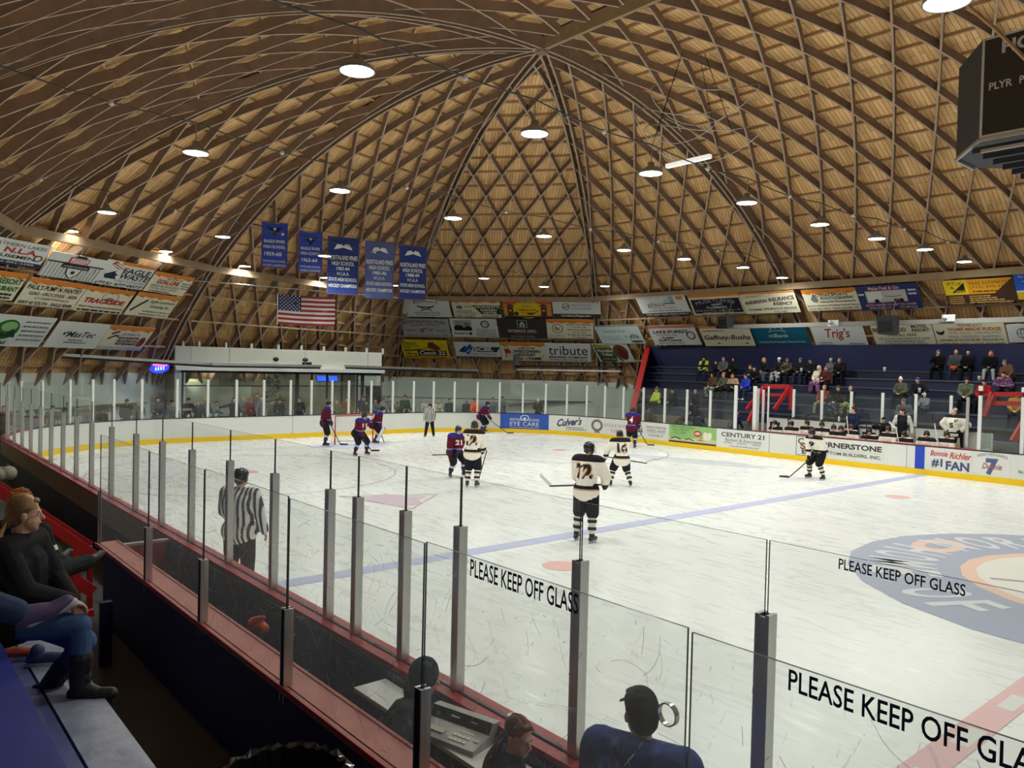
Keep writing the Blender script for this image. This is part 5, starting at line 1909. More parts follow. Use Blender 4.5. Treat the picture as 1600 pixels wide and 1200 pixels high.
# beam with cameras over the far bleachers
o = empty('heater_tube', 'long pale duct over the far bleachers behind the lower banner row', 'heater', (0, 0, 0), 0, 'heater tubes over the walkways')
mb = MB()
pa, pb = at_y(1130, 511, 18.6), at_y(1690, 497, 18.6)
mb.beam(pa, pb, 0.22, 0.2, mat('duct_grey', (0.30, 0.29, 0.26), 0.5))
mb.build('reflector', None, o)
mb = MB()
mb.box(pa, (0.7, 0.26, 0.16), M_rubber)
mb.build('burner_box', None, o)
for px, py, lab in ((1135, 503, 'black speaker box hanging over the banner with italic names'), (1389, 508, 'black speaker box hanging before the cream banner with wide brown capitals')):
    p = at_y(px, py, 18.2)
    o = empty('speaker_box', lab, 'speaker', p, 0, 'speakers over the far bleachers')
    mb = MB()
    w0 = 0.34 if px > 1200 else 0.26
    h0 = 0.40 if px > 1200 else 0.26
    mb.hexa([(-w0, -.3, -h0), (w0, -.3, -h0 - .05), (w0 * .9, .3, -h0), (-w0 * .9, .3, -h0), (-w0 - .05, -.4, h0), (w0 - .02, -.4, h0), (w0 * .9, .3, h0), (-w0 * .9, .3, h0)], mat('speaker_case', (0.035, 0.04, 0.042), 0.6))
    mb.build('case', None, o)
    mb = MB()
    mb.box((0, -.36, 0), (w0 * 1.6, .02, h0 * 1.5), M_rubber)
    mb.build('grille', None, o)
    mb = MB()
    mb.tube([(-.1, 0, h0), (-.35, 0, h0 + .8)], 0.012, M_steel, 5)
    mb.tube([(.1, 0, h0), (.3, 0, h0 + .8)], 0.012, M_steel, 5)
    mb.build('hanging_strap', None, o)
for px, py, lab in ((1299, 505, 'small white camera on the pale duct above the red script banner'), (1478, 497, 'small white dome camera on the pale duct above the kettle banner')):
    p = at_y(px, py, 18.3)
    o = empty('security_camera', lab, 'camera', p)
    mb = MB()
    mb.box((0.1, 0, 0), (0.5, 0.06, 0.28), M_aluw)
    mb.build('mount_plate', None, o)
    mb = MB()
    mb.ball((0, -.1, .02), (.1, .12, .1), M_aluw, 10)
    mb.build('housing', None, o)
for px, py, x, lab in ((431, 562, -36.6, 'pair of small dark camera heads on the lobby fascia'), (477, 563, -36.6, 'single dark camera head on the lobby fascia')):
    p = at_x(px, py, x)
    o = empty('security_camera', lab, 'camera', p)
    mb = MB()
    mb.ball((0, 0, 0.02), (.14, .16, .12), M_rubber, 10)
    mb.build('housing', None, o)
    mb = MB()
    mb.box((0, 0.1, -.2), (.14, .5, .2), M_rubber if px > 450 else M_aluw)
    mb.build('mount_plate', None, o)
# neon oval sign by the lobby
P = at_x(250, 575, -35.5)
o = empty('neon_sign', 'glowing blue and red oval sign beside the lobby pier', 'sign', P)
mb = MB()
E2 = [(0.0, .42 * math.cos(2 * PI * k / 28), .24 * math.sin(2 * PI * k / 28) + .06 * math.cos(2 * PI * k / 28)) for k in range(28)]
mb.add(E2 + [(-.08, y, z) for _, y, z in E2], [tuple(range(28)), tuple(range(28, 56))[::-1]] + [(k, (k + 1) % 28, 28 + (k + 1) % 28, 28 + k) for k in range(28)], mat('neon_blue', srgb(30, 40, 235), 0.4, emit=1.6))
mb.build('glowing_oval', None, o)
mb = MB()
mb.add([(.006, .34 * math.cos(g), .15 + .075 * math.sin(g)) for g in np.linspace(0, 2 * PI, 20, False)], [tuple(range(20))], mat('neon_pink', srgb(255, 70, 130), 0.4, emit=1.6))
mb.build('glowing_cap', None, o)
mb = MB()
for k in range(4):
    mb.box((.01, -.18 + k * .11, -.05 + k * .015), (.01, .05, .14), mat('neon_cyan', srgb(120, 200, 255), 0.4, emit=1.8))
mb.build('glowing_letter', None, o)
# hanging fluorescent strip and wire hoops under the roof
o = empty('strip_light', 'single white strip light hanging from wire hoops under the roof', 'lamp', at_z(1076, 252, 8.8))
mb = MB()
a, b = at_z(1042, 260, 8.8), at_z(1110, 244, 8.8)
c = at_z(1076, 252, 8.8)
mb.beam(a - c, b - c, 0.12, 0.10, mat('strip_case', (0.75, 0.75, 0.7), 0.4, emit=0.35))
mb.build('tube_case', None, o)
mb = MB()
for z, r, q in ((1.6, 1.35, (0.2, 0.3)), (0.55, 1.5, (0.3, 0.2)), (1.1, 1.2, (-.3, 0))):
    pts = [(q[0] + r * math.cos(2 * PI * k / 24), q[1] + r * math.sin(2 * PI * k / 24), z + 0.25 * math.sin(4 * PI * k / 24)) for k in range(25)]
    mb.tube(pts, 0.012, M_steel, 4)
for k in range(4):
    g = PI / 2 * k
    mb.tube([(1.3 * math.cos(g), 1.3 * math.sin(g), 0.4), (0.4 * math.cos(g), 0.4 * math.sin(g), 2.6)], 0.01, M_rubber, 4)
mb.build('wire_hoop', None, o)


# ================================================================== adverts along the boards
def board_ad(px0, px1, z0, z1, base, items, name='advert_panel', label=None):
    s0, s1 = s_at_px(px0, 0.6), s_at_px(px1, 0.6)
    W, H = s1 - s0, z1 - z0

    def place(a, b, d):
        return rp(s0 + a, -0.014 - d, z0 + b)
    p = None
    mb = MB()
    path_wall(mb, s0, s1, z0, z1, -0.01, 0.0, flat(base) if base else M_white_board, 0.12)
    p = mb.build(name, None, BOARDS)
    if label:
        p['label'] = label
    if items:
        mb = MB()
        paint(mb, items, place, W, H, 0.002)
        mb.build('lettering', None, p)
    return p


board_ad(782, 857, .2, 1.0, srgb(50, 86, 180), [('T', 'REDMAN', .32, .62, .25, .16, WHT), ('T', 'GELINAS', .68, .62, .24, .16, WHT), ('C', .5, .74, .09, .2, .2, WHT), ('E', .5, .68, .03, .09, WHT), ('T', 'EYE CARE', .5, .34, .6, .27, WHT), ('R', .2, .08, .8, .12, LG)], label='blue advert with an eye symbol')
board_ad(862, 917, .2, 1.0, None, [('T', "Culver's", .5, .62, .7, .5, srgb(40, 50, 90), {'bold': .03, 'shear': .35, 'rise': .2})] + lines(.4, .9, .26, .05, GRY) + lines(.4, .98, .14, .05, GRY), label='white advert with dark blue script')
board_ad(922, 990, .2, 1.0, None, [('C', .16, .52, .13, .38, .4, srgb(120, 112, 108)), ('R', .1, .06, .22, .14, srgb(120, 112, 108)), ('T', 'EAGLE RIVER', .62, .6, .6, .2, srgb(160, 150, 144)), ('T', 'TIRE', .6, .26, .3, .2, srgb(160, 150, 144))], label='white advert with a grey tyre')
board_ad(991, 1004, .2, 1.0, None, [('C', .5, .5, .46, .42, .1, K), ('R', .02, .36, .98, .56, K), ('T', 'TRI-CITY', .5, .46, .84, .14, WHT, B2), ('R', .4, .6, .46, .75, K), ('R', .56, .6, .62, .75, K)], label='white advert with a round black emblem')
board_ad(1007, 1044, .2, 1.0, None, [('T', 'GENERAL CONTRACTING', .5, .72, .86, .13, GRY), ('T', 'CARPENTRY - MASONRY', .5, .52, .8, .13, GRY), ('R', .1, .4, .9, .42, LG), ('T', 'EAGLE RIVER, WI', .5, .24, .6, .12, GRY)], label='white advert with small grey capitals')
board_ad(1046, 1119, .2, 1.0, srgb(146, 190, 116), [('R', 0, 0, 1, .1, srgb(60, 60, 60)), ('G', [(0, .1), (1, .1), (1, .3), (.6, .36), (.3, .22), (0, .3)], srgb(206, 200, 160)), ('E', .82, .46, .09, .2, srgb(226, 226, 206)), ('E', .78, .58, .04, .14, srgb(226, 226, 206)), ('E', .87, .58, .04, .14, srgb(226, 226, 206)), ('E', .62, .6, .08, .16, REDS), ('E', .62, .6, .06, .09, srgb(236, 180, 170)), ('L', [(.04, .2), (.14, .3), (.26, .2)], .04, K), ('L', [(.36, .2), (.44, .28), (.54, .18)], .04, K), ('G', [(.6, .2), (.68, .32), (.76, .2)], srgb(226, 110, 60)), ('T', 'TO A NEW SMILE', .3, .88, .5, .1, srgb(90, 130, 80)), ('T', 'YOUR DENTIST', .26, .72, .36, .1, srgb(90, 130, 80)), ('T', '715 479', .24, .56, .26, .1, srgb(90, 130, 80))], label='green advert with a white tooth and red lips')
board_ad(1121, 1201, .2, 1.0, None, [('T', 'CENTURY 21', .5, .72, .84, .24, srgb(70, 68, 70), B2), ('T', 'Burkett & Associates', .52, .45, .7, .17, GRY), ('T', 'www.BurkettRealty.com', .54, .12, .56, .12, GRY)] + lines(.14, .3, .29, .07, LG) + lines(.4, .58, .29, .07, LG) + lines(.7, .86, .29, .07, LG), label='white advert with grey capitals and a web address')
board_ad(1242, 1266, .2, 1.0, None, [('L', [(.1, .04), (.9, .04), (.9, .96), (.1, .96), (.1, .04)], .02, K), ('T', 'C', .4, .74, .4, .3, srgb(120, 84, 74), B3), ('T', 'S', .56, .5, .4, .3, srgb(120, 84, 74), B3), ('T', 'B', .68, .26, .4, .3, srgb(120, 84, 74), B3)], label='white advert with three stepped brown letters')
board_ad(1270, 1380, .2, 1.0, None, [('T', 'CORNERSTONE', .5, .68, .96, .26, srgb(60, 56, 54), B3), ('R', .06, .46, .96, .475, LG), ('T', 'CUSTOM BUILDERS, INC.', .54, .28, .86, .18, srgb(90, 88, 86), B2)], label='white advert with wide dark capitals')
board_ad(1430, 1444, .0, 1.02, srgb(30, 70, 190), None, 'blue_line_marker')
board_ad(1451, 1518, .2, 1.0, None, [('T', 'Bonnie', .24, .76, .42, .24, REDS, I2), ('T', 'Richler', .74, .72, .5, .28, REDS, I2), ('T', '#1', .2, .34, .26, .38, srgb(70, 80, 120), B3), ('T', 'FAN', .68, .28, .54, .38, srgb(70, 80, 120), B3)], label='white advert with red script over blue capitals')
board_ad(1523, 1578, .2, 1.0, None, [('T', 'NORTHERNAIRES', .5, .82, .86, .12, GRY, {'arc': .1}), ('T', '7', .5, .4, .36, .7, srgb(84, 96, 136), {'bold': .06}), ('T', 'Dunnie', .5, .42, .56, .24, srgb(170, 90, 90), I2)], label='white advert with a large blue numeral')
board_ad(1590, 1625, .2, 1.0, None, [('T', '"It\'s a great', .4, .3, .7, .14, K, I2)], label='white advert with dark quoted words')

# ================================================================== people
def zone_mat(name, base, zones=(), stripes=None, rough=0.8):
    """Cloth with coloured bands: zones (axis, lo, hi, rgb) in the wearer's own space; stripes (axis, period, rgb)."""
    if name in MATS:
        return MATS[name]
    m = bpy.data.materials.new(name)
    m.use_nodes = True
    nt = m.node_tree
    N, Lk = nt.nodes.new, nt.links.new
    b = nt.nodes['Principled BSDF']
    b.inputs['Roughness'].default_value = rough
    b.inputs['Specular IOR Level'].default_value = 0.2
    tc = N('ShaderNodeTexCoord')
    sp = N('ShaderNodeSeparateXYZ')
    Lk(tc.outputs['Object'], sp.inputs[0])
    cur = None

    def mixin(fac, rgb):
        nonlocal cur
        mx = N('ShaderNodeMix')
        mx.data_type = 'RGBA'
        Lk(fac, mx.inputs[0])
        if cur is None:
            mx.inputs[6].default_value = (*base, 1)
        else:
            Lk(cur, mx.inputs[6])
        mx.inputs[7].default_value = (*rgb, 1)
        cur = mx.outputs[2]

    def op(o, a, v):
        q = N('ShaderNodeMath')
        q.operation = o
        Lk(a, q.inputs[0])
        if isinstance(v, (int, float)):
            q.inputs[1].default_value = v
        else:
            Lk(v, q.inputs[1])
        return q.outputs[0]
    if stripes:
        ax, per, rgb = stripes
        f = op('FRACT', op('DIVIDE', op('ADD', sp.outputs[ax], 10.0), per), 0)
        mixin(op('GREATER_THAN', f, 0.5), rgb)
    for ax, lo, hi, rgb in zones:
        src = sp.outputs[ax] if isinstance(ax, int) else op('ABSOLUTE', sp.outputs[int(ax[1])], 0)
        mixin(op('MULTIPLY', op('GREATER_THAN', src, lo), op('LESS_THAN', src, hi)), rgb)
    if cur is not None:
        Lk(cur, b.inputs['Base Color'])
    else:
        b.inputs['Base Color'].default_value = (*base, 1)
    MATS[name] = m
    return m


def print_mat(name, a, b_, scale=18, rough=0.85, thr=0.5):
    """Two-colour blotched print for blankets and camouflage."""
    if name in MATS:
        return MATS[name]
    m = mat(name, a, rough)
    nt = m.node_tree
    N, Lk = nt.nodes.new, nt.links.new
    tc = N('ShaderNodeTexCoord')
    nz = N('ShaderNodeTexNoise')
    nz.inputs['Scale'].default_value = scale
    Lk(tc.outputs['Object'], nz.inputs['Vector'])
    g = N('ShaderNodeMath')
    g.operation = 'GREATER_THAN'
    g.inputs[1].default_value = thr
    Lk(nz.outputs['Fac'], g.inputs[0])
    mx = N('ShaderNodeMix')
    mx.data_type = 'RGBA'
    mx.inputs[6].default_value = (*a, 1)
    mx.inputs[7].default_value = (*b_, 1)
    Lk(g.outputs[0], mx.inputs[0])
    Lk(mx.outputs[2], nt.nodes['Principled BSDF'].inputs['Base Color'])
    return m


def cloth(rgb, bump=0.35):
    return mat('cloth_%02x%02x%02x' % tuple(int(c * 255) for c in rgb), rgb, 0.85, noise=0.18, nscale=9, bump=bump, spec=0.2)


SKIN = mat('skin', srgb(214, 164, 138), 0.55, noise=0.05, nscale=14)
SKIN2 = mat('skin_ruddy', srgb(206, 148, 122), 0.55, noise=0.05, nscale=14)
EYE = mat('eye_dark', (0.02, 0.015, 0.012), 0.25)
LIP = mat('lip', srgb(176, 96, 88), 0.5)


def blob(name, mb, m, parent, voxel, smooth=4):
    o = mb.build(name, m, parent)
    r = o.modifiers.new('shape', 'REMESH')
    r.mode = 'VOXEL'
    r.voxel_size = voxel
    r.use_smooth_shade = True
    if smooth:
        s = o.modifiers.new('smooth', 'SMOOTH')
        s.factor = 0.5
        s.iterations = smooth
    return o


def dirv(p, o, side):
    p, o = math.radians(p), math.radians(o)
    return Vector((side * math.sin(o), math.sin(p) * math.cos(o), -math.cos(p) * math.cos(o)))


def ik(S, T, l1, l2, hint):
    d = T - S
    L = d.length
    if L > (l1 + l2) * 0.995:
        T = S + d * ((l1 + l2) * 0.995 / L)
        d = T - S
        L = d.length
    L = max(L, abs(l1 - l2) + 0.03)
    a = (l1 * l1 - l2 * l2 + L * L) / (2 * L)
    h = math.sqrt(max(0, l1 * l1 - a * a))
    n = d.normalized()
    k = hint - n * hint.dot(n)
    k = k.normalized() if k.length > 1e-6 else Vector((0, 0, -1))
    return S + n * a + k * h, T


class Fig:
    """A posed skeleton in its own space: x to the wearer's right, y ahead, z up."""

    def __init__(s, H=1.75, lean=0, side=0, head=(0, 0), ll=((0, 4), (0, 2)), rl=((0, 4), (0, 2)), la=((5, 8), (14, 4)), ra=((5, 8), (14, 4)),
                 lh=None, rh=None, seat=None, bulk=1.0, toe=(8, 8), lf=None, rf=None, twist=0):
        k = H / 1.75
        s.k, s.bulk = k, bulk
        s.pelvis = Vector((0, 0, 0.0))
        tz = Matrix.Rotation(math.radians(twist), 3, 'Z')
        s.t = Vector((math.sin(math.radians(side)), math.sin(math.radians(lean)) * math.cos(math.radians(side)), math.cos(math.radians(lean)) * math.cos(math.radians(side))))
        xr = Vector((math.cos(math.radians(side)), 0, -math.sin(math.radians(side))))
        xr = tz @ xr
        s.xr = xr
        s.fw = s.t.cross(xr) * -1
        if s.fw.y < 0:
            s.fw = -s.fw
        s.hip = {}
        s.knee = {}
        s.ank = {}
        s.toe = {}
        s.sh, s.el, s.wr = {}, {}, {}
        for sd, nm, lg, tq in ((-1, 'l', ll, toe[0]), (1, 'r', rl, toe[1])):
            s.hip[nm] = s.pelvis + Vector((sd * 0.095 * k, 0, -0.03 * k))
            s.knee[nm] = s.hip[nm] + dirv(lg[0][0], lg[0][1], sd) * 0.43 * k
            s.ank[nm] = s.knee[nm] + dirv(lg[1][0], lg[1][1], sd) * 0.41 * k
        # the lower foot stands at z = 0, unless seated
        zlow = min(s.ank['l'].z, s.ank['r'].z) - 0.085 * k
        dz = (seat + 0.15 * k) if seat is not None else -zlow
        off = Vector((0, 0, dz))
        s.pelvis = s.pelvis + off
        for d in (s.hip, s.knee, s.ank):
            for q in d:
                d[q] = d[q] + off
        for sd, nm, tq in ((-1, 'l', toe[0]), (1, 'r', toe[1])):
            g = math.radians(tq) * sd
            shin = (s.ank[nm] - s.knee[nm]).normalized()
            fwd = Vector((math.sin(g), math.cos(g), 0))
            pitch = -0.12 if (seat is None and s.ank[nm].z < 0.14 * k) else (shin.y * 0.9)
            s.toe[nm] = s.ank[nm] + (fwd + Vector((0, 0, min(0.5, pitch) if seat is not None else min(0.3, -0.0 + shin.y * -0.6 if s.ank[nm].z > .14 * k else 0)))).normalized() * 0.17 * k + Vector((0, 0, -0.05 * k))
        s.chest = s.pelvis + s.t * 0.33 * k
        s.neck = s.pelvis + s.t * 0.52 * k
        for sd, nm, ag, tg in ((-1, 'l', la, lh), (1, 'r', ra, rh)):
            s.sh[nm] = s.pelvis + s.t * 0.47 * k + xr * sd * 0.185 * k * (0.5 + bulk / 2)
            if tg is not None:
                T = Vector(tg)
                s.el[nm], s.wr[nm] = ik(s.sh[nm], T, 0.29 * k, 0.26 * k, Vector((sd * 0.8, -0.35, -0.6)))
            else:
                s.el[nm] = s.sh[nm] + tz @ dirv(ag[0][0], ag[0][1], sd) * 0.29 * k
                s.wr[nm] = s.el[nm] + tz @ dirv(ag[1][0], ag[1][1], sd) * 0.26 * k
        yaw, pit = math.radians(head[0]), math.radians(head[1])
        s.hrot = Matrix.Rotation(-yaw, 3, 'Z') @ Matrix.Rotation(pit, 3, 'X')
        nk = (s.t + Vector((0, 0, 1.0))).normalized()
        s.nk = nk
        s.headc = s.neck + nk * 0.155 * k + s.hrot @ Vector((0, 0.025 * k, 0))
        s.top = s.headc + Vector((0, 0, 0.125 * k))

    def h(s, x, y, z):
        return s.headc + s.hrot @ Vector((x, y, z)) * s.k


def hand_shapes(mb, wr, el, k, sd, grip=0.35, up=None):
    """Palm, four unequal bent fingers and a thumb from the side of the palm."""
    d = (wr - el).normalized()
    up = up if up is not None else Vector((0, 0, 1))
    n = (up - d * up.dot(d))
    n = n.normalized() if n.length > 1e-4 else Vector((0, 1, 0))
    sdv = d.cross(n).normalized()          # across the palm
    c = wr + d * 0.05 * k
    rot = Matrix((sdv, n, d)).transposed()
    mb.ball(c, (0.041 * k, 0.017 * k, 0.052 * k), None, 10, rot)
    for i, (o, L) in enumerate(((-0.030, 0.070), (-0.010, 0.079), (0.010, 0.074), (0.029, 0.058))):
        a = wr + d * 0.088 * k + sdv * o * k
        g1, g2 = grip * 0.9, grip * 2.1
        p1 = a + (d * math.cos(g1) - n * math.sin(g1)) * L * 0.5 * k
        p2 = p1 + (d * math.cos(g2) - n * math.sin(g2)) * L * 0.5 * k
        mb.capsule(a, p1, 0.0092 * k, 0.0086 * k, 7)
        mb.capsule(p1, p2, 0.0086 * k, 0.0074 * k, 7)
    a = wr + d * 0.028 * k - sdv * 0.030 * k * sd
    p1 = a + (d * 0.7 - sdv * 0.75 * sd - n * 0.3).normalized() * 0.036 * k
    p2 = p1 + (d * 0.95 - sdv * 0.1 * sd - n * 0.4).normalized() * 0.032 * k
    mb.capsule(a, p1, 0.0125 * k, 0.0105 * k, 7)
    mb.capsule(p1, p2, 0.0105 * k, 0.0085 * k, 7)


def body_shapes(f, lvl, hands=True, grip=(0.35, 0.35)):
    k = f.k
    mb = MB()
    P = f.pelvis
    mb.capsule(f.hip['l'], f.hip['r'], .085 * k, .085 * k)
    mb.capsule(P, f.chest, .105 * k, .125 * k)
    mb.capsule(f.chest - f.xr * .07 * k, f.chest + f.xr * .07 * k, .11 * k, .11 * k)
    mb.capsule(f.sh['l'], f.sh['r'], .062 * k, .062 * k)
    mb.capsule(f.chest, f.neck, .09 * k, .06 * k)
    mb.capsule(f.neck - f.nk * .03 * k, f.headc - f.hrot @ Vector((0, .02, .03)) * k, .055 * k, .052 * k)
    for q in 'lr':
        sd = -1 if q == 'l' else 1
        mb.capsule(f.hip[q], f.knee[q], .082 * k, .055 * k)
        mb.capsule(f.knee[q], f.ank[q], .054 * k, .038 * k)
        mb.capsule(f.ank[q], f.ank[q] + (f.toe[q] - f.ank[q]) * .72 + Vector((0, 0, -.012)), .031 * k, .016 * k)
        mb.capsule(f.sh[q], f.el[q], .050 * k, .038 * k)
        mb.capsule(f.el[q], f.wr[q], .038 * k, .026 * k)
        if hands:
            hand_shapes(mb, f.wr[q], f.el[q], k, sd, grip[0 if q == 'l' else 1])
    # head: skull, jaw, nose, ears, brow
    R = f.hrot
    mb.ball(f.h(0, -.012, .025), (.074 * k, .092 * k, .098 * k), None, 14, R)
    mb.ball(f.h(0, .022, -.045), (.057 * k, .068 * k, .070 * k), None, 12, R)
    mb.ball(f.h(0, .062, -.088), (.026 * k, .022 * k, .022 * k), None, 8, R)
    mb.capsule(f.h(0, .082, .012), f.h(0, .104, -.022), .010 * k, .014 * k, 8)
    mb.capsule(f.h(-.03, .078, .022), f.h(.03, .078, .022), .012 * k, .012 * k, 8)
    if lvl:
        mb.ball(f.h(0, .086, -.052), (.022 * k, .010 * k, .008 * k), None, 8, R)
    for sx in (-1, 1):
        mb.ball(f.h(sx * .077, -.008, -.008), (.012 * k, .020 * k, .032 * k), None, 8, R)
    return mb


def top_shapes(f, inf=0.028, sleeve=1.0, hem=0.06, hood=False, pads=0.0):
    k, b = f.k, f.bulk
    mb = MB()
    mb.capsule(f.pelvis - f.t * hem * k - f.xr * .06 * k, f.pelvis - f.t * hem * k + f.xr * .06 * k, (.132 * b + inf) * k, (.132 * b + inf) * k)
    mb.capsule(f.pelvis - f.t * hem * k, f.chest, (.125 * b + inf) * k, (.14 * b + inf) * k)
    mb.capsule(f.chest - f.xr * .075 * k * b, f.chest + f.xr * .075 * k * b, (.115 * b + inf) * k, (.115 * b + inf) * k)
    mb.capsule(f.sh['l'], f.sh['r'], (.062 + inf + pads) * k, (.062 + inf + pads) * k)
    mb.capsule(f.chest, f.neck - f.t * .02 * k, (.10 + inf) * k, (.062 + inf * .6) * k)
    for q in 'lr':
        mb.capsule(f.sh[q], f.el[q], (.052 * b + inf + pads) * k, (.042 * b + inf + pads * .6) * k)
        e = f.el[q] + (f.wr[q] - f.el[q]) * (sleeve * 0.97)
        mb.capsule(f.el[q], e, (.042 * b + inf + pads * .6) * k, (.030 * b + inf * .9) * k)
    if hood:
        c = f.neck - f.fw * .085 * k + f.t * .0
        mb.ball(c, (.13 * k, .085 * k, .075 * k), None, 10)
        mb.capsule(f.neck - f.fw * .03 * k - f.xr * .08 * k, f.neck - f.fw * .03 * k + f.xr * .08 * k, .05 * k, .05 * k)
    return mb


def leg_shapes(f, inf=0.018, length=1.0, wide=0.0):
    k, b = f.k, f.bulk
    mb = MB()
    mb.capsule(f.hip['l'], f.hip['r'], (.098 * b + inf) * k, (.098 * b + inf) * k)
    mb.capsule(f.pelvis, f.pelvis + f.t * .05 * k, (.115 * b + inf) * k, (.11 * b + inf) * k)
    for q in 'lr':
        mb.capsule(f.hip[q], f.knee[q], (.086 * b + inf + wide) * k, (.060 * b + inf + wide) * k)
        if length > 0.55:
            e = f.knee[q] + (f.ank[q] - f.knee[q]) * min(1, (length - .5) / .5)
            mb.capsule(f.knee[q], e, (.058 * b + inf + wide) * k, (.045 + inf + wide) * k)
    return mb


def shoe_parts(f, root, m, voxel, boot=False, name='shoe', sole=None):
    k = f.k
    for q in 'lr':
        mb = MB()
        a, t = f.ank[q], f.toe[q]
        d = (t - a)
        dn = Vector((d.x, d.y, d.z)).normalized()
        shin = (f.knee[q] - a).normalized()
        heel = a - dn * .045 * k - shin * .045 * k
        mid = a + dn * .08 * k - shin * .04 * k
        tip = t + dn * .045 * k
        mb.capsule(heel, mid, .042 * k, .043 * k)
        mb.capsule(mid, tip, .043 * k, .034 * k)
        mb.capsule(a, heel, .047 * k, .043 * k)
        mb.capsule(a, mid + shin * .02 * k, .046 * k, .040 * k)
        if boot:
            mb.capsule(a, a + shin * .17 * k, .052 * k, .062 * k)
        o = blob(name, mb, m, root, voxel, 2)
        if sole is not None:
            s2 = MB()
            s2.capsule(heel - shin * .033 * k, tip - shin * .03 * k, .030 * k, .028 * k)
            for i in range(len(s2.v)):
                pass
            blob('sole', s2, sole, o, voxel, 1)


def hair_shapes(f, style, mb=None):
    k, R = f.k, f.hrot
    mb = MB()
    if style in ('short', 'long', 'tail', 'mop'):
        g = .012 if style != 'mop' else .028
        mb.ball(f.h(0, -.024, .040), ((.078 + g * .5) * k, (.090 + g * .6) * k, (.096 + g * .4) * k), None, 14, R)
        mb.ball(f.h(0, -.045, -.01), ((.072 + g * .4) * k, (.068 + g * .4) * k, .085 * k), None, 12, R)
        mb.ball(f.h(0, .050, .098), (.058 * k, .036 * k, .022 * k), None, 10, R)
    if style == 'mop':
        mb.ball(f.h(.02, .05, .10), (.065 * k, .05 * k, .034 * k), None, 10, R)
        mb.ball(f.h(-.03, -.03, .115), (.06 * k, .06 * k, .032 * k), None, 10, R)
    if style == 'long':
        for sx in (-1, 1):
            mb.capsule(f.h(sx * .075, -.02, .02), f.h(sx * .085, .0, -.22), .030 * k, .028 * k)
        mb.capsule(f.h(0, -.085, .0), f.h(0, -.105, -.24), .06 * k, .06 * k)
    return mb


def hat_part(f, kind, m, root, voxel, m2=None):
    k, R = f.k, f.hrot
    mb = MB()
    if kind == 'beanie':
        mb.ball(f.h(0, -.014, .065), (.088 * k, .103 * k, .085 * k), None, 14, R)
        mb.capsule(f.h(-.06, .03, .04), f.h(.06, .03, .04), .034 * k, .034 * k)
        mb.capsule(f.h(-.06, -.05, .035), f.h(.06, -.05, .035), .036 * k, .036 * k)
        o = blob('knit_hat', mb, m, root, voxel, 2)
        if m2 is not None:
            mb = MB()
            mb.ball(f.h(0, -.02, .165), (.03 * k, .03 * k, .03 * k), None, 8, R)
            mb.build('pompom', m2, o)
        return o
    if kind == 'bobble':
        mb.ball(f.h(0, -.014, .065), (.088 * k, .103 * k, .085 * k), None, 14, R)
        mb.capsule(f.h(0, -.02, .12), f.h(.01, -.03, .20), .06 * k, .018 * k)
        mb.capsule(f.h(-.06, .03, .04), f.h(.06, .03, .04), .034 * k, .034 * k)
        return blob('knit_hat', mb, m, root, voxel, 2)
    if kind in ('cap', 'capback'):
        s = 1 if kind == 'cap' else -1
        mb.ball(f.h(0, -.012, .062), (.083 * k, .099 * k, .078 * k), None, 14, R)
        o = blob('cap', mb, m, root, voxel, 2)
        mb = MB()
        pts = []
        for q in range(9):
            g = math.radians(-65 + 130 * q / 8)
            pts.append((.074 * math.sin(g), s * (.075 + .07 * math.cos(g)), .035))
        base = [(.074 * math.sin(math.radians(-65 + 130 * q / 8)), s * (.062 + .024 * math.cos(math.radians(-65 + 130 * q / 8))), .045) for q in range(9)]
        vs = [f.h(*p) for p in pts] + [f.h(*p) for p in base] + [f.h(p[0], p[1], p[2] + .008) for p in pts] + [f.h(p[0], p[1], p[2] + .008) for p in base]
        fs = []
        for q in range(8):
            fs += [(q, q + 1, 10 + q, 9 + q), (18 + q, 27 + q, 28 + q, 19 + q), (q, 18 + q, 19 + q, q + 1)]
        mb.add(vs, fs)
        mb.build('brim', m2 or m, o)
        return o
    if kind == 'hood':
        mb.ball(f.h(0, -.02, .03), (.105 * k, .118 * k, .125 * k), None, 14, R)
        mb.capsule(f.h(0, -.04, -.08), f.neck, .10 * k, .10 * k)
        o = blob('hood', mb, m, root, voxel, 2)
        mb = MB()
        mb.ball(f.h(0, .075, -.0), (.060 * k, .045 * k, .085 * k), None, 12, R)
        mb.capsule(f.h(0, .115, .012), f.h(0, .128, -.016), .009 * k, .012 * k, 8)
        blob('face', mb, SKIN, root, voxel, 1)
        return o
    if kind == 'helmet':
        mb.ball(f.h(0, -.012, .055), (.098 * k, .118 * k, .098 * k), None, 16, R)
        for sx in (-1, 1):
            mb.ball(f.h(sx * .084, -.012, -.01), (.022 * k, .05 * k, .055 * k), None, 10, R)
        mb.ball(f.h(0, -.085, .0), (.07 * k, .036 * k, .06 * k), None, 10, R)
        o = blob('helmet', mb, m, root, min(voxel, .016), 1)
        mb = MB()
        for z in (-.075, -.045, -.015):
            mb.tube([f.h(.088 * math.sin(g), .02 + .112 * math.cos(g), z) for g in [math.radians(-72 + 144 * q / 10) for q in range(11)]], .0035 * k, m2 or M_steel, 5)
        for x in (-.05, -.017, .017, .05):
            mb.tube([f.h(x, .02 + .112 * math.sqrt(max(0.05, 1 - (x / .09) ** 2)), z) for z in (.04, -.0, -.045, -.085)], .003 * k, m2 or M_steel, 5)
        mb.build('face_cage', None, root) if m2 else None
        mb = MB()
        for sx in (-.03, 0, .03):
            mb.ball(f.h(sx, -.06, .135), (.008 * k, .022 * k, .012 * k), None, 6, R)
        mb.build('vent', M_rubber, o)
        return o


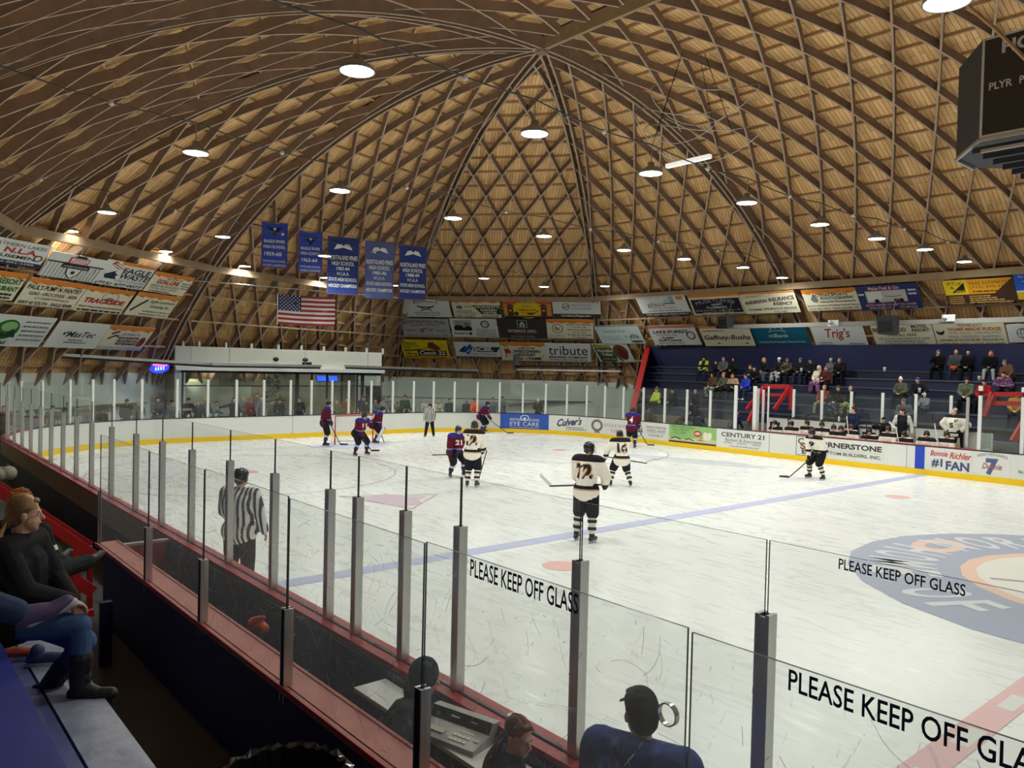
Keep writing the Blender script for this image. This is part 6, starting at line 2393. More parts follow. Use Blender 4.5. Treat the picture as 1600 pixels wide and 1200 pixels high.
def eyes(f, root):
    k, R = f.k, f.hrot
    for sx in (-1, 1):
        mb = MB()
        mb.ball(f.h(sx * .031, .0735, .006), (.012 * k, .008 * k, .007 * k), flat((0.8, 0.78, 0.75)), 10, R)
        mb.ball(f.h(sx * .031, .080, .006), (.0055 * k, .003 * k, .0055 * k), EYE, 8, R)
        mb.build('eye', None, root)
    mb = MB()
    mb.ball(f.h(0, .0915, -.052), (.022 * k, .006 * k, .0055 * k), LIP, 10, R)
    mb.build('mouth', None, root)


def person(label, loc, az, f, top=None, legs=None, shoes=None, hair=None, hat=None, skin=SKIN, lvl=0, group=None, top_name='jacket', leg_name='trousers',
           hood=False, grip=(0.35, 0.35), topkw=None, legkw=None, boot=False, gloves=None, sole=None, hands=True, no_shoes=False):
    vox = (0.030, 0.017, 0.0075)[lvl]
    root = empty('person', label, 'person', loc, math.radians(az - 90), group)
    blob('body', body_shapes(f, lvl, hands, grip), skin, root, vox if lvl else .024, 2)
    if lvl:
        eyes(f, root)
    if top is not None:
        blob(top_name, top_shapes(f, hood=hood, **(topkw or {})), top, root, max(vox, .010), 4)
    if legs is not None:
        blob(leg_name, leg_shapes(f, **(legkw or {})), legs, root, max(vox, .010), 4)
    if shoes is not None and not no_shoes:
        shoe_parts(f, root, shoes, max(vox, .008), boot, 'boot' if boot else 'shoe', sole)
    if hair:
        blob('hair', hair_shapes(f, hair[0]), hair[1], root, max(vox, .008), 2)
    if hat:
        hat_part(f, hat[0], hat[1], root, max(vox, .010), hat[2] if len(hat) > 2 else None)
    if gloves is not None:
        for q in 'lr':
            mb = MB()
            d = (f.wr[q] - f.el[q]).normalized()
            sd = -1 if q == 'l' else 1
            mb.capsule(f.wr[q] - d * .10 * f.k, f.wr[q] + d * .02 * f.k, .062 * f.k, .052 * f.k)
            mb.ball(f.wr[q] + d * .07 * f.k, (.058 * f.k, .058 * f.k, .062 * f.k), None, 10)
            for j in (-1.5, -.5, .5, 1.5):
                b = f.wr[q] + d * .09 * f.k + Vector((0, .0, j * .024 * f.k))
                mb.capsule(b, b + (d * .6 + Vector((-sd * .5, .4, 0))).normalized() * .055 * f.k, .017 * f.k, .015 * f.k)
            mb.capsule(f.wr[q] + Vector((0, .03, .03)) * f.k, f.wr[q] + d * .07 * f.k + Vector((-sd * .02, .06, .04)) * f.k, .02 * f.k, .018 * f.k)
            blob('glove', mb, gloves, root, max(vox, .014), 1)
    return root


def stick(label, root, f, loc, az, butt, heel, blade_dir, col_shaft=(0.02, 0.02, 0.022), tape=(0.02, 0.02, 0.02), group=None):
    """Hockey stick from butt to heel (world points) with a curved blade along blade_dir."""
    butt, heel, bd = Vector(butt), Vector(heel), Vector(blade_dir).normalized()
    o = empty('hockey_stick', label, 'hockey stick', heel, 0, group)
    mb = MB()
    mb.beam(butt - heel, Vector((0, 0, 0)), 0.022, 0.03, flat(col_shaft, .4))
    mb.build('shaft', None, o)
    mb = MB()
    sh = (butt - heel).normalized()
    up = (sh - bd * sh.dot(bd)).normalized()
    n = bd.cross(up)
    vs, fs = [], []
    for i in range(9):
        x = i / 8
        c = bd * 0.30 * x + n * 0.035 * x * x
        for h_ in (-.01, .062):
            for t_ in (-.005, .005):
                vs.append(c + up * (h_ + (0.012 * x if h_ < 0 else -0.004 * x)) + n * t_)
    for i in range(8):
        a, b = 4 * i, 4 * i + 4
        fs += [(a, b, b + 1, a + 1), (a + 2, a + 3, b + 3, b + 2), (a, a + 2, b + 2, b), (a + 1, b + 1, b + 3, a + 3)]
    fs += [(0, 1, 3, 2), (32, 34, 35, 33)]
    mb.add(vs, fs, flat(tape, .7))
    mb.build('blade', None, o)
    return o


def number(root, target, s, x, z, h, w_, colr, back=True, y=None, out=(0, -1, 0), outline=None):
    """Digits sewn on a jersey, laid on its surface."""
    for k, (c, gr, off) in enumerate(((outline, 0.0, .008), (colr, 0.0, .012))):
        if c is None:
            continue
        v, f = text_mesh(s, 0.10 if k == 0 else 0.045)
        mb = MB()
        sg = 1 if back else -1
        e = 1.12 if k == 0 else 1.0
        mb.add([(x + sg * (a - .5) * w_ * e, (-.6 if back else .6), z + (b - .5) * h * e) for a, b in v], f, flat(c, .8))
        o = mb.build('jersey_number', None, target)
        sw = o.modifiers.new('sew', 'SHRINKWRAP')
        sw.target = target
        sw.wrap_method = 'PROJECT'
        sw.use_project_y = True
        sw.use_positive_direction = back
        sw.use_negative_direction = not back
        sw.use_project_x = sw.use_project_z = False
        sw.offset = off


IR = Vector((_cy, _sy, 0))             # across the picture, level
IF = Vector((-_sy, _cy, 0))            # away from the camera, level
AZ_R = math.degrees(YAW)               # facing the way the far boards run to the right
CREAMJ, BLKJ, MAROON, ROYAL = srgb(232, 226, 214), (0.012, 0.010, 0.012), srgb(92, 16, 34), srgb(44, 40, 120)
M_helm = mat('helmet_black', (0.012, 0.012, 0.014), 0.25, spec=0.6)
M_pant = cloth((0.010, 0.011, 0.016), 0.2)
M_sock_w = None
M_blackcloth = cloth((0.012, 0.012, 0.014))


def skates(f, root, lvl=1):
    k = f.k
    for q in 'lr':
        mb = MB()
        a, t = f.ank[q], f.toe[q]
        dn = (t - a)
        dn.z = 0
        dn.normalize()
        shin = (f.knee[q] - a).normalized()
        low = a - Vector((0, 0, .055 * k))
        mb.capsule(low - dn * .05 * k, low + dn * .15 * k, .042 * k, .036 * k)
        mb.capsule(a - Vector((0, 0, .03)) * k, a + shin * .10 * k, .052 * k, .056 * k)
        mb.capsule(a, low + dn * .08 * k, .05 * k, .042 * k)
        o = blob('skate', mb, mat('skate_black', (0.014, 0.014, 0.015), 0.4), root, .016, 1)
        m2 = MB()
        b0 = low - Vector((0, 0, .055 * k))
        m2.beam(b0 - dn * .10 * k, b0 + dn * .18 * k, .006, .035 * k, M_steel)
        m2.beam(b0 - dn * .07 * k + Vector((0, 0, .025 * k)), b0 + dn * .15 * k + Vector((0, 0, .025 * k)), .018, .035 * k, M_aluw)
        m2.build('blade', None, o)


def socks(f, root, base, band, pants_len=0.62, name='sock'):
    k = f.k
    for q in 'lr':
        mb = MB()
        a, kn = f.ank[q], f.knee[q]
        d = a - kn
        mb.capsule(kn - d * .02, kn + d * .35, .075 * k, .078 * k)
        mb.capsule(kn + d * .35, kn + d * .86, .078 * k, .058 * k)
        o = blob(name, mb, base, root, .018, 2)
        for (u, r_, c) in band:
            m2 = MB()
            p = kn + d * u
            m2.tube([p, p + d * .13], [(.088 - .02 * max(0, u - .3)) * k, (.086 - .02 * max(0, u - .2)) * k], flat(c, .8), 14)
            m2.build('sock_stripe', None, o)


def sleeve_band(f, o, c, u0=.35, u1=.52, r=.082):
    for q in 'lr':
        mb = MB()
        a, b = f.el[q], f.wr[q]
        mb.tube([a + (b - a) * u0, a + (b - a) * u1], [r * f.k, (r - .004) * f.k], flat(c, .8), 14)
        mb.build('sleeve_stripe', None, o)


def to_local(W, loc, az):
    d = Vector(W) - Vector(loc)
    return Matrix.Rotation(-math.radians(az - 90), 3, 'Z') @ d


def hockey_player(label, loc, az, team, H, stick_spec=None, num=None, num_front=None, slabel=None, hands=(0.02, 0.36), right_low=True, goalie=False, hair=None, nk=None, **pose):
    """stick_spec: butt and heel as (across, away, up) offsets in metres from the player's spot, then the blade's direction the same way."""
    loc = Vector(loc) + Vector((0, 0, .045))

    def W(o):
        return loc + IR * o[0] + IF * o[1] + Vector((0, 0, o[2] - .045))
    if stick_spec is not None and 'lh' not in pose and 'rh' not in pose:
        b, h_ = W(stick_spec[0]), W(stick_spec[1])
        p_top, p_low = b + (h_ - b) * hands[0], b + (h_ - b) * hands[1]
        lt, ll_ = to_local(p_top, loc, az), to_local(p_low, loc, az)
        if right_low:
            pose['lh'], pose['rh'] = lt, ll_
        else:
            pose['rh'], pose['lh'] = lt, ll_
    f = Fig(H=H, bulk=1.12, **pose)
    k = f.k
    zs = f.sh['l'].z
    if team == 'white':
        jm = zone_mat('jersey_white_%d_%d' % (int(zs * 50), int(f.pelvis.z * 50)), CREAMJ, [(2, zs + .005, 9, BLKJ), (2, f.pelvis.z - .02, f.pelvis.z + .05, BLKJ), (2, f.pelvis.z - .045, f.pelvis.z - .025, srgb(190, 140, 80))])
        sk, band, helm = cloth(CREAMJ), ((.30, 0, BLKJ), (.62, 0, BLKJ)), M_helm
    else:
        jm = zone_mat('jersey_maroon_%d_%d' % (int(zs * 50), int(f.pelvis.z * 50)), MAROON, [(2, zs - .02, 9, ROYAL), (2, f.pelvis.z - .03, f.pelvis.z + .05, ROYAL), (2, f.pelvis.z + .05, f.pelvis.z + .065, srgb(200, 200, 205))])
        sk, band, helm = cloth(srgb(40, 60, 110)), ((.3, 0, srgb(190, 190, 200)), (.62, 0, MAROON)), M_helm
    root = person(label, loc, az, f, None, M_pant, None, hair, ('helmet', helm, M_steel if not goalie else M_aluw), lvl=1, leg_name='hockey_pants', legkw=dict(length=.5, inf=.026, wide=.03), gloves=cloth((0.014, 0.013, 0.014)) if team == 'white' else cloth((0.02, 0.02, 0.035)), hands=True)
    j = blob('jersey', top_shapes(f, inf=.046, hem=.08, pads=.018), jm, root, .017, 4)
    sleeve_band(f, j, BLKJ if team == 'white' else srgb(196, 196, 204))
    socks(f, root, sk, band)
    skates(f, root)
    if num:
        c = f.pelvis + f.t * .30 * k
        number(root, j, num, c.x, c.z, .27 * k, (.30 if len(num) > 1 else .15) * k, (BLKJ if team == 'white' else srgb(230, 226, 226)), True, outline=srgb(190, 140, 80) if team == 'white' else None)
    if num_front:
        c = f.pelvis + f.t * .28 * k
        number(root, j, num_front, c.x, c.z, .16 * k, .2 * k, BLKJ if team == 'white' else srgb(220, 220, 230), False)
    if goalie:
        for q in 'lr':
            mb = MB()
            d = f.ank[q] - f.knee[q]
            sdw = Vector((0, .07, 0)) * k
            a, b = f.knee[q] - d * .35 + sdw, f.ank[q] + sdw - Vector((0, 0, .02))
            mb.beam(a, b, .27 * k, .12 * k, mat('pad_white', (0.72, 0.72, 0.70), 0.6), (0, 1, 0.1))
            mb.beam(a + Vector((0, .06, 0)), b + Vector((0, .06, 0)), .07 * k, .03 * k, M_blackcloth, (0, 1, 0.1))
            mb.build('leg_pad', None, root)
    if stick_spec is not None:
        bd = IR * stick_spec[2][0] + IF * stick_spec[2][1] + Vector((0, 0, stick_spec[2][2]))
        stick(slabel, root, f, loc, az, W(stick_spec[0]), W(stick_spec[1]), bd, tape=stick_spec[3] if len(stick_spec) > 3 else (0.02, 0.02, 0.02))
    return root


def px_h(foot, head):
    """Standing height of someone whose foot and head top show at these picture points."""
    X = at_z(*foot, 0.0)
    lo, hi = .5, 3.0
    for _ in range(40):
        m = (lo + hi) / 2
        if to_px(X + np.array([0, 0, m]))[1] > head[1]:
            lo = m
        else:
            hi = m
    return lo


WSTICK = srgb(220, 218, 210)
BL = (0.02, 0.02, 0.022)
# ---- skaters
hockey_player('skater in white jersey numbered 72 standing tall, nearest the glass', at_z(914, 846), AZ_R + 62, 'white', 1.93, ((.42, .10, 1.14), (-.72, .30, 1.05), (-.6, .1, .55), WSTICK), num='72', slabel='hockey stick held level by the tall skater numbered 72', right_low=False, hands=(.03, .33), lean=6, ll=((4, 6), (-4, 5)), rl=((2, 4), (-8, 3)), head=(20, 4))
hockey_player('skater in white jersey numbered 12 seen from behind beside a maroon opponent', at_z(737, 761), AZ_R + 74, 'white', 1.84, ((.40, .25, 1.02), (.15, 1.1, .06), (-.4, .9, .0)), num='12', slabel='hockey stick in the gloves of the skater numbered 12', lean=12, ll=((6, 2), (-10, 2)), rl=((12, 4), (-14, 2)), head=(-12, 0))
hockey_player('skater in white jersey numbered 16 bent over with legs wide apart', at_z(970, 761), AZ_R + 96, 'white', 1.78, ((-.46, .30, .86), (.82, .45, .66), (.9, .2, .5), WSTICK), num='16', slabel='hockey stick reaching sideways from the skater numbered 16', right_low=True, lean=26, ll=((40, 10), (-14, 14)), rl=((34, 16), (-26, 12)), head=(0, -12))
hockey_player('crouching skater in white jersey leaning on a stick before the bench boards', at_z(1280, 748), AZ_R + 205, 'white', 1.82, ((-.10, -.2, .95), (-1.05, -.12, .03), (-1, .3, 0)), num_front='9', slabel='hockey stick slanting to the ice from the skater by the bench boards', lean=36, ll=((34, 14), (-16, 12)), rl=((34, 14), (-16, 12)), head=(8, -24))
hockey_player('skater in blue and maroon jersey crouching beside the skater numbered 12', at_z(709, 745), AZ_R - 62, 'maroon', 1.76, ((.14, -.34, .74), (-.66, -.30, .70), (-.55, 0, .75), WSTICK), num_front='21', slabel='hockey stick with a pale upturned blade held by the crouching maroon skater', right_low=True, hands=(.02, .3), lean=24, ll=((52, 12), (-20, 8)), rl=((44, 8), (-24, 4)), head=(-10, -12))
hockey_player('skater in maroon jersey numbered 4 by the far boards', at_z(986, 700), AZ_R + 70, 'maroon', 1.80, ((.25, .3, .95), (.9, .9, .05), (1, .2, 0)), num='4', slabel='hockey stick of the skater numbered 4 by the far boards', lean=18, ll=((30, 6), (-30, 4)), rl=((12, 6), (-26, 4)), head=(0, -4))
hockey_player('skater in maroon jersey reaching with a stick along the end boards', at_z(751, 676), AZ_R - 18, 'maroon', 1.78, ((.12, -.25, .95), (1.42, -.45, .03), (1, .1, 0)), slabel='long hockey stick reaching along the ice before the blue eye advert', lean=32, ll=((40, 8), (-24, 6)), rl=((34, 10), (-22, 6)), head=(0, -18))
hockey_player('skater in maroon and blue jersey standing upright beside the goal', at_z(507, 697), AZ_R + 8, 'maroon', 1.86, ((.2, -.1, 1.0), (.6, .3, .04), (.9, .2, 0)), num_front='2', slabel='hockey stick of the upright maroon skater beside the goal', lean=10, ll=((10, 4), (-10, 4)), rl=((16, 4), (-14, 4)), head=(0, -6))
hockey_player('skater in maroon and blue jersey leaning forward with feet apart before the goal', at_z(559, 711), AZ_R - 40, 'maroon', 1.80, ((.1, -.3, .85), (.62, -.55, .22), (.9, .0, 0)), num_front='11', slabel='hockey stick across the knees of the leaning maroon skater', lean=32, ll=((38, 16), (-18, 12)), rl=((40, 14), (-16, 10)), head=(6, -24))
hockey_player('goalkeeper in maroon jersey with white leg pads bent before the net', at_z(583, 692), AZ_R + 12, 'maroon', 1.82, ((.22, -.12, .78), (.52, -.25, .05), (.8, .2, 0), WSTICK), num='30', slabel='goalkeeper stick slanting to the ice beside white leg pads', lean=34, ll=((44, 14), (-30, 8)), rl=((40, 14), (-28, 8)), head=(0, -22), goalie=True)

# ---- officials in striped shirts
M_stripe = zone_mat('striped_shirt', srgb(222, 222, 220), stripes=(0, 0.075, (0.012, 0.012, 0.014)))
M_stripe_f = zone_mat('striped_shirt_fine', srgb(222, 222, 220), stripes=(0, 0.066, (0.02, 0.02, 0.024)))


def official(label, loc, az, H, lvl=1, **pose):
    f = Fig(H=H, bulk=1.32 if lvl == 2 else 1.1, **pose)
    loc = Vector(loc) + Vector((0, 0, .045))
    root = person(label, loc, az, f, M_stripe_f if lvl == 2 else M_stripe, M_blackcloth, None, ('short', cloth((0.05, 0.03, 0.02))), ('helmet', M_helm), lvl=1, top_name='striped_shirt', topkw=dict(inf=.03, hem=.06), legkw=dict(inf=.03))
    skates(f, root)
    return root


official('official in striped shirt and black trousers facing out with feet apart before the end boards', at_z(671, 683), AZ_R + 262, px_h((671, 683), (670, 629)) * .94, ll=((2, 9), (-2, 9)), rl=((2, 9), (-2, 9)), la=((0, 12), (30, 4)), ra=((0, 12), (30, 4)))
loc_ref = np.array([-8.4, -11.85, 0.0])
official('official in striped shirt seen from behind through the scratched glass', loc_ref, AZ_R + 78, 1.82, lvl=2, ll=((2, 4), (-3, 3)), rl=((2, 4), (-3, 3)), la=((12, 14), (46, -10)), ra=((6, 15), (16, 8)), head=(22, 4))


# ---- the goal
def build_goal():
    o = empty('hockey_goal', 'red framed hockey goal with white net by the end boards', 'goal', (-27.0, 0.35, 0), 0)
    m = mat('goal_red', srgb(196, 50, 36), 0.35)
    mb = MB()
    mb.tube([(0, -.91, 0), (0, -.91, 1.22), (0, .91, 1.22), (0, .91, 0)], .032, m, 10)
    mb.build('goal_frame', None, o)
    mb = MB()
    mb.tube([(0, -.91, .03)] + [(-1.05 * math.sin(g) - .02, -.91 * math.cos(g) * 1.08, .03) for g in np.linspace(.25, PI - .25, 12)] + [(0, .91, .03)], .026, M_aluw, 8)
    mb.tube([(-.05, -.9, 1.2), (-.45, -.75, 1.16), (-.5, 0, 1.14), (-.45, .75, 1.16), (-.05, .9, 1.2)], .022, M_aluw, 8)
    for y in (-.5, .5):
        mb.tube([(-.48, y, 1.15), (-.75, y, .6), (-1.0, y * 1.1, .05)], .022, M_aluw, 8)
    mb.build('back_frame', None, o)
    mb = MB()
    mn = flat((0.7, 0.7, 0.68), .8)
    for i in range(17):
        y = -.88 + 1.76 * i / 16
        e = 1.05 * math.sqrt(max(0, 1 - (y / 1.0) ** 2)) + .02
        mb.tube([(-.02, y, 1.2), (-.47, y * .95, 1.14), (-.2 - .8 * e, y * 1.05, .05)], .004, mn, 4)
    for j in range(9):
        f_ = j / 8
        z = 1.14 - 1.08 * f_
        pts = []
        for g in np.linspace(-1.45, 1.45, 12):
            y = .9 * math.sin(g)
            pts.append((-.1 - (.37 + .6 * f_) * math.cos(g), y, z))
        mb.tube([(-.02, -.91, z)] + pts + [(-.02, .91, z)], .004, mn, 4)
    mb.build('net', None, o)


build_goal()

# ================================================================== players' bench
rb = random.Random(5)
BENCH_Y = 13.25
ORD = ['first', 'second', 'third', 'fourth', 'fifth', 'sixth', 'seventh', 'eighth', 'ninth', 'tenth', 'eleventh', 'twelfth']


def seated_player(px, py, i, label):
    hz = at_y(px, py - 5, BENCH_Y)
    H = 1.78
    f = Fig(H=H, bulk=1.1, seat=0.0, lean=8 + rb.uniform(-4, 10), head=(rb.uniform(-45, 35), rb.uniform(-8, 2)), ll=((82, 8), (-6, 4)), rl=((82, 8), (-6, 4)), lh=(-.12, .36, .22), rh=(.14, .34, .22), side=rb.uniform(-4, 4))
    z = max(.42, float(hz[2]) - f.top.z + .02)
    loc = (float(hz[0]), BENCH_Y, z)
    zs = f.sh['l'].z
    jm = zone_mat('jersey_bench', CREAMJ, [(2, .575, .72, BLKJ)])
    root = person(label, loc, 270, f, None, M_pant, None, None, ('helmet', M_helm), lvl=0, leg_name='hockey_pants', group='helmeted players seated on the bench', gloves=None, skin=SKIN2)
    blob('jersey', top_shapes(f, inf=.042, hem=-.03, pads=.016), jm, root, .022, 3)
    skates(f, root)
    return root, f, loc


bench = [(1215, 663, 'by the bench gate'), (1240, 664, 'second from the bench gate, behind an upright stick'), (1264, 663, 'behind the crouching skater at the bench boards'), (1287, 665, 'fourth from the bench gate'),
         (1305, 670, 'in the close pair, on its gate side'), (1316, 671, 'in the close pair, on its blue marker side'), (1333, 669, 'below the coach in dark jacket'), (1361, 676, 'leaning, beside the white cabinet'),
         (1391, 672, 'on the gate side of the striped knit hat coach'), (1416, 680, 'directly before the striped knit hat coach'), (1450, 679, 'above the blue marker on the boards'), (1481, 680, 'before the standing goalkeeper')]
for i, (px, py, w_) in enumerate(bench):
    seated_player(px, py, i, 'seated bench player in white jersey ' + w_)
# sticks standing along the bench
for i, (p0, p1, bl, lab) in enumerate((((1233, 675), (1231, 655), (1, -.3, .5), 'dark hockey stick upright at the gate end of the bench'), ((1259, 668), (1259, 649), (1, .2, .3), 'hockey stick with dark hooked blade before the bench wall'), ((1284, 682), (1284, 656), (.8, .2, .3), 'hockey stick leaning between two seated players on the bench'),
                                       ((1353, 682), (1354, 664), (.5, .6, .6), 'hockey stick by the white cabinet on the bench'), ((1404, 690), (1400, 668), (-.4, .3, .5), 'white shafted hockey stick before the coach in the striped knit hat'), ((1467, 696), (1460, 661), (-.3, .1, .9), 'pale hockey stick leaning before the standing goalkeeper'), ((1326, 680), (1323, 650), (-.3, .2, .8), 'pale hockey stick beside the coach in dark jacket'))):
    a, b = at_y(*p0, 13.02), at_y(*p1, 13.05)
    a = a + (a - b) * 0.9
    stick(lab, None, None, None, 0, a, b, IR * bl[0] + IF * bl[1] + Vector((0, 0, bl[2])), col_shaft=WSTICK if i in (4, 5, 6) else (.02, .02, .022), tape=(.02, .02, .02) if i != 4 else WSTICK, group='sticks along the players bench')


def stand_at(px, py, y, label, az, top, legs, H=1.78, hair=None, hat=None, lvl=1, zmin=0.1, **kw):
    pose = kw.pop('pose', {})
    hd = at_y(px, py, y)
    z = float(hd[2]) - H - .05
    if z < zmin:
        H = max(1.2, float(hd[2]) - zmin - .05)
        z = zmin
    f = Fig(H=H, **pose)
    return person(label, (float(hd[0]), y, z), az, f, top, legs, M_blackcloth, hair, hat, lvl=lvl, **kw), f


HB, HBL, HGR, HRD, HDK = (cloth(c) for c in (srgb(70, 46, 30), srgb(190, 150, 90), srgb(150, 146, 140), srgb(170, 90, 40), srgb(34, 26, 22)))
C_blk, C_nvy, C_gry, C_lgr, C_olv, C_red, C_brn = (cloth(c) for c in (srgb(26, 26, 30), srgb(32, 38, 66), srgb(92, 96, 102), srgb(176, 178, 176), srgb(86, 92, 74), srgb(150, 30, 36), srgb(92, 66, 48)))
C_jean = cloth(srgb(62, 84, 124))
C_jeand = cloth(srgb(44, 54, 78))
C_khk = cloth(srgb(150, 146, 120))

stand_at(1335, 634, 13.66, 'coach in dark zip jacket with bare head standing behind the seated players', 250, C_nvy, C_blk, 1.80, ('short', HB), None, pose=dict(head=(30, 0), la=((10, 10), (40, -10)), ra=((10, 10), (40, -10))))
r_, f_ = stand_at(1411, 636, 13.66, 'coach in white sleeved black top and striped knit hat behind the seated players', 285, zone_mat('two_tone_top', srgb(22, 24, 34), [('a0', .17, .9, srgb(200, 200, 190))]), C_blk, 1.84, ('short', HB), ('beanie', zone_mat('striped_hat', srgb(222, 216, 210), [(2, 1.70, 1.90, srgb(60, 44, 60))])), pose=dict(head=(40, 0), la=((0, 22), (14, 6)), ra=((0, 22), (14, 6))))
stand_at(1381, 650, 13.66, 'short figure in black hooded jacket with dark face covering at the bench wall', 260, C_blk, C_blk, 1.55, None, ('cap', C_blk), pose=dict(la=((60, 20), (120, -20)), ra=((60, 20), (120, -20))))
r_, f_ = stand_at(1493, 636, 13.64, 'goalkeeper in white jersey and pale cap standing with hands on hips', 265, None, M_pant, 1.86, ('short', HB), ('capback', cloth(srgb(196, 186, 164))), pose=dict(head=(28, 2), la=((-8, 44), (8, -38)), ra=((-8, 44), (8, -38)), bulk=1.15), legkw=dict(inf=.05, wide=.03))
j_ = blob('jersey', top_shapes(f_, inf=.05, hem=.06, pads=.02), zone_mat('jersey_keeper', CREAMJ, [(2, f_.sh['l'].z + .02, 9, BLKJ), (2, f_.pelvis.z - .04, f_.pelvis.z + .02, BLKJ)]), r_, .017, 3)
number(r_, j_, '37', -.12, f_.chest.z + .06, .09, .12, BLKJ, False)
number(r_, j_, 'S', .02, f_.chest.z - .10, .18, .14, BLKJ, False)
for q in 'lr':
    mb = MB()
    mb.beam(f_.hip[q] + Vector((0, .1, -.15)), f_.ank[q] + Vector((0, .1, 0)), .27, .12, mat('pad_cream', srgb(206, 190, 150), .6), (0, 1, 0))
    mb.build('leg_pad', None, r_)
# loose things round the bench
o = empty('equipment_cabinet', 'white wheeled cabinet with dark slots behind the seated players', 'cabinet', (float(at_y(1362, 670, 13.75)[0]), 13.78, .1))
mb = MB()
mb.box((0, 0, .66), (.75, .3, 1.3), M_aluw)
mb.build('body', None, o)
mb = MB()
for k in range(4):
    mb.box((-.05, -.155, .62 + k * .17), (.5, .02, .09), M_rubber)
mb.build('slot', None, o)
mb = MB()
mb.box((0, 0, 1.34), (.9, .34, .05), M_rubber)
mb.build('top', None, o)
o = empty('gear_bag', 'bundle of pale goalkeeper pads and sticks propped at the bench gate', 'hockey gear', tuple(at_y(1206, 690, 13.0)))
mb = MB()
for k in range(5):
    mb.beam((-.15 + k * .09, .05 * (k % 2), -.4), (-.22 + k * .11, .1, .72 + .1 * (k % 3)), .10, .07, (M_aluw, M_rubber, mat('pad_cream', srgb(206, 190, 150), .6))[k % 3])
mb.build('pad', None, o)
o = empty('water_bottle_rack', 'small black wire bottle holder on the bench wall', 'bottle rack', tuple(at_y(1311, 655, 14.0)))
mb = MB()
mb.tube([(-.14, 0, -.1), (-.14, 0, .12), (-.08, 0, .2), (.08, 0, .2), (.14, 0, .12), (.14, 0, -.1)], .012, M_rubber, 6)
mb.build('frame', None, o)
mb = MB()
mb.capsule((0, 0, -.08), (0, 0, .08), .04, .035, 10, M_aluw)
mb.build('bottle', None, o)

# ================================================================== spectators in the far bleachers
P_leop = print_mat('blanket_leopard', (.02, .02, .022), srgb(206, 204, 198), 14, thr=.52)
P_plaid = print_mat('blanket_plaid', srgb(200, 200, 204), (.02, .02, .03), 9)
P_purple = print_mat('blanket_purple', srgb(96, 54, 100), srgb(180, 130, 170), 22, thr=.55)
P_camo = print_mat('camo', srgb(92, 84, 66), srgb(40, 36, 30), 10)
P_flor = print_mat('blanket_snow', srgb(40, 46, 70), srgb(170, 176, 190), 20, thr=.6)
P_green = print_mat('blanket_green', srgb(60, 70, 40), srgb(170, 180, 90), 18, thr=.55)
NEON = zone_mat('neon_jacket', srgb(200, 220, 60), [(2, .36, .50, (.02, .02, .02)), ('a0', .0, .10, (.02, .02, .02))])
NEON2 = cloth(srgb(206, 226, 70))
WS = srgb(226, 226, 226)
rs = random.Random(21)


def sit(px, py, row, label, top, legs, hair=None, hat=None, skin=SKIN, hood=False, H=1.70, lap=None, kid=False, pose=None, shoes=None, boot=False):
    y = ROWS[row][0] + .20
    z = ROWS[row][1]
    x = float(at_y(px, py, y)[0])
    if kid:
        H = 1.35
    pz = dict(lean=rs.uniform(0, 14), head=(rs.uniform(-35, 25), rs.uniform(-10, 4)), ll=((85, 9), (rs.uniform(-18, 6), 4)), rl=((85, 9), (rs.uniform(-18, 6), 4)), lh=(-.08, .34, .25), rh=(.09, .33, .25), side=rs.uniform(-4, 4))
    pz.update(pose or {})
    f = Fig(H=H, seat=.0, **pz)
    root = person(label, (x, y, z), 270 + rs.uniform(-12, 12), f, top, legs, shoes or C_blk, hair, hat, skin, 0, 'spectators in the far bleachers', hood=hood, topkw=dict(inf=.035, hem=-.05), boot=boot)
    if lap is not None:
        mb = MB()
        k = f.k
        for q in 'lr':
            mb.capsule(f.hip[q], f.knee[q], .13 * k, .115 * k)
            mb.capsule(f.knee[q], f.knee[q] + (f.ank[q] - f.knee[q]) * .8, .115 * k, .12 * k)
        mb.capsule(f.knee['l'], f.knee['r'], .11 * k, .11 * k)
        blob('blanket', mb, lap, root, .03, 4)
    return root


S = sit
S(1101, 561, 5, 'person in neon yellow and black jacket alone at the end of the upper bench', NEON, C_jeand, ('short', HDK), ('cap', C_blk), H=1.78)
S(1120, 568, 5, 'small person in dark jacket with pale cuffs next to the neon jacket', C_blk, C_blk, ('short', HB), None, kid=True)
S(1132, 564, 5, 'person in charcoal jacket with short hair, second beyond the neon jacket', C_gry, C_jeand, ('short', HGR), None)
S(1148, 564, 5, 'slender person in black coat and dark hood, upper bench above the patterned scarf', C_blk, C_blk, None, ('hood', C_blk))
S(1173, 577, 4, 'person in black jersey with white shoulder stripes leaning back beside a dark bag', zone_mat('striped_jersey', (.015, .015, .018), [(2, .40, .45, WS)]), C_blk, ('short', HB), None, H=1.74)
S(1185, 574, 4, 'hunched person in black coat between the striped jersey and the long blond hair', C_blk, C_blk, ('short', HDK), None, pose=dict(lean=30))
S(1197, 566, 5, 'person with long blond hair and a grey patterned blanket, upper bench', C_blk, C_blk, ('long', HBL), None, lap=print_mat('blanket_grey', srgb(50, 54, 66), srgb(110, 116, 130), 16))
S(1219, 564, 5, 'person in white knit hat with a black and white checked blanket', C_blk, C_jeand, ('long', HB), ('beanie', cloth(WS)), lap=P_plaid)
S(1230, 563, 5, 'person in camouflage jacket and patterned cap beside the white knit hat', P_camo, C_blk, None, ('cap', P_camo))
S(1252, 567, 5, 'person in black jacket holding a pale cup, upper bench', C_blk, C_jeand, ('short', HGR), ('cap', C_gry))
S(1272, 565, 5, 'person in dark jacket and dark knit hat leaning forward, upper bench', C_blk, C_blk, None, ('beanie', C_nvy), pose=dict(lean=24))
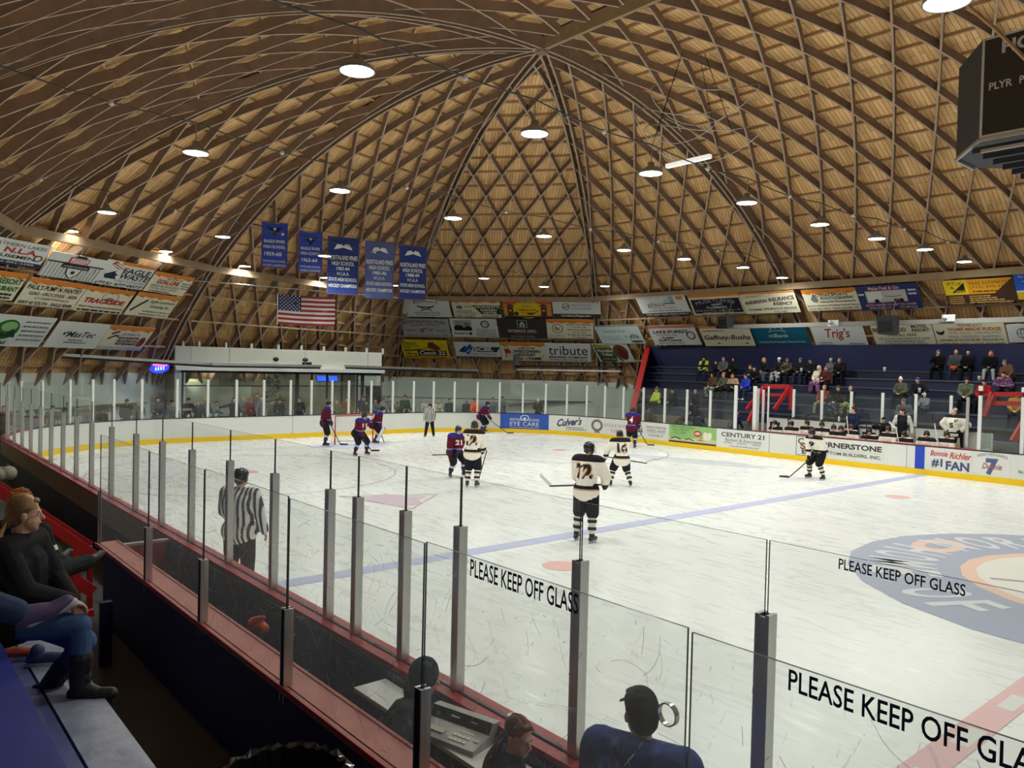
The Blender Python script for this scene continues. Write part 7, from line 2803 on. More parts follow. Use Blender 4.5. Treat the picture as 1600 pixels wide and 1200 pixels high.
S(1301, 564, 5, 'person in grey jacket and pale cap with khaki trousers, end of the upper group', C_gry, C_khk, None, ('cap', C_lgr))
S(1314, 567, 5, 'person in black jacket next to the khaki trousers, last of the upper group', C_blk, C_blk, ('short', HGR), None)
S(1116, 591, 3, 'person with dark hair and a leopard spotted blanket hanging over the knees', C_brn, C_blk, ('long', HDK), None, lap=P_leop)
S(1130, 590, 3, 'person in orange knit hat and dark jacket on the middle bench', C_olv, C_blk, None, ('beanie', cloth(srgb(206, 130, 40))))
S(1148, 591, 3, 'person with brown hair in tan and black top looking down, middle bench', zone_mat('tan_top', srgb(190, 160, 130), [(2, .2, .38, (.02, .02, .02))]), C_blk, ('long', HRD), None, pose=dict(lean=22))
S(1168, 592, 3, 'person in bright royal blue sweatshirt by the red stair rail', cloth(srgb(46, 66, 190)), C_jeand, ('short', HDK), None, shoes=cloth(WS), H=1.66)
S(1280, 580, 4, 'person in cream hooded sweatshirt with a purple blanket', cloth(srgb(216, 206, 184)), C_blk, None, ('hood', cloth(srgb(216, 206, 184))), lap=P_purple)
S(1291, 581, 4, 'person with auburn hair in dark red top next to the cream hooded sweatshirt', cloth(srgb(84, 36, 40)), C_blk, ('long', HRD), None)
S(1006, 613, 1, 'person in black jacket behind the first glass post beside the red raking edge', C_blk, C_jeand, ('short', HDK), ('cap', C_blk))
S(1027, 611, 1, 'person in bright yellow green sweatshirt and bobble hat in the lowest row', NEON2, C_blk, None, ('beanie', C_gry, cloth(srgb(206, 226, 70))))
S(1052, 611, 1, 'person in black uniform jacket and cap in the lowest row', C_blk, C_blk, ('short', HB), ('cap', C_blk))
S(1088, 613, 1, 'bare headed person in dark sweater in the lowest row near the leopard blanket', C_blk, C_jeand, ('short', HGR), None, SKIN2)
S(1287, 606, 2, 'person in rust jacket and pale trousers with back half turned, behind the bench', cloth(srgb(128, 62, 46)), C_khk, ('short', HGR), None)
S(1311, 606, 2, 'person in patterned knit hat with a blue snowflake blanket', C_blk, C_blk, ('short', HB), ('beanie', P_camo), lap=P_flor)
S(1329, 609, 2, 'person in dark coat with a green print blanket beside the snowflake blanket', C_blk, C_blk, ('short', HGR), None, lap=P_green)
S(1411, 600, 3, 'person in white bobble hat and pale green scarf sitting above an adult in grey', C_olv, C_blk, None, ('bobble', cloth(WS)))
S(1437, 602, 3, 'person in blue knit hat and black coat holding out a white cup', C_blk, C_jeand, None, ('beanie', cloth(srgb(50, 84, 150))), pose=dict(lh=(-.3, .3, .3)))
S(1416, 626, 1, 'seated adult in slate grey jacket bent forward below the white bobble hat', C_gry, cloth(srgb(88, 98, 112)), None, ('beanie', C_gry), pose=dict(lean=20), H=1.78)
S(1446, 618, 2, 'child in grey padded coat and pale bobble hat', cloth(srgb(120, 122, 126)), C_nvy, None, ('bobble', cloth(srgb(200, 202, 206))), kid=True)
S(1467, 553, 6, 'person in purple patterned knit hat raising a hand to the face on the top bench', C_blk, C_blk, None, ('beanie', P_purple), pose=dict(rh=(.12, .16, .62)), H=1.76)
S(1495, 551, 6, 'bald person in dark jacket holding something bright orange on the top bench', C_gry, C_jeand, None, None, SKIN2, H=1.80)
S(1514, 550, 6, 'dark haired person in black jacket in the middle of the top bench group', C_blk, C_blk, ('short', HDK), None, H=1.80)
S(1548, 555, 6, 'person with long auburn hair in black top and grey trousers on the top bench', C_blk, C_lgr, ('long', HRD), None)
S(1580, 569, 5, 'person in grey cap reclining sideways below the top bench', C_brn, C_blk, ('short', HB), ('beanie', C_gry), pose=dict(side=22))
S(1510, 600, 3, 'bearded person in olive hooded jacket and black knit hat above the goalkeeper', C_olv, C_blk, ('short', HDK), ('beanie', C_blk), H=1.80)
S(1539, 599, 3, 'person in red coat and black knit hat behind the red guard rail', C_red, C_blk, None, ('beanie', C_blk))
S(1570, 591, 4, 'person in purple floral top bending forward behind the guard rail', P_purple, C_nvy, ('short', HDK), None, pose=dict(lean=40))
S(1589, 606, 2, 'person in mustard jacket and dark cap leaning on the red guard rail', cloth(srgb(178, 128, 48)), C_blk, ('short', HDK), ('cap', C_brn))
mb = MB()
p = Vector((float(at_y(1494, 576, 20.0)[0]), 19.72, 3.86))
mb.lathe(p, [(.02, -.12), (.10, -.06), (.16, .03), (.16, .08), (.02, .08)], flat(srgb(240, 110, 30)), 10)
tag(mb.build('orange_bag'), 'bright orange bag in the lap of the bald person', 'bag')
# people in the walkway behind the far glass
for px, py, az, tp, lab, ln in ((1011, 640, 90, C_blk, 'dark figure walking behind the glass below the black jacket and cap', 8), (1062, 640, 60, C_blk, 'bent figure in black behind the glass before the grey front wall', 50), (1090, 645, 120, C_nvy, 'crouched figure in navy behind the glass before the grey front wall', 55), (1148, 640, 80, C_nvy, 'figure in navy behind the tall glass post', 12)):
    hd = at_y(px, py, 13.5)
    f = Fig(H=1.7, lean=ln, ll=((30 if ln > 30 else 5, 6), (-30 if ln > 30 else -5, 3)), rl=((25 if ln > 30 else 5, 6), (-30 if ln > 30 else -5, 3)), la=((ln, 8), (ln + 20, 3)), ra=((ln, 8), (ln + 20, 3)))
    person(lab, (float(hd[0]), 13.5, max(0, float(hd[2]) - f.top.z)), az, f, tp, C_jeand, C_blk, ('short', HDK), None, lvl=0, group='people in the walkway behind the far glass')
for px, py, lab, c_ in ((1437, 610, 'white paper cup held out by the person in the blue knit hat', WS), (1325, 632, 'clear drink bottle on the bench behind the coach in dark jacket', srgb(170, 176, 182)), (1530, 591, 'white can on the step below the top bench group', WS), (1252, 578, 'pale cup in the hands on the upper bench', WS), (1280, 598, 'white cup on the cream sweatshirt lap', WS), (1382, 577, 'small white cup left on the empty upper bench', WS), (1166, 646, 'small white bin lid by the stair rail', WS)):
    rw = 3 if py > 605 else 4
    p = at_y(px, py, ROWS[4 if py < 600 else 2][0] - .1 + (.0))
    mb = MB()
    mb.lathe(p, [(.001, -.09), (.045, -.09), (.06, .08), (.062, .09), (.001, .095)], flat(c_), 10)
    tag(mb.build('drink_cup'), lab, 'cup', 'cups and bottles among the spectators')

# ================================================================== people standing behind the end boards
re_ = random.Random(33)
C_lb = cloth(srgb(120, 126, 132))
END = [
    (7, 632, C_brn, None, 'dim figure in brown behind the corner glass at the frame edge', -29.5),
    (43, 640, C_blk, ('cap', C_blk), 'figure in black cap behind the corner glass by the red end post', -30.8),
    (57, 641, C_red, ('cap', C_blk), 'figure in dark red top low behind the corner glass', -31.4),
    (83, 632, C_blk, ('beanie', C_blk), 'broad figure in dark coat behind the corner glass, near the cups', -31.6),
    (106, 627, C_blk, ('beanie', C_olv), 'large dark figure with raised head behind the corner glass', -32.2),
    (119, 642, C_lgr, ('bobble', C_lgr), 'small figure in pale coat among dark figures behind the corner glass', -31.8),
    (140, 632, C_gry, None, 'hooded grey figure behind the corner glass beside a green bottle', -32.0),
    (160, 637, C_brn, ('cap', C_brn), 'figure in brown leaning on the ledge behind the corner glass', -31.8),
    (198, 622, C_nvy, ('cap', C_blk), 'person in navy hooded jacket and black cap in profile behind the end glass', -32.4),
    (217, 625, C_gry, None, 'person with long brown hair in grey top behind the end glass', -32.2),
    (245, 619, C_gry, None, 'person with swept dark hair and a slung strap behind the end glass', -32.6),
    (268, 624, C_gry, ('beanie', C_blk), 'person with white striped hat carrying a round bag behind the end glass', -32.4),
    (293, 620, zone_mat('dark_jersey', (.016, .016, .02), [(2, 1.2, 1.3, srgb(170, 150, 150))]), ('cap', C_blk), 'person in black jersey with pale numeral before the lobby glazing', -32.8),
    (309, 624, C_blk, None, 'person in black jacket holding up a phone before the lobby glazing', -32.4),
    (320, 620, C_gry, None, 'person with fair hair in grey sweatshirt before the lobby glazing', -33.8),
    (338, 626, C_lb, None, 'short person with pale face before the lobby glazing', -33.6),
    (365, 620, C_blk, None, 'person in long black coat stretching one arm along a dark rail', -32.6),
    (379, 619, C_gry, None, 'dark haired person in grey behind the long black coat', -34.2),
    (391, 620, cloth(srgb(130, 70, 70)), None, 'person in faded red top with light hair before the lobby glazing', -34.0),
    (402, 613, C_gry, None, 'tall person in glasses and grey sweater at the back before the lobby glazing', -34.6),
    (409, 620, C_gry, ('beanie', C_lgr), 'person in pale grey hat holding a small cup by the dark rail', -33.0),
    (424, 624, C_olv, None, 'person in olive jacket before the bushy tree', -33.6),
    (437, 622, C_blk, ('cap', C_blk), 'dark figure in a cap in front of the bushy tree', -33.4),
    (468, 620, C_blk, None, 'pale haired person in black jacket leaning toward the boards', -33.2),
    (510, 621, C_olv, None, 'person in olive top partly behind the upright maroon skater', -33.6),
    (526, 623, C_olv, None, 'person in olive green sweater behind the goal', -32.8),
    (541, 620, cloth(srgb(120, 74, 52)), None, 'person in rust brown jacket behind the goal', -33.2),
    (567, 617, C_nvy, ('cap', C_blk), 'person in navy jacket and cap before the lobby door', -33.4),
    (572, 624, C_blk, ('cap', C_blk), 'person in black cap looking down before the lobby door', -32.4),
    (585, 623, C_gry, None, 'grey haired person at the lobby door frame', -33.2),
    (598, 621, C_lb, ('beanie', C_gry), 'person in pale grey hooded sweatshirt beside the lobby door', -32.3),
    (608, 617, C_gry, None, 'dark haired person close behind the pale grey sweatshirt', -33.0),
    (620, 627, C_gry, None, 'short person between the pale grey sweatshirt and the dark green coat', -32.6),
    (632, 616, cloth(srgb(44, 56, 50)), ('cap', C_blk), 'large person in dark green coat behind the end boards', -32.2),
    (662, 623, C_lgr, None, 'person with grey hair in pale top behind the striped official', -32.3),
    (684, 624, cloth(srgb(190, 180, 160)), None, 'person with fair hair in cream top right of the striped official', -32.2),
    (702, 622, C_blk, None, 'person in black jacket with pale chest behind the end boards', -32.2),
    (729, 624, C_blk, ('hood', C_gry), 'person in dark hooded jacket next to the bright orange jacket', -32.0),
    (742, 621, cloth(srgb(236, 92, 40)), ('cap', C_blk), 'person in bright orange jacket and dark cap behind the end boards', -31.7),
    (770, 620, C_gry, ('beanie', C_gry), 'person in grey jacket and knit hat above the blue eye advert', -31.4),
    (785, 618, C_gry, ('cap', C_blk), 'person in grey jacket and cap, second above the blue eye advert', -31.0),
    (841, 622, cloth(srgb(40, 46, 44)), ('cap', cloth(WS)), 'person in black coat and pale cap holding a phone behind the corner glass', -28.6),
]
for px, py, tp, hat, lab, X in END:
    hd = at_x(px, py, X)
    H = min(1.92, max(1.30, float(hd[2])))
    hr = None if hat and hat[0] in ('hood', 'beanie', 'bobble') else (('long' if ('long' in lab or 'fair hair in cream' in lab) else 'short'), rs.choice((HB, HDK, HGR, HRD)) if 'fair' not in lab else HBL)
    pose = dict(lean=re_.uniform(0, 10), head=(re_.uniform(-30, 40), re_.uniform(-10, 3)), la=((re_.uniform(0, 35), 10), (re_.uniform(20, 90), -5)), ra=((re_.uniform(0, 35), 10), (re_.uniform(20, 90), -5)))
    if 'phone' in lab:
        pose['ra'] = ((50, 20), (130, -20))
    if 'stretching' in lab:
        pose['ra'] = ((35, 75), (20, 80))
    f = Fig(H=H / 1.02, bulk=1.15 if ('large' in lab or 'broad' in lab) else 1.0, **pose)
    person(lab, (float(hd[0]), float(hd[1]), 0), re_.uniform(-25, 15) if px < 700 else -30, f, tp, rs.choice((C_jeand, C_blk, C_jean)), C_blk, hr, hat, lvl=0, group='people behind the end glass', hood='hooded' in lab)
# cups on the ledge behind the end boards
for px in (93, 98, 114, 119, 124, 208, 227, 297, 330, 337, 341, 378, 594, 609, 618, 633, 655):
    s = s_at_px(px, 1.1)
    p = rp(s, .13, BZ)
    mb = MB()
    mb.lathe(p, [(.001, 0), (.032, 0), (.045, .12), (.047, .13), (.001, .132)], flat(WS), 10)
    tag(mb.build('paper_cup'), 'white paper cup standing on the dark ledge behind the end glass', 'cup', 'paper cups on the end ledge')
# decorated tree in the lobby
o = empty('decorated_tree', 'dark bushy decorated tree inside the lobby glazing', 'tree', (LX - .8, float(at_x(426, 600, LX - .8)[1]), 0))
mb = MB()
rt = random.Random(8)
for k in range(260):
    z = .5 + 2.2 * rt.random()
    r = .62 * (1 - (z - .5) / 2.6) + .12
    g = rt.uniform(0, 2 * PI)
    c = Vector((r * math.cos(g) * rt.uniform(.4, 1), r * math.sin(g) * rt.uniform(.4, 1), z))
    e = c + Vector((math.cos(g), math.sin(g), -.25)) * .2
    mb.tube([c, e], [.035, .004], mat('needle_green', (.014, .024, .014), .8), 4)
mb.build('foliage', None, o)
mb = MB()
mb.tube([(0, 0, 0), (0, 0, 2.6)], .05, M_ply, 6)
mb.build('trunk', None, o)
mb = MB()
for k in range(26):
    g, z = rt.uniform(0, 2 * PI), .7 + 1.8 * rt.random()
    r = .55 * (1 - (z - .5) / 2.6) + .15
    mb.ball((r * math.cos(g), r * math.sin(g), z), .035, M_aluw, 6)
mb.build('ornament', None, o)

# ================================================================== near things
C_fleece = cloth(srgb(30, 29, 32), .5)
M_jean = mat('denim', srgb(58, 84, 128), .85, noise=.35, nscale=16, bump=.3)
M_jeand = mat('denim_dark', srgb(44, 58, 92), .85, noise=.35, nscale=16, bump=.3)
M_bootl = mat('boot_leather', (.014, .013, .013), .5, noise=.3, nscale=20, bump=.3)


def strand_hair(f, root, m, base_mat, tail=True):
    """Smoothed back hair with strands, gathered in a low tail."""
    k, R = f.k, f.hrot
    mb = MB()
    mb.ball(f.h(0, -.026, .040), (.081 * k, .094 * k, .097 * k), None, 16, R)
    mb.ball(f.h(0, -.050, -.008), (.073 * k, .068 * k, .082 * k), None, 14, R)
    mb.ball(f.h(0, .046, .094), (.052 * k, .034 * k, .020 * k), None, 10, R)
    if tail:
        mb.ball(f.h(0.035, -.100, -.05), (.034 * k, .034 * k, .036 * k), None, 10, R)
    o = blob('hair', mb, base_mat, root, .0075, 2)
    r = random.Random(4)
    mb = MB()
    for i in range(150):
        g = r.uniform(-1.35, 1.35)
        pts = []
        for q in range(9):
            u = q / 8
            # from the hairline back over the skull to the tie
            a = (1 - u) * 1.25 - u * 1.3
            x = .083 * math.sin(g) * math.cos(a * .55) * (1 - .75 * u ** 3)
            y = -.026 + .097 * math.sin(a) * (1 if a > 0 else 1.0) - .0
            z = .040 + .100 * math.cos(a) * math.cos(g) - (.075 * u ** 2) * abs(math.sin(g)) * 1.2
            if u > .75:
                w_ = (u - .75) / .25
                x, y, z = x * (1 - w_) + .035 * w_, y * (1 - w_) - .104 * w_, z * (1 - w_) - .05 * w_
            pts.append(f.h(x, y, z))
        mb.tube(pts, [.0022 * k] * 8 + [.0015 * k], m, 4, caps=False)
    if tail:
        for i in range(120):
            g, rr = r.uniform(0, 2 * PI), .026 * math.sqrt(r.random())
            x0, z0 = rr * math.cos(g), rr * math.sin(g)
            pts = []
            for q in range(7):
                u = q / 6
                pts.append(f.h(.04 + x0 * (1 + 1.5 * u) + .05 * u, -.105 - .04 * math.sin(u * 2.4) + z0 * (.6 + u), -.05 - .22 * u + z0 * (1 - u)))
            mb.tube(pts, [.0035 * k] * 5 + [.0028 * k, .0012 * k], m, 4, caps=False)
    tag(mb.build('hair_strand', None, o), kind='stuff')
    return o


# ---- seated woman with fair ponytail
def near_woman():
    H = 1.66
    # picture: head top (40,782), hip on the seat, crossed boots over the foot plank
    loc = Vector((-2.91, -15.41, 1.68))
    f = Fig(H=H, seat=0.0, lean=3, head=(-26, -4), ll=((66, 2), (-36, 2)), rl=((88, -6), (4, 2)), lh=(-.02, .33, .24), rh=(.07, .35, .26), toe=(10, -4))
    r = person('woman with fair ponytail in black fleece, jeans and black lace boots on blue bench', loc, 54, f, C_fleece, M_jean, None, None, None, lvl=2, top_name='fleece_jacket', leg_name='jeans', topkw=dict(inf=.034, hem=.02), legkw=dict(inf=.02, length=.9), grip=(.5, .5))
    strand_hair(f, r, mat('hair_fair', srgb(196, 158, 108), .45, noise=.3, nscale=30), mat('hair_brown_fair', srgb(128, 98, 66), .5, noise=.35, nscale=24))
    mb = MB()
    k = f.k
    for q in 'lr':
        a, t, kn = f.ank[q], f.toe[q], f.knee[q]
        dn, sh = (t - a).normalized(), (kn - a).normalized()
        mb = MB()
        heel = a - dn * .05 * k - sh * .045 * k
        mid = a + dn * .085 * k - sh * .03 * k
        tip = t + dn * .015 * k
        mb.capsule(heel, mid, .046 * k, .045 * k)
        mb.capsule(mid, tip, .052 * k, .044 * k)
        mb.capsule(a, mid + sh * .02 * k, .052 * k, .044 * k)
        mb.capsule(a - dn * .01, a + sh * .20 * k, .060 * k, .082 * k)
        o = blob('boot', mb, M_bootl, r, .008, 2)
        mb = MB()
        s0, s1 = heel - sh * .045 * k, tip - sh * .030 * k
        mb.beam(s0 - dn * .03 * k, s1 + dn * .02 * k, .082 * k, .022 * k, M_rubber, sh)
        mb.beam(s0 - dn * .03 * k - sh * .015 * k, s0 + dn * .055 * k - sh * .015 * k, .078 * k, .026 * k, M_rubber, sh)
        mb.build('sole', None, o)
        mb = MB()
        side = dn.cross(sh).normalized()
        for j in range(6):
            c = a + dn * (.075 - .008 * j) * k + sh * (.0 + .028 * j) * k
            mb.tube([c - side * .026 * k, c + dn * .012 * k, c + side * .026 * k + sh * .014 * k], .0028 * k, M_blackcloth, 5)
        c = a + dn * .05 * k + sh * .15 * k
        mb.tube([c, c + side * .05 + dn * .03, c + side * .05 - sh * .02, c + side * .01 + dn * .02], .0026, M_blackcloth, 5)
        mb.tube([c, c - side * .05 + dn * .03, c - side * .045 - sh * .03], .0026, M_blackcloth, 5)
        mb.build('lace', None, o)
    return f


near_woman()


# ---- boy with copper hair beyond her
def near_boy():
    loc = Vector((-4.35, -15.22, 1.50))
    f = Fig(H=1.62, seat=0.0, lean=8, head=(-40, -2), ll=((97, 4), (90, 2)), rl=((100, 6), (86, 2)), lh=(-.08, .28, .24), rh=(.08, .28, .24), toe=(5, 5))
    r = person('child with thick copper hair and outstretched boots seated beyond the woman with fair ponytail', loc, 138, f, zone_mat('dark_hockey_top', srgb(24, 30, 28), [(2, .42, .46, WHT)]), cloth(srgb(26, 34, 32)), M_bootl, None, None, lvl=2, legkw=dict(inf=.03), sole=mat('sole_brown', (.06, .03, .02), .6))
    hm = mat('hair_copper', srgb(186, 110, 42), .5, noise=.4, nscale=30, bump=.5)
    o = blob('hair', hair_shapes(f, 'mop'), hm, r, .008, 1)
    rr = random.Random(2)
    mb = MB()
    k = f.k
    for i in range(260):
        g, e = rr.uniform(0, 2 * PI), rr.uniform(-.35, 1.45)
        p = Vector((.092 * math.cos(g) * math.cos(e), -.026 + .108 * math.sin(g) * math.cos(e), .045 + .112 * math.sin(e)))
        if p.y > .045 and p.z < .09:
            continue
        t = Vector((-math.sin(g) * rr.choice((-1, 1)), math.cos(g), -.5 + .6 * rr.random())).normalized() * .04
        mb.tube([f.h(*p), f.h(*(p + t * .5 + p.normalized() * .008)), f.h(*(p + t))], [.004 * k, .0035 * k, .001 * k], hm, 4, caps=False)
    tag(mb.build('hair_strand', None, o), kind='stuff')


near_boy()


# ---- the neighbour cut by the frame edge: crossed jeans and purple sneaker
def near_neighbour():
    loc = Vector((-1.86, -16.32, 2.31))
    f = Fig(H=1.70, seat=0.0, lean=16, head=(10, 0), ll=((70, 6), (-10, 2)), rl=((80, 10), (62, 14)), lh=(-.1, .30, .24), rh=(.12, .34, .30))
    purple = mat('sneaker_purple', srgb(86, 74, 112), .6, noise=.3, nscale=20)
    r = person('person in dark sweatshirt with crossed jeans and purple sneaker, cut by the frame edge', loc, 98, f, cloth(srgb(40, 44, 58)), M_jeand, purple, ('short', HB), None, lvl=2, legkw=dict(inf=.022, length=.95), sole=mat('sole_pale', (.5, .48, .5), .6), grip=(.4, .4))


near_neighbour()
# shoes of people sitting below
def loose_shoe(px, py, z, az, c, label):
    o = empty('sneaker', label, 'shoe', tuple(at_z(px, py, z)), math.radians(az))
    mb = MB()
    mb.capsule((-.10, 0, .04), (.02, 0, .045), .042, .043)
    mb.capsule((.02, 0, .045), (.13, 0, .035), .043, .036)
    mb.capsule((-.08, 0, .06), (-.07, 0, .10), .045, .046)
    blob('upper', mb, c, o, .008, 2)
    mb = MB()
    mb.beam((-.14, 0, .012), (.16, 0, .012), .085, .026, mat('sole_pale', (.5, .48, .5), .6))
    mb.build('sole', None, o)


loose_shoe(76, 1038, 1.34, 62, mat('sneaker_navy', srgb(52, 60, 92), .6, noise=.3, nscale=20), 'navy sneaker with pale sole on the foot plank behind the black boots')
loose_shoe(22, 1030, 1.34, 60, mat('sneaker_orange', srgb(150, 64, 44), .6), 'orange and grey sneaker on the foot plank at the frame edge')
# coats and shoes heaped on the far seats
o = empty('folded_blanket', 'pale blanket with dark shoes on the seats at the frame edge', 'blanket', tuple(at_z(2, 742, 1.0)))
mb = MB()
mb.capsule((-.3, 0, 0), (.2, .1, .05), .14, .16)
mb.capsule((-.2, -.1, .1), (.25, -.05, .02), .1, .12)
blob('cloth', mb, cloth(srgb(160, 152, 140)), o, .02, 4)
mb = MB()
mb.capsule((-.05, .05, .18), (.15, .08, .2), .05, .045)
blob('shoe', mb, M_bootl, o, .012, 1)

# ================================================================== in the scorers' box
def box_people():
    # operator in a hooded dark coat at the console
    loc = Vector((-1.92, -13.27, .47))
    f = Fig(H=1.74, seat=0.0, lean=22, head=(-30, -16), ll=((80, 6), (-4, 2)), rl=((80, 6), (-4, 2)), lh=(-.02, .42, .36), rh=(.34, .34, .34))
    r = person('hooded person in dark grey coat pressing keys on the console in the scorers box', loc, 42, f, cloth(srgb(52, 54, 60)), C_jeand, C_blk, None, None, lvl=2, hood=False, topkw=dict(inf=.04), grip=(.25, .5))
    mb = MB()
    k, R = f.k, f.hrot
    mb.ball(f.h(0, -.028, .03), (.102 * k, .112 * k, .125 * k), None, 16, R)
    mb.capsule(f.h(0, -.05, -.08), f.neck, .095 * k, .10 * k)
    blob('hood', mb, cloth(srgb(44, 52, 72)), r, .009, 3)
    # woman with brown tied hair holding a cup
    loc = Vector((-.84, -13.24, .46))
    f2 = Fig(H=1.66, seat=0.0, lean=16, head=(52, -10), ll=((80, 6), (-4, 2)), rl=((80, 6), (-4, 2)), lh=(-.06, .30, .28), rh=(.22, .34, .40))
    r = person('woman with tied auburn hair and dark blue jacket lifting a white cup', loc, 55, f2, cloth(srgb(34, 44, 70)), C_jeand, C_blk, None, None, lvl=2, topkw=dict(inf=.036), grip=(.4, .75))
    strand_hair(f2, r, mat('hair_auburn', srgb(128, 66, 46), .45, noise=.3, nscale=30), mat('hair_dark_auburn', srgb(84, 50, 40), .5, noise=.35, nscale=24))
    # man in black cap and blue hooded sweatshirt
    loc = Vector((.27, -13.21, .0))
    f3 = Fig(H=1.78, lean=6, bulk=1.3, head=(-44, -8), ll=((2, 6), (-2, 4)), rl=((2, 6), (-2, 4)), la=((24, 14), (70, -10)), ra=((22, 14), (70, -10)))
    blue = mat('sweatshirt_blue', srgb(54, 74, 140), .9, noise=.25, nscale=14, bump=.4)
    r = person('man in black cap and blue hooded sweatshirt before the speak hole', (loc.x, loc.y, .06), 110, f3, blue, C_jeand, C_blk, ('short', HDK), None, lvl=2, topkw=dict(inf=.04), hood=True)
    hat_part(f3, 'cap', mat('cap_black', (.012, .013, .018), .8, noise=.3, nscale=20, bump=.3), r, .009)
    return f, f2, f3


FB = box_people()
o = empty('stool', 'black stool under the hooded person in the scorers box', 'stool', (-1.92, -13.36, .0))
mb = MB()
mb.lathe((0, 0, 0), [(.02, .46), (.18, .46), (.18, .42), (.03, .41), (.03, .1), (.16, .06), (.16, .0), (.02, 0)], M_rubber, 14)
mb.build('seat', None, o)
o = empty('stool', 'black stool under the woman in dark blue jacket in the scorers box', 'stool', (-.86, -13.33, .0))
mb = MB()
mb.lathe((0, 0, 0), [(.02, .45), (.18, .45), (.18, .41), (.03, .40), (.03, .1), (.16, .06), (.16, .0), (.02, 0)], M_rubber, 14)
mb.build('seat', None, o)


def build_console():
    zt = .92
    o = empty('counter', 'white counter inside the scorers box below the red cap', 'counter', (0, 0, 0))
    mb = MB()
    mb.box((-.9, -13.045, zt - .015), (3.4, .29, .03), M_aluw)
    mb.build('top', None, o)
    mb = MB()
    mb.box((-.9, -12.93, zt / 2), (3.3, .04, zt - .06), M_navy)
    mb.build('panel', None, o)
    # console: corners seen at (712,1090) (815,1122) (770,1160) (695,1130)
    A, B, D, E = at_z(722, 1092, zt + .14), at_z(818, 1124, zt + .14), at_z(776, 1160, zt + .03), at_z(690, 1128, zt + .03)
    c = (A + B + D + E) / 4
    ux = Vector(B - A)
    ux.z = 0
    W = ux.length
    ux.normalize()
    uy = Vector((-ux.y, ux.x, 0))
    o = empty('scoreboard_console', 'grey scoreboard control console with black fascia and keypad on the counter', 'console', (c[0] - .05, -13.045, zt), math.atan2(ux.y, ux.x))
    m_g = mat('console_grey', (.42, .42, .40), .45, noise=.1)
    D2 = .15
    mb = MB()
    prof = [(-D2, 0), (D2, 0), (D2, .13), (D2 - .07, .135), (D2 - .12, .07), (-D2, .035)]
    vs = [(-W / 2, y, z) for y, z in prof] + [(W / 2, y, z) for y, z in prof]
    n = len(prof)
    mb.add(vs, [tuple(range(n)), tuple(range(n, 2 * n))[::-1]] + [(k, n + k, n + (k + 1) % n, (k + 1) % n) for k in range(n)], m_g)
    mb.build('case', None, o)
    mb = MB()
    y0, z0, y1, z1 = D2 - .118, .074, D2 - .072, .134
    mb.add([(-W / 2 + .01, y0, z0 + .002), (W / 2 - .01, y0, z0 + .002), (W / 2 - .01, y1, z1 + .002), (-W / 2 + .01, y1, z1 + .002)], [(0, 1, 2, 3)], mat('console_black', (.02, .02, .022), .35))
    mb.build('fascia', None, o)
    mb = MB()

    def pl(a, b, d):
        f_ = b / .1
        return Vector((-W / 2 + a, -D2 + f_ * (.05 + .17), .036 + f_ * .034 + d + .002))
    it = [('T', 'D', .14, 1.17, .05, .1, WHT), ('R', .42, 1.12, .6, 1.2, LG), ('R', .72, 1.14, .8, 1.18, LG)]
    paint(mb, [it[0]], lambda a, b, d: Vector((-W / 2 + a, y0 + (y1 - y0) * (.3 + (b / .1 - 1.17) * 3), z0 + (z1 - z0) * (.3 + (b / .1 - 1.17) * 3) + .004)), W, .1, .0005)
    mb.box((-W / 2 + W * .42, (y0 + y1) / 2, (z0 + z1) / 2 + .004), (.07, .02, .006), LGm)
    mb.box((-W / 2 + W * .72, (y0 + y1) / 2, (z0 + z1) / 2 + .004), (.05, .012, .006), LGm)
    mb.build('display', None, o)
    mb = MB()
    for i in range(4):
        for j in range(3):
            x = -W / 2 + W * (.58 + .07 * i)
            p = pl(x + W / 2, .02 + .022 * j, 0)
            mb.box(p, (W * .055, .026, .008), flat(srgb(214, 212, 200)))
    mb.box(pl(W * .25, .05, 0), (W * .36, .12, .004), flat(srgb(206, 202, 184)))
    mb.box(pl(W * .92, .05, 0), (W * .06, .06, .004), flat(srgb(200, 196, 180)))
    tag(mb.build('key', None, o), kind='stuff')


LGm = flat(LG)
build_console()


def cup(p, h, r, label):
    o = empty('paper_cup', label, 'cup', p, 0, 'white cups in the scorers box')
    mb = MB()
    mb.lathe((0, 0, 0), [(.001, 0), (r * .72, 0), (r, h), (r * .98, h), (r * .9, h - .006)], mat('cup_white', (.72, .72, .70), .6), 18)
    mb.build('cup_body', None, o)
    mb = MB()
    mb.lathe((0, 0, h), [(r * 1.06, -.01), (r * 1.06, .004), (r * .9, .008), (r * .86, .002), (.001, .002)], mat('lid_white', (.8, .8, .8), .4), 18)
    mb.build('lid', None, o)


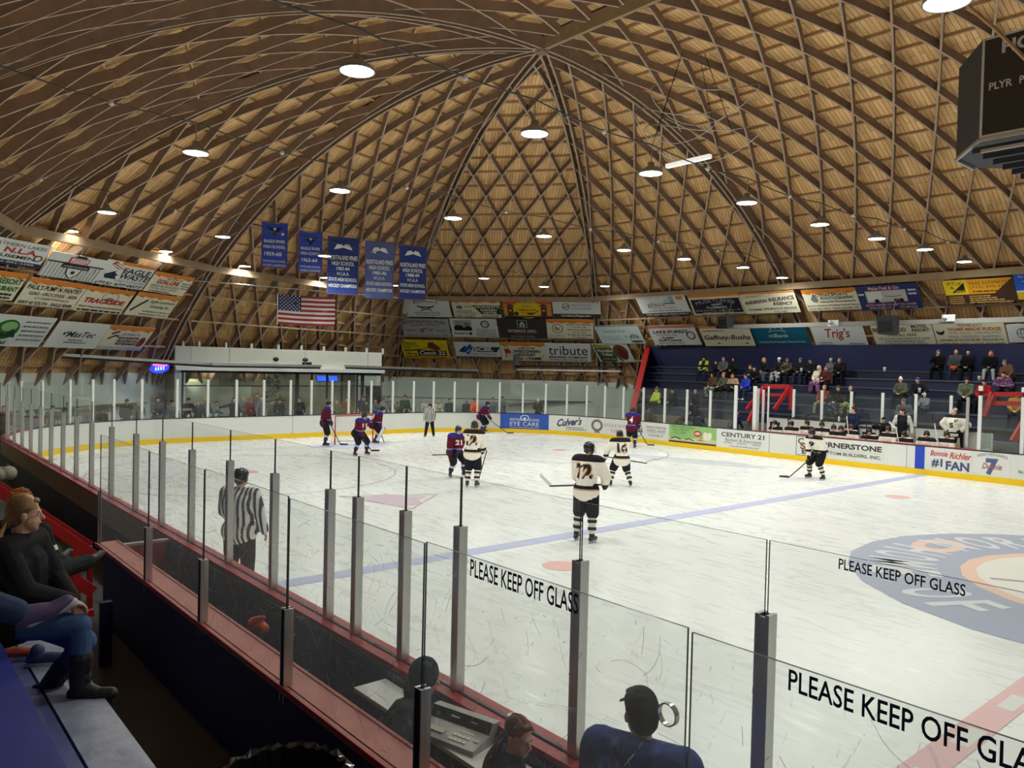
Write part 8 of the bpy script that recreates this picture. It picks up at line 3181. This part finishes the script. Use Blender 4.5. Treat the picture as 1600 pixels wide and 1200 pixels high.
cup(tuple(at_z(801, 1134, .96) - np.array([0, 0, .04])), .11, .042, 'white lidded cup on the counter by the console')
_w = FB[1].wr['r']
_w = Matrix.Rotation(math.radians(55 - 90), 3, 'Z') @ _w + Vector((-.84, -13.24, .46))
cup((_w.x + .045, _w.y + .095, _w.z - .075), .15, .045, 'tall white cup in the hand of the woman in dark blue jacket')
# papers
mb = MB()
p = at_z(868, 1192, .93)
mb.box((p[0], p[1], .928), (.22, .16, .01), flat(srgb(190, 190, 186)), .4)
tag(mb.build('clipboard'), 'white papers on the counter below the tall cup', 'papers')
# orange bag in the box
o = empty('orange_bag', 'small orange plastic bag on the inner ledge of the scorers box', 'bag', tuple(at_z(388, 974, 1.0)))
mb = MB()
mb.capsule((-.1, .1, -.05), (.08, .12, -.05), .07, .05)
mb.capsule((-.02, .1, 0), (.06, .12, .05), .05, .02)
blob('bag_cloth', mb, flat(srgb(206, 70, 44)), o, .012, 1)


# ---- rubbish bin with black bag in the walkway
def build_bin():
    o = empty('rubbish_bin', 'round bin lined with a shiny black bag in the dark walkway', 'bin', (-1.5, -14.27, 0))
    mb = MB()
    mb.lathe((0, 0, 0), [(.02, 0), (.33, 0), (.39, .92), (.37, .92)], mat('bin_grey', (.05, .05, .055), .6), 26)
    mb.build('bin_body', None, o)
    rr = random.Random(3)
    mb = MB()
    n = 72
    prof = [(.40, .66), (.413, .80), (.415, .96), (.405, 1.02), (.385, 1.04), (.365, 1.02), (.355, .9), (.34, .6), (.28, .4), (.02, .36)]
    vs, fs = [], []
    jit = [[rr.uniform(-1, 1) for _ in range(n)] for _ in prof]
    for j, (r, z) in enumerate(prof):
        for k in range(n):
            g = 2 * PI * k / n
            w_ = .010 * math.sin(k * 2.1 + j) + .008 * jit[j][k]
            if j in (0, 1, 2):
                w_ += .006 * math.sin(k * 1.3)
            vs.append(((r + w_) * math.cos(g), (r + w_) * math.sin(g), z + (.012 * jit[j][k] if j < 6 else .01 * jit[j][k])))
    for j in range(len(prof) - 1):
        for k in range(n):
            fs.append((j * n + k, j * n + (k + 1) % n, (j + 1) * n + (k + 1) % n, (j + 1) * n + k))
    mb.add(vs, fs, mat('bag_black', (.012, .012, .013), .16, spec=.9), False)
    mb.build('bag_liner', None, o)


build_bin()
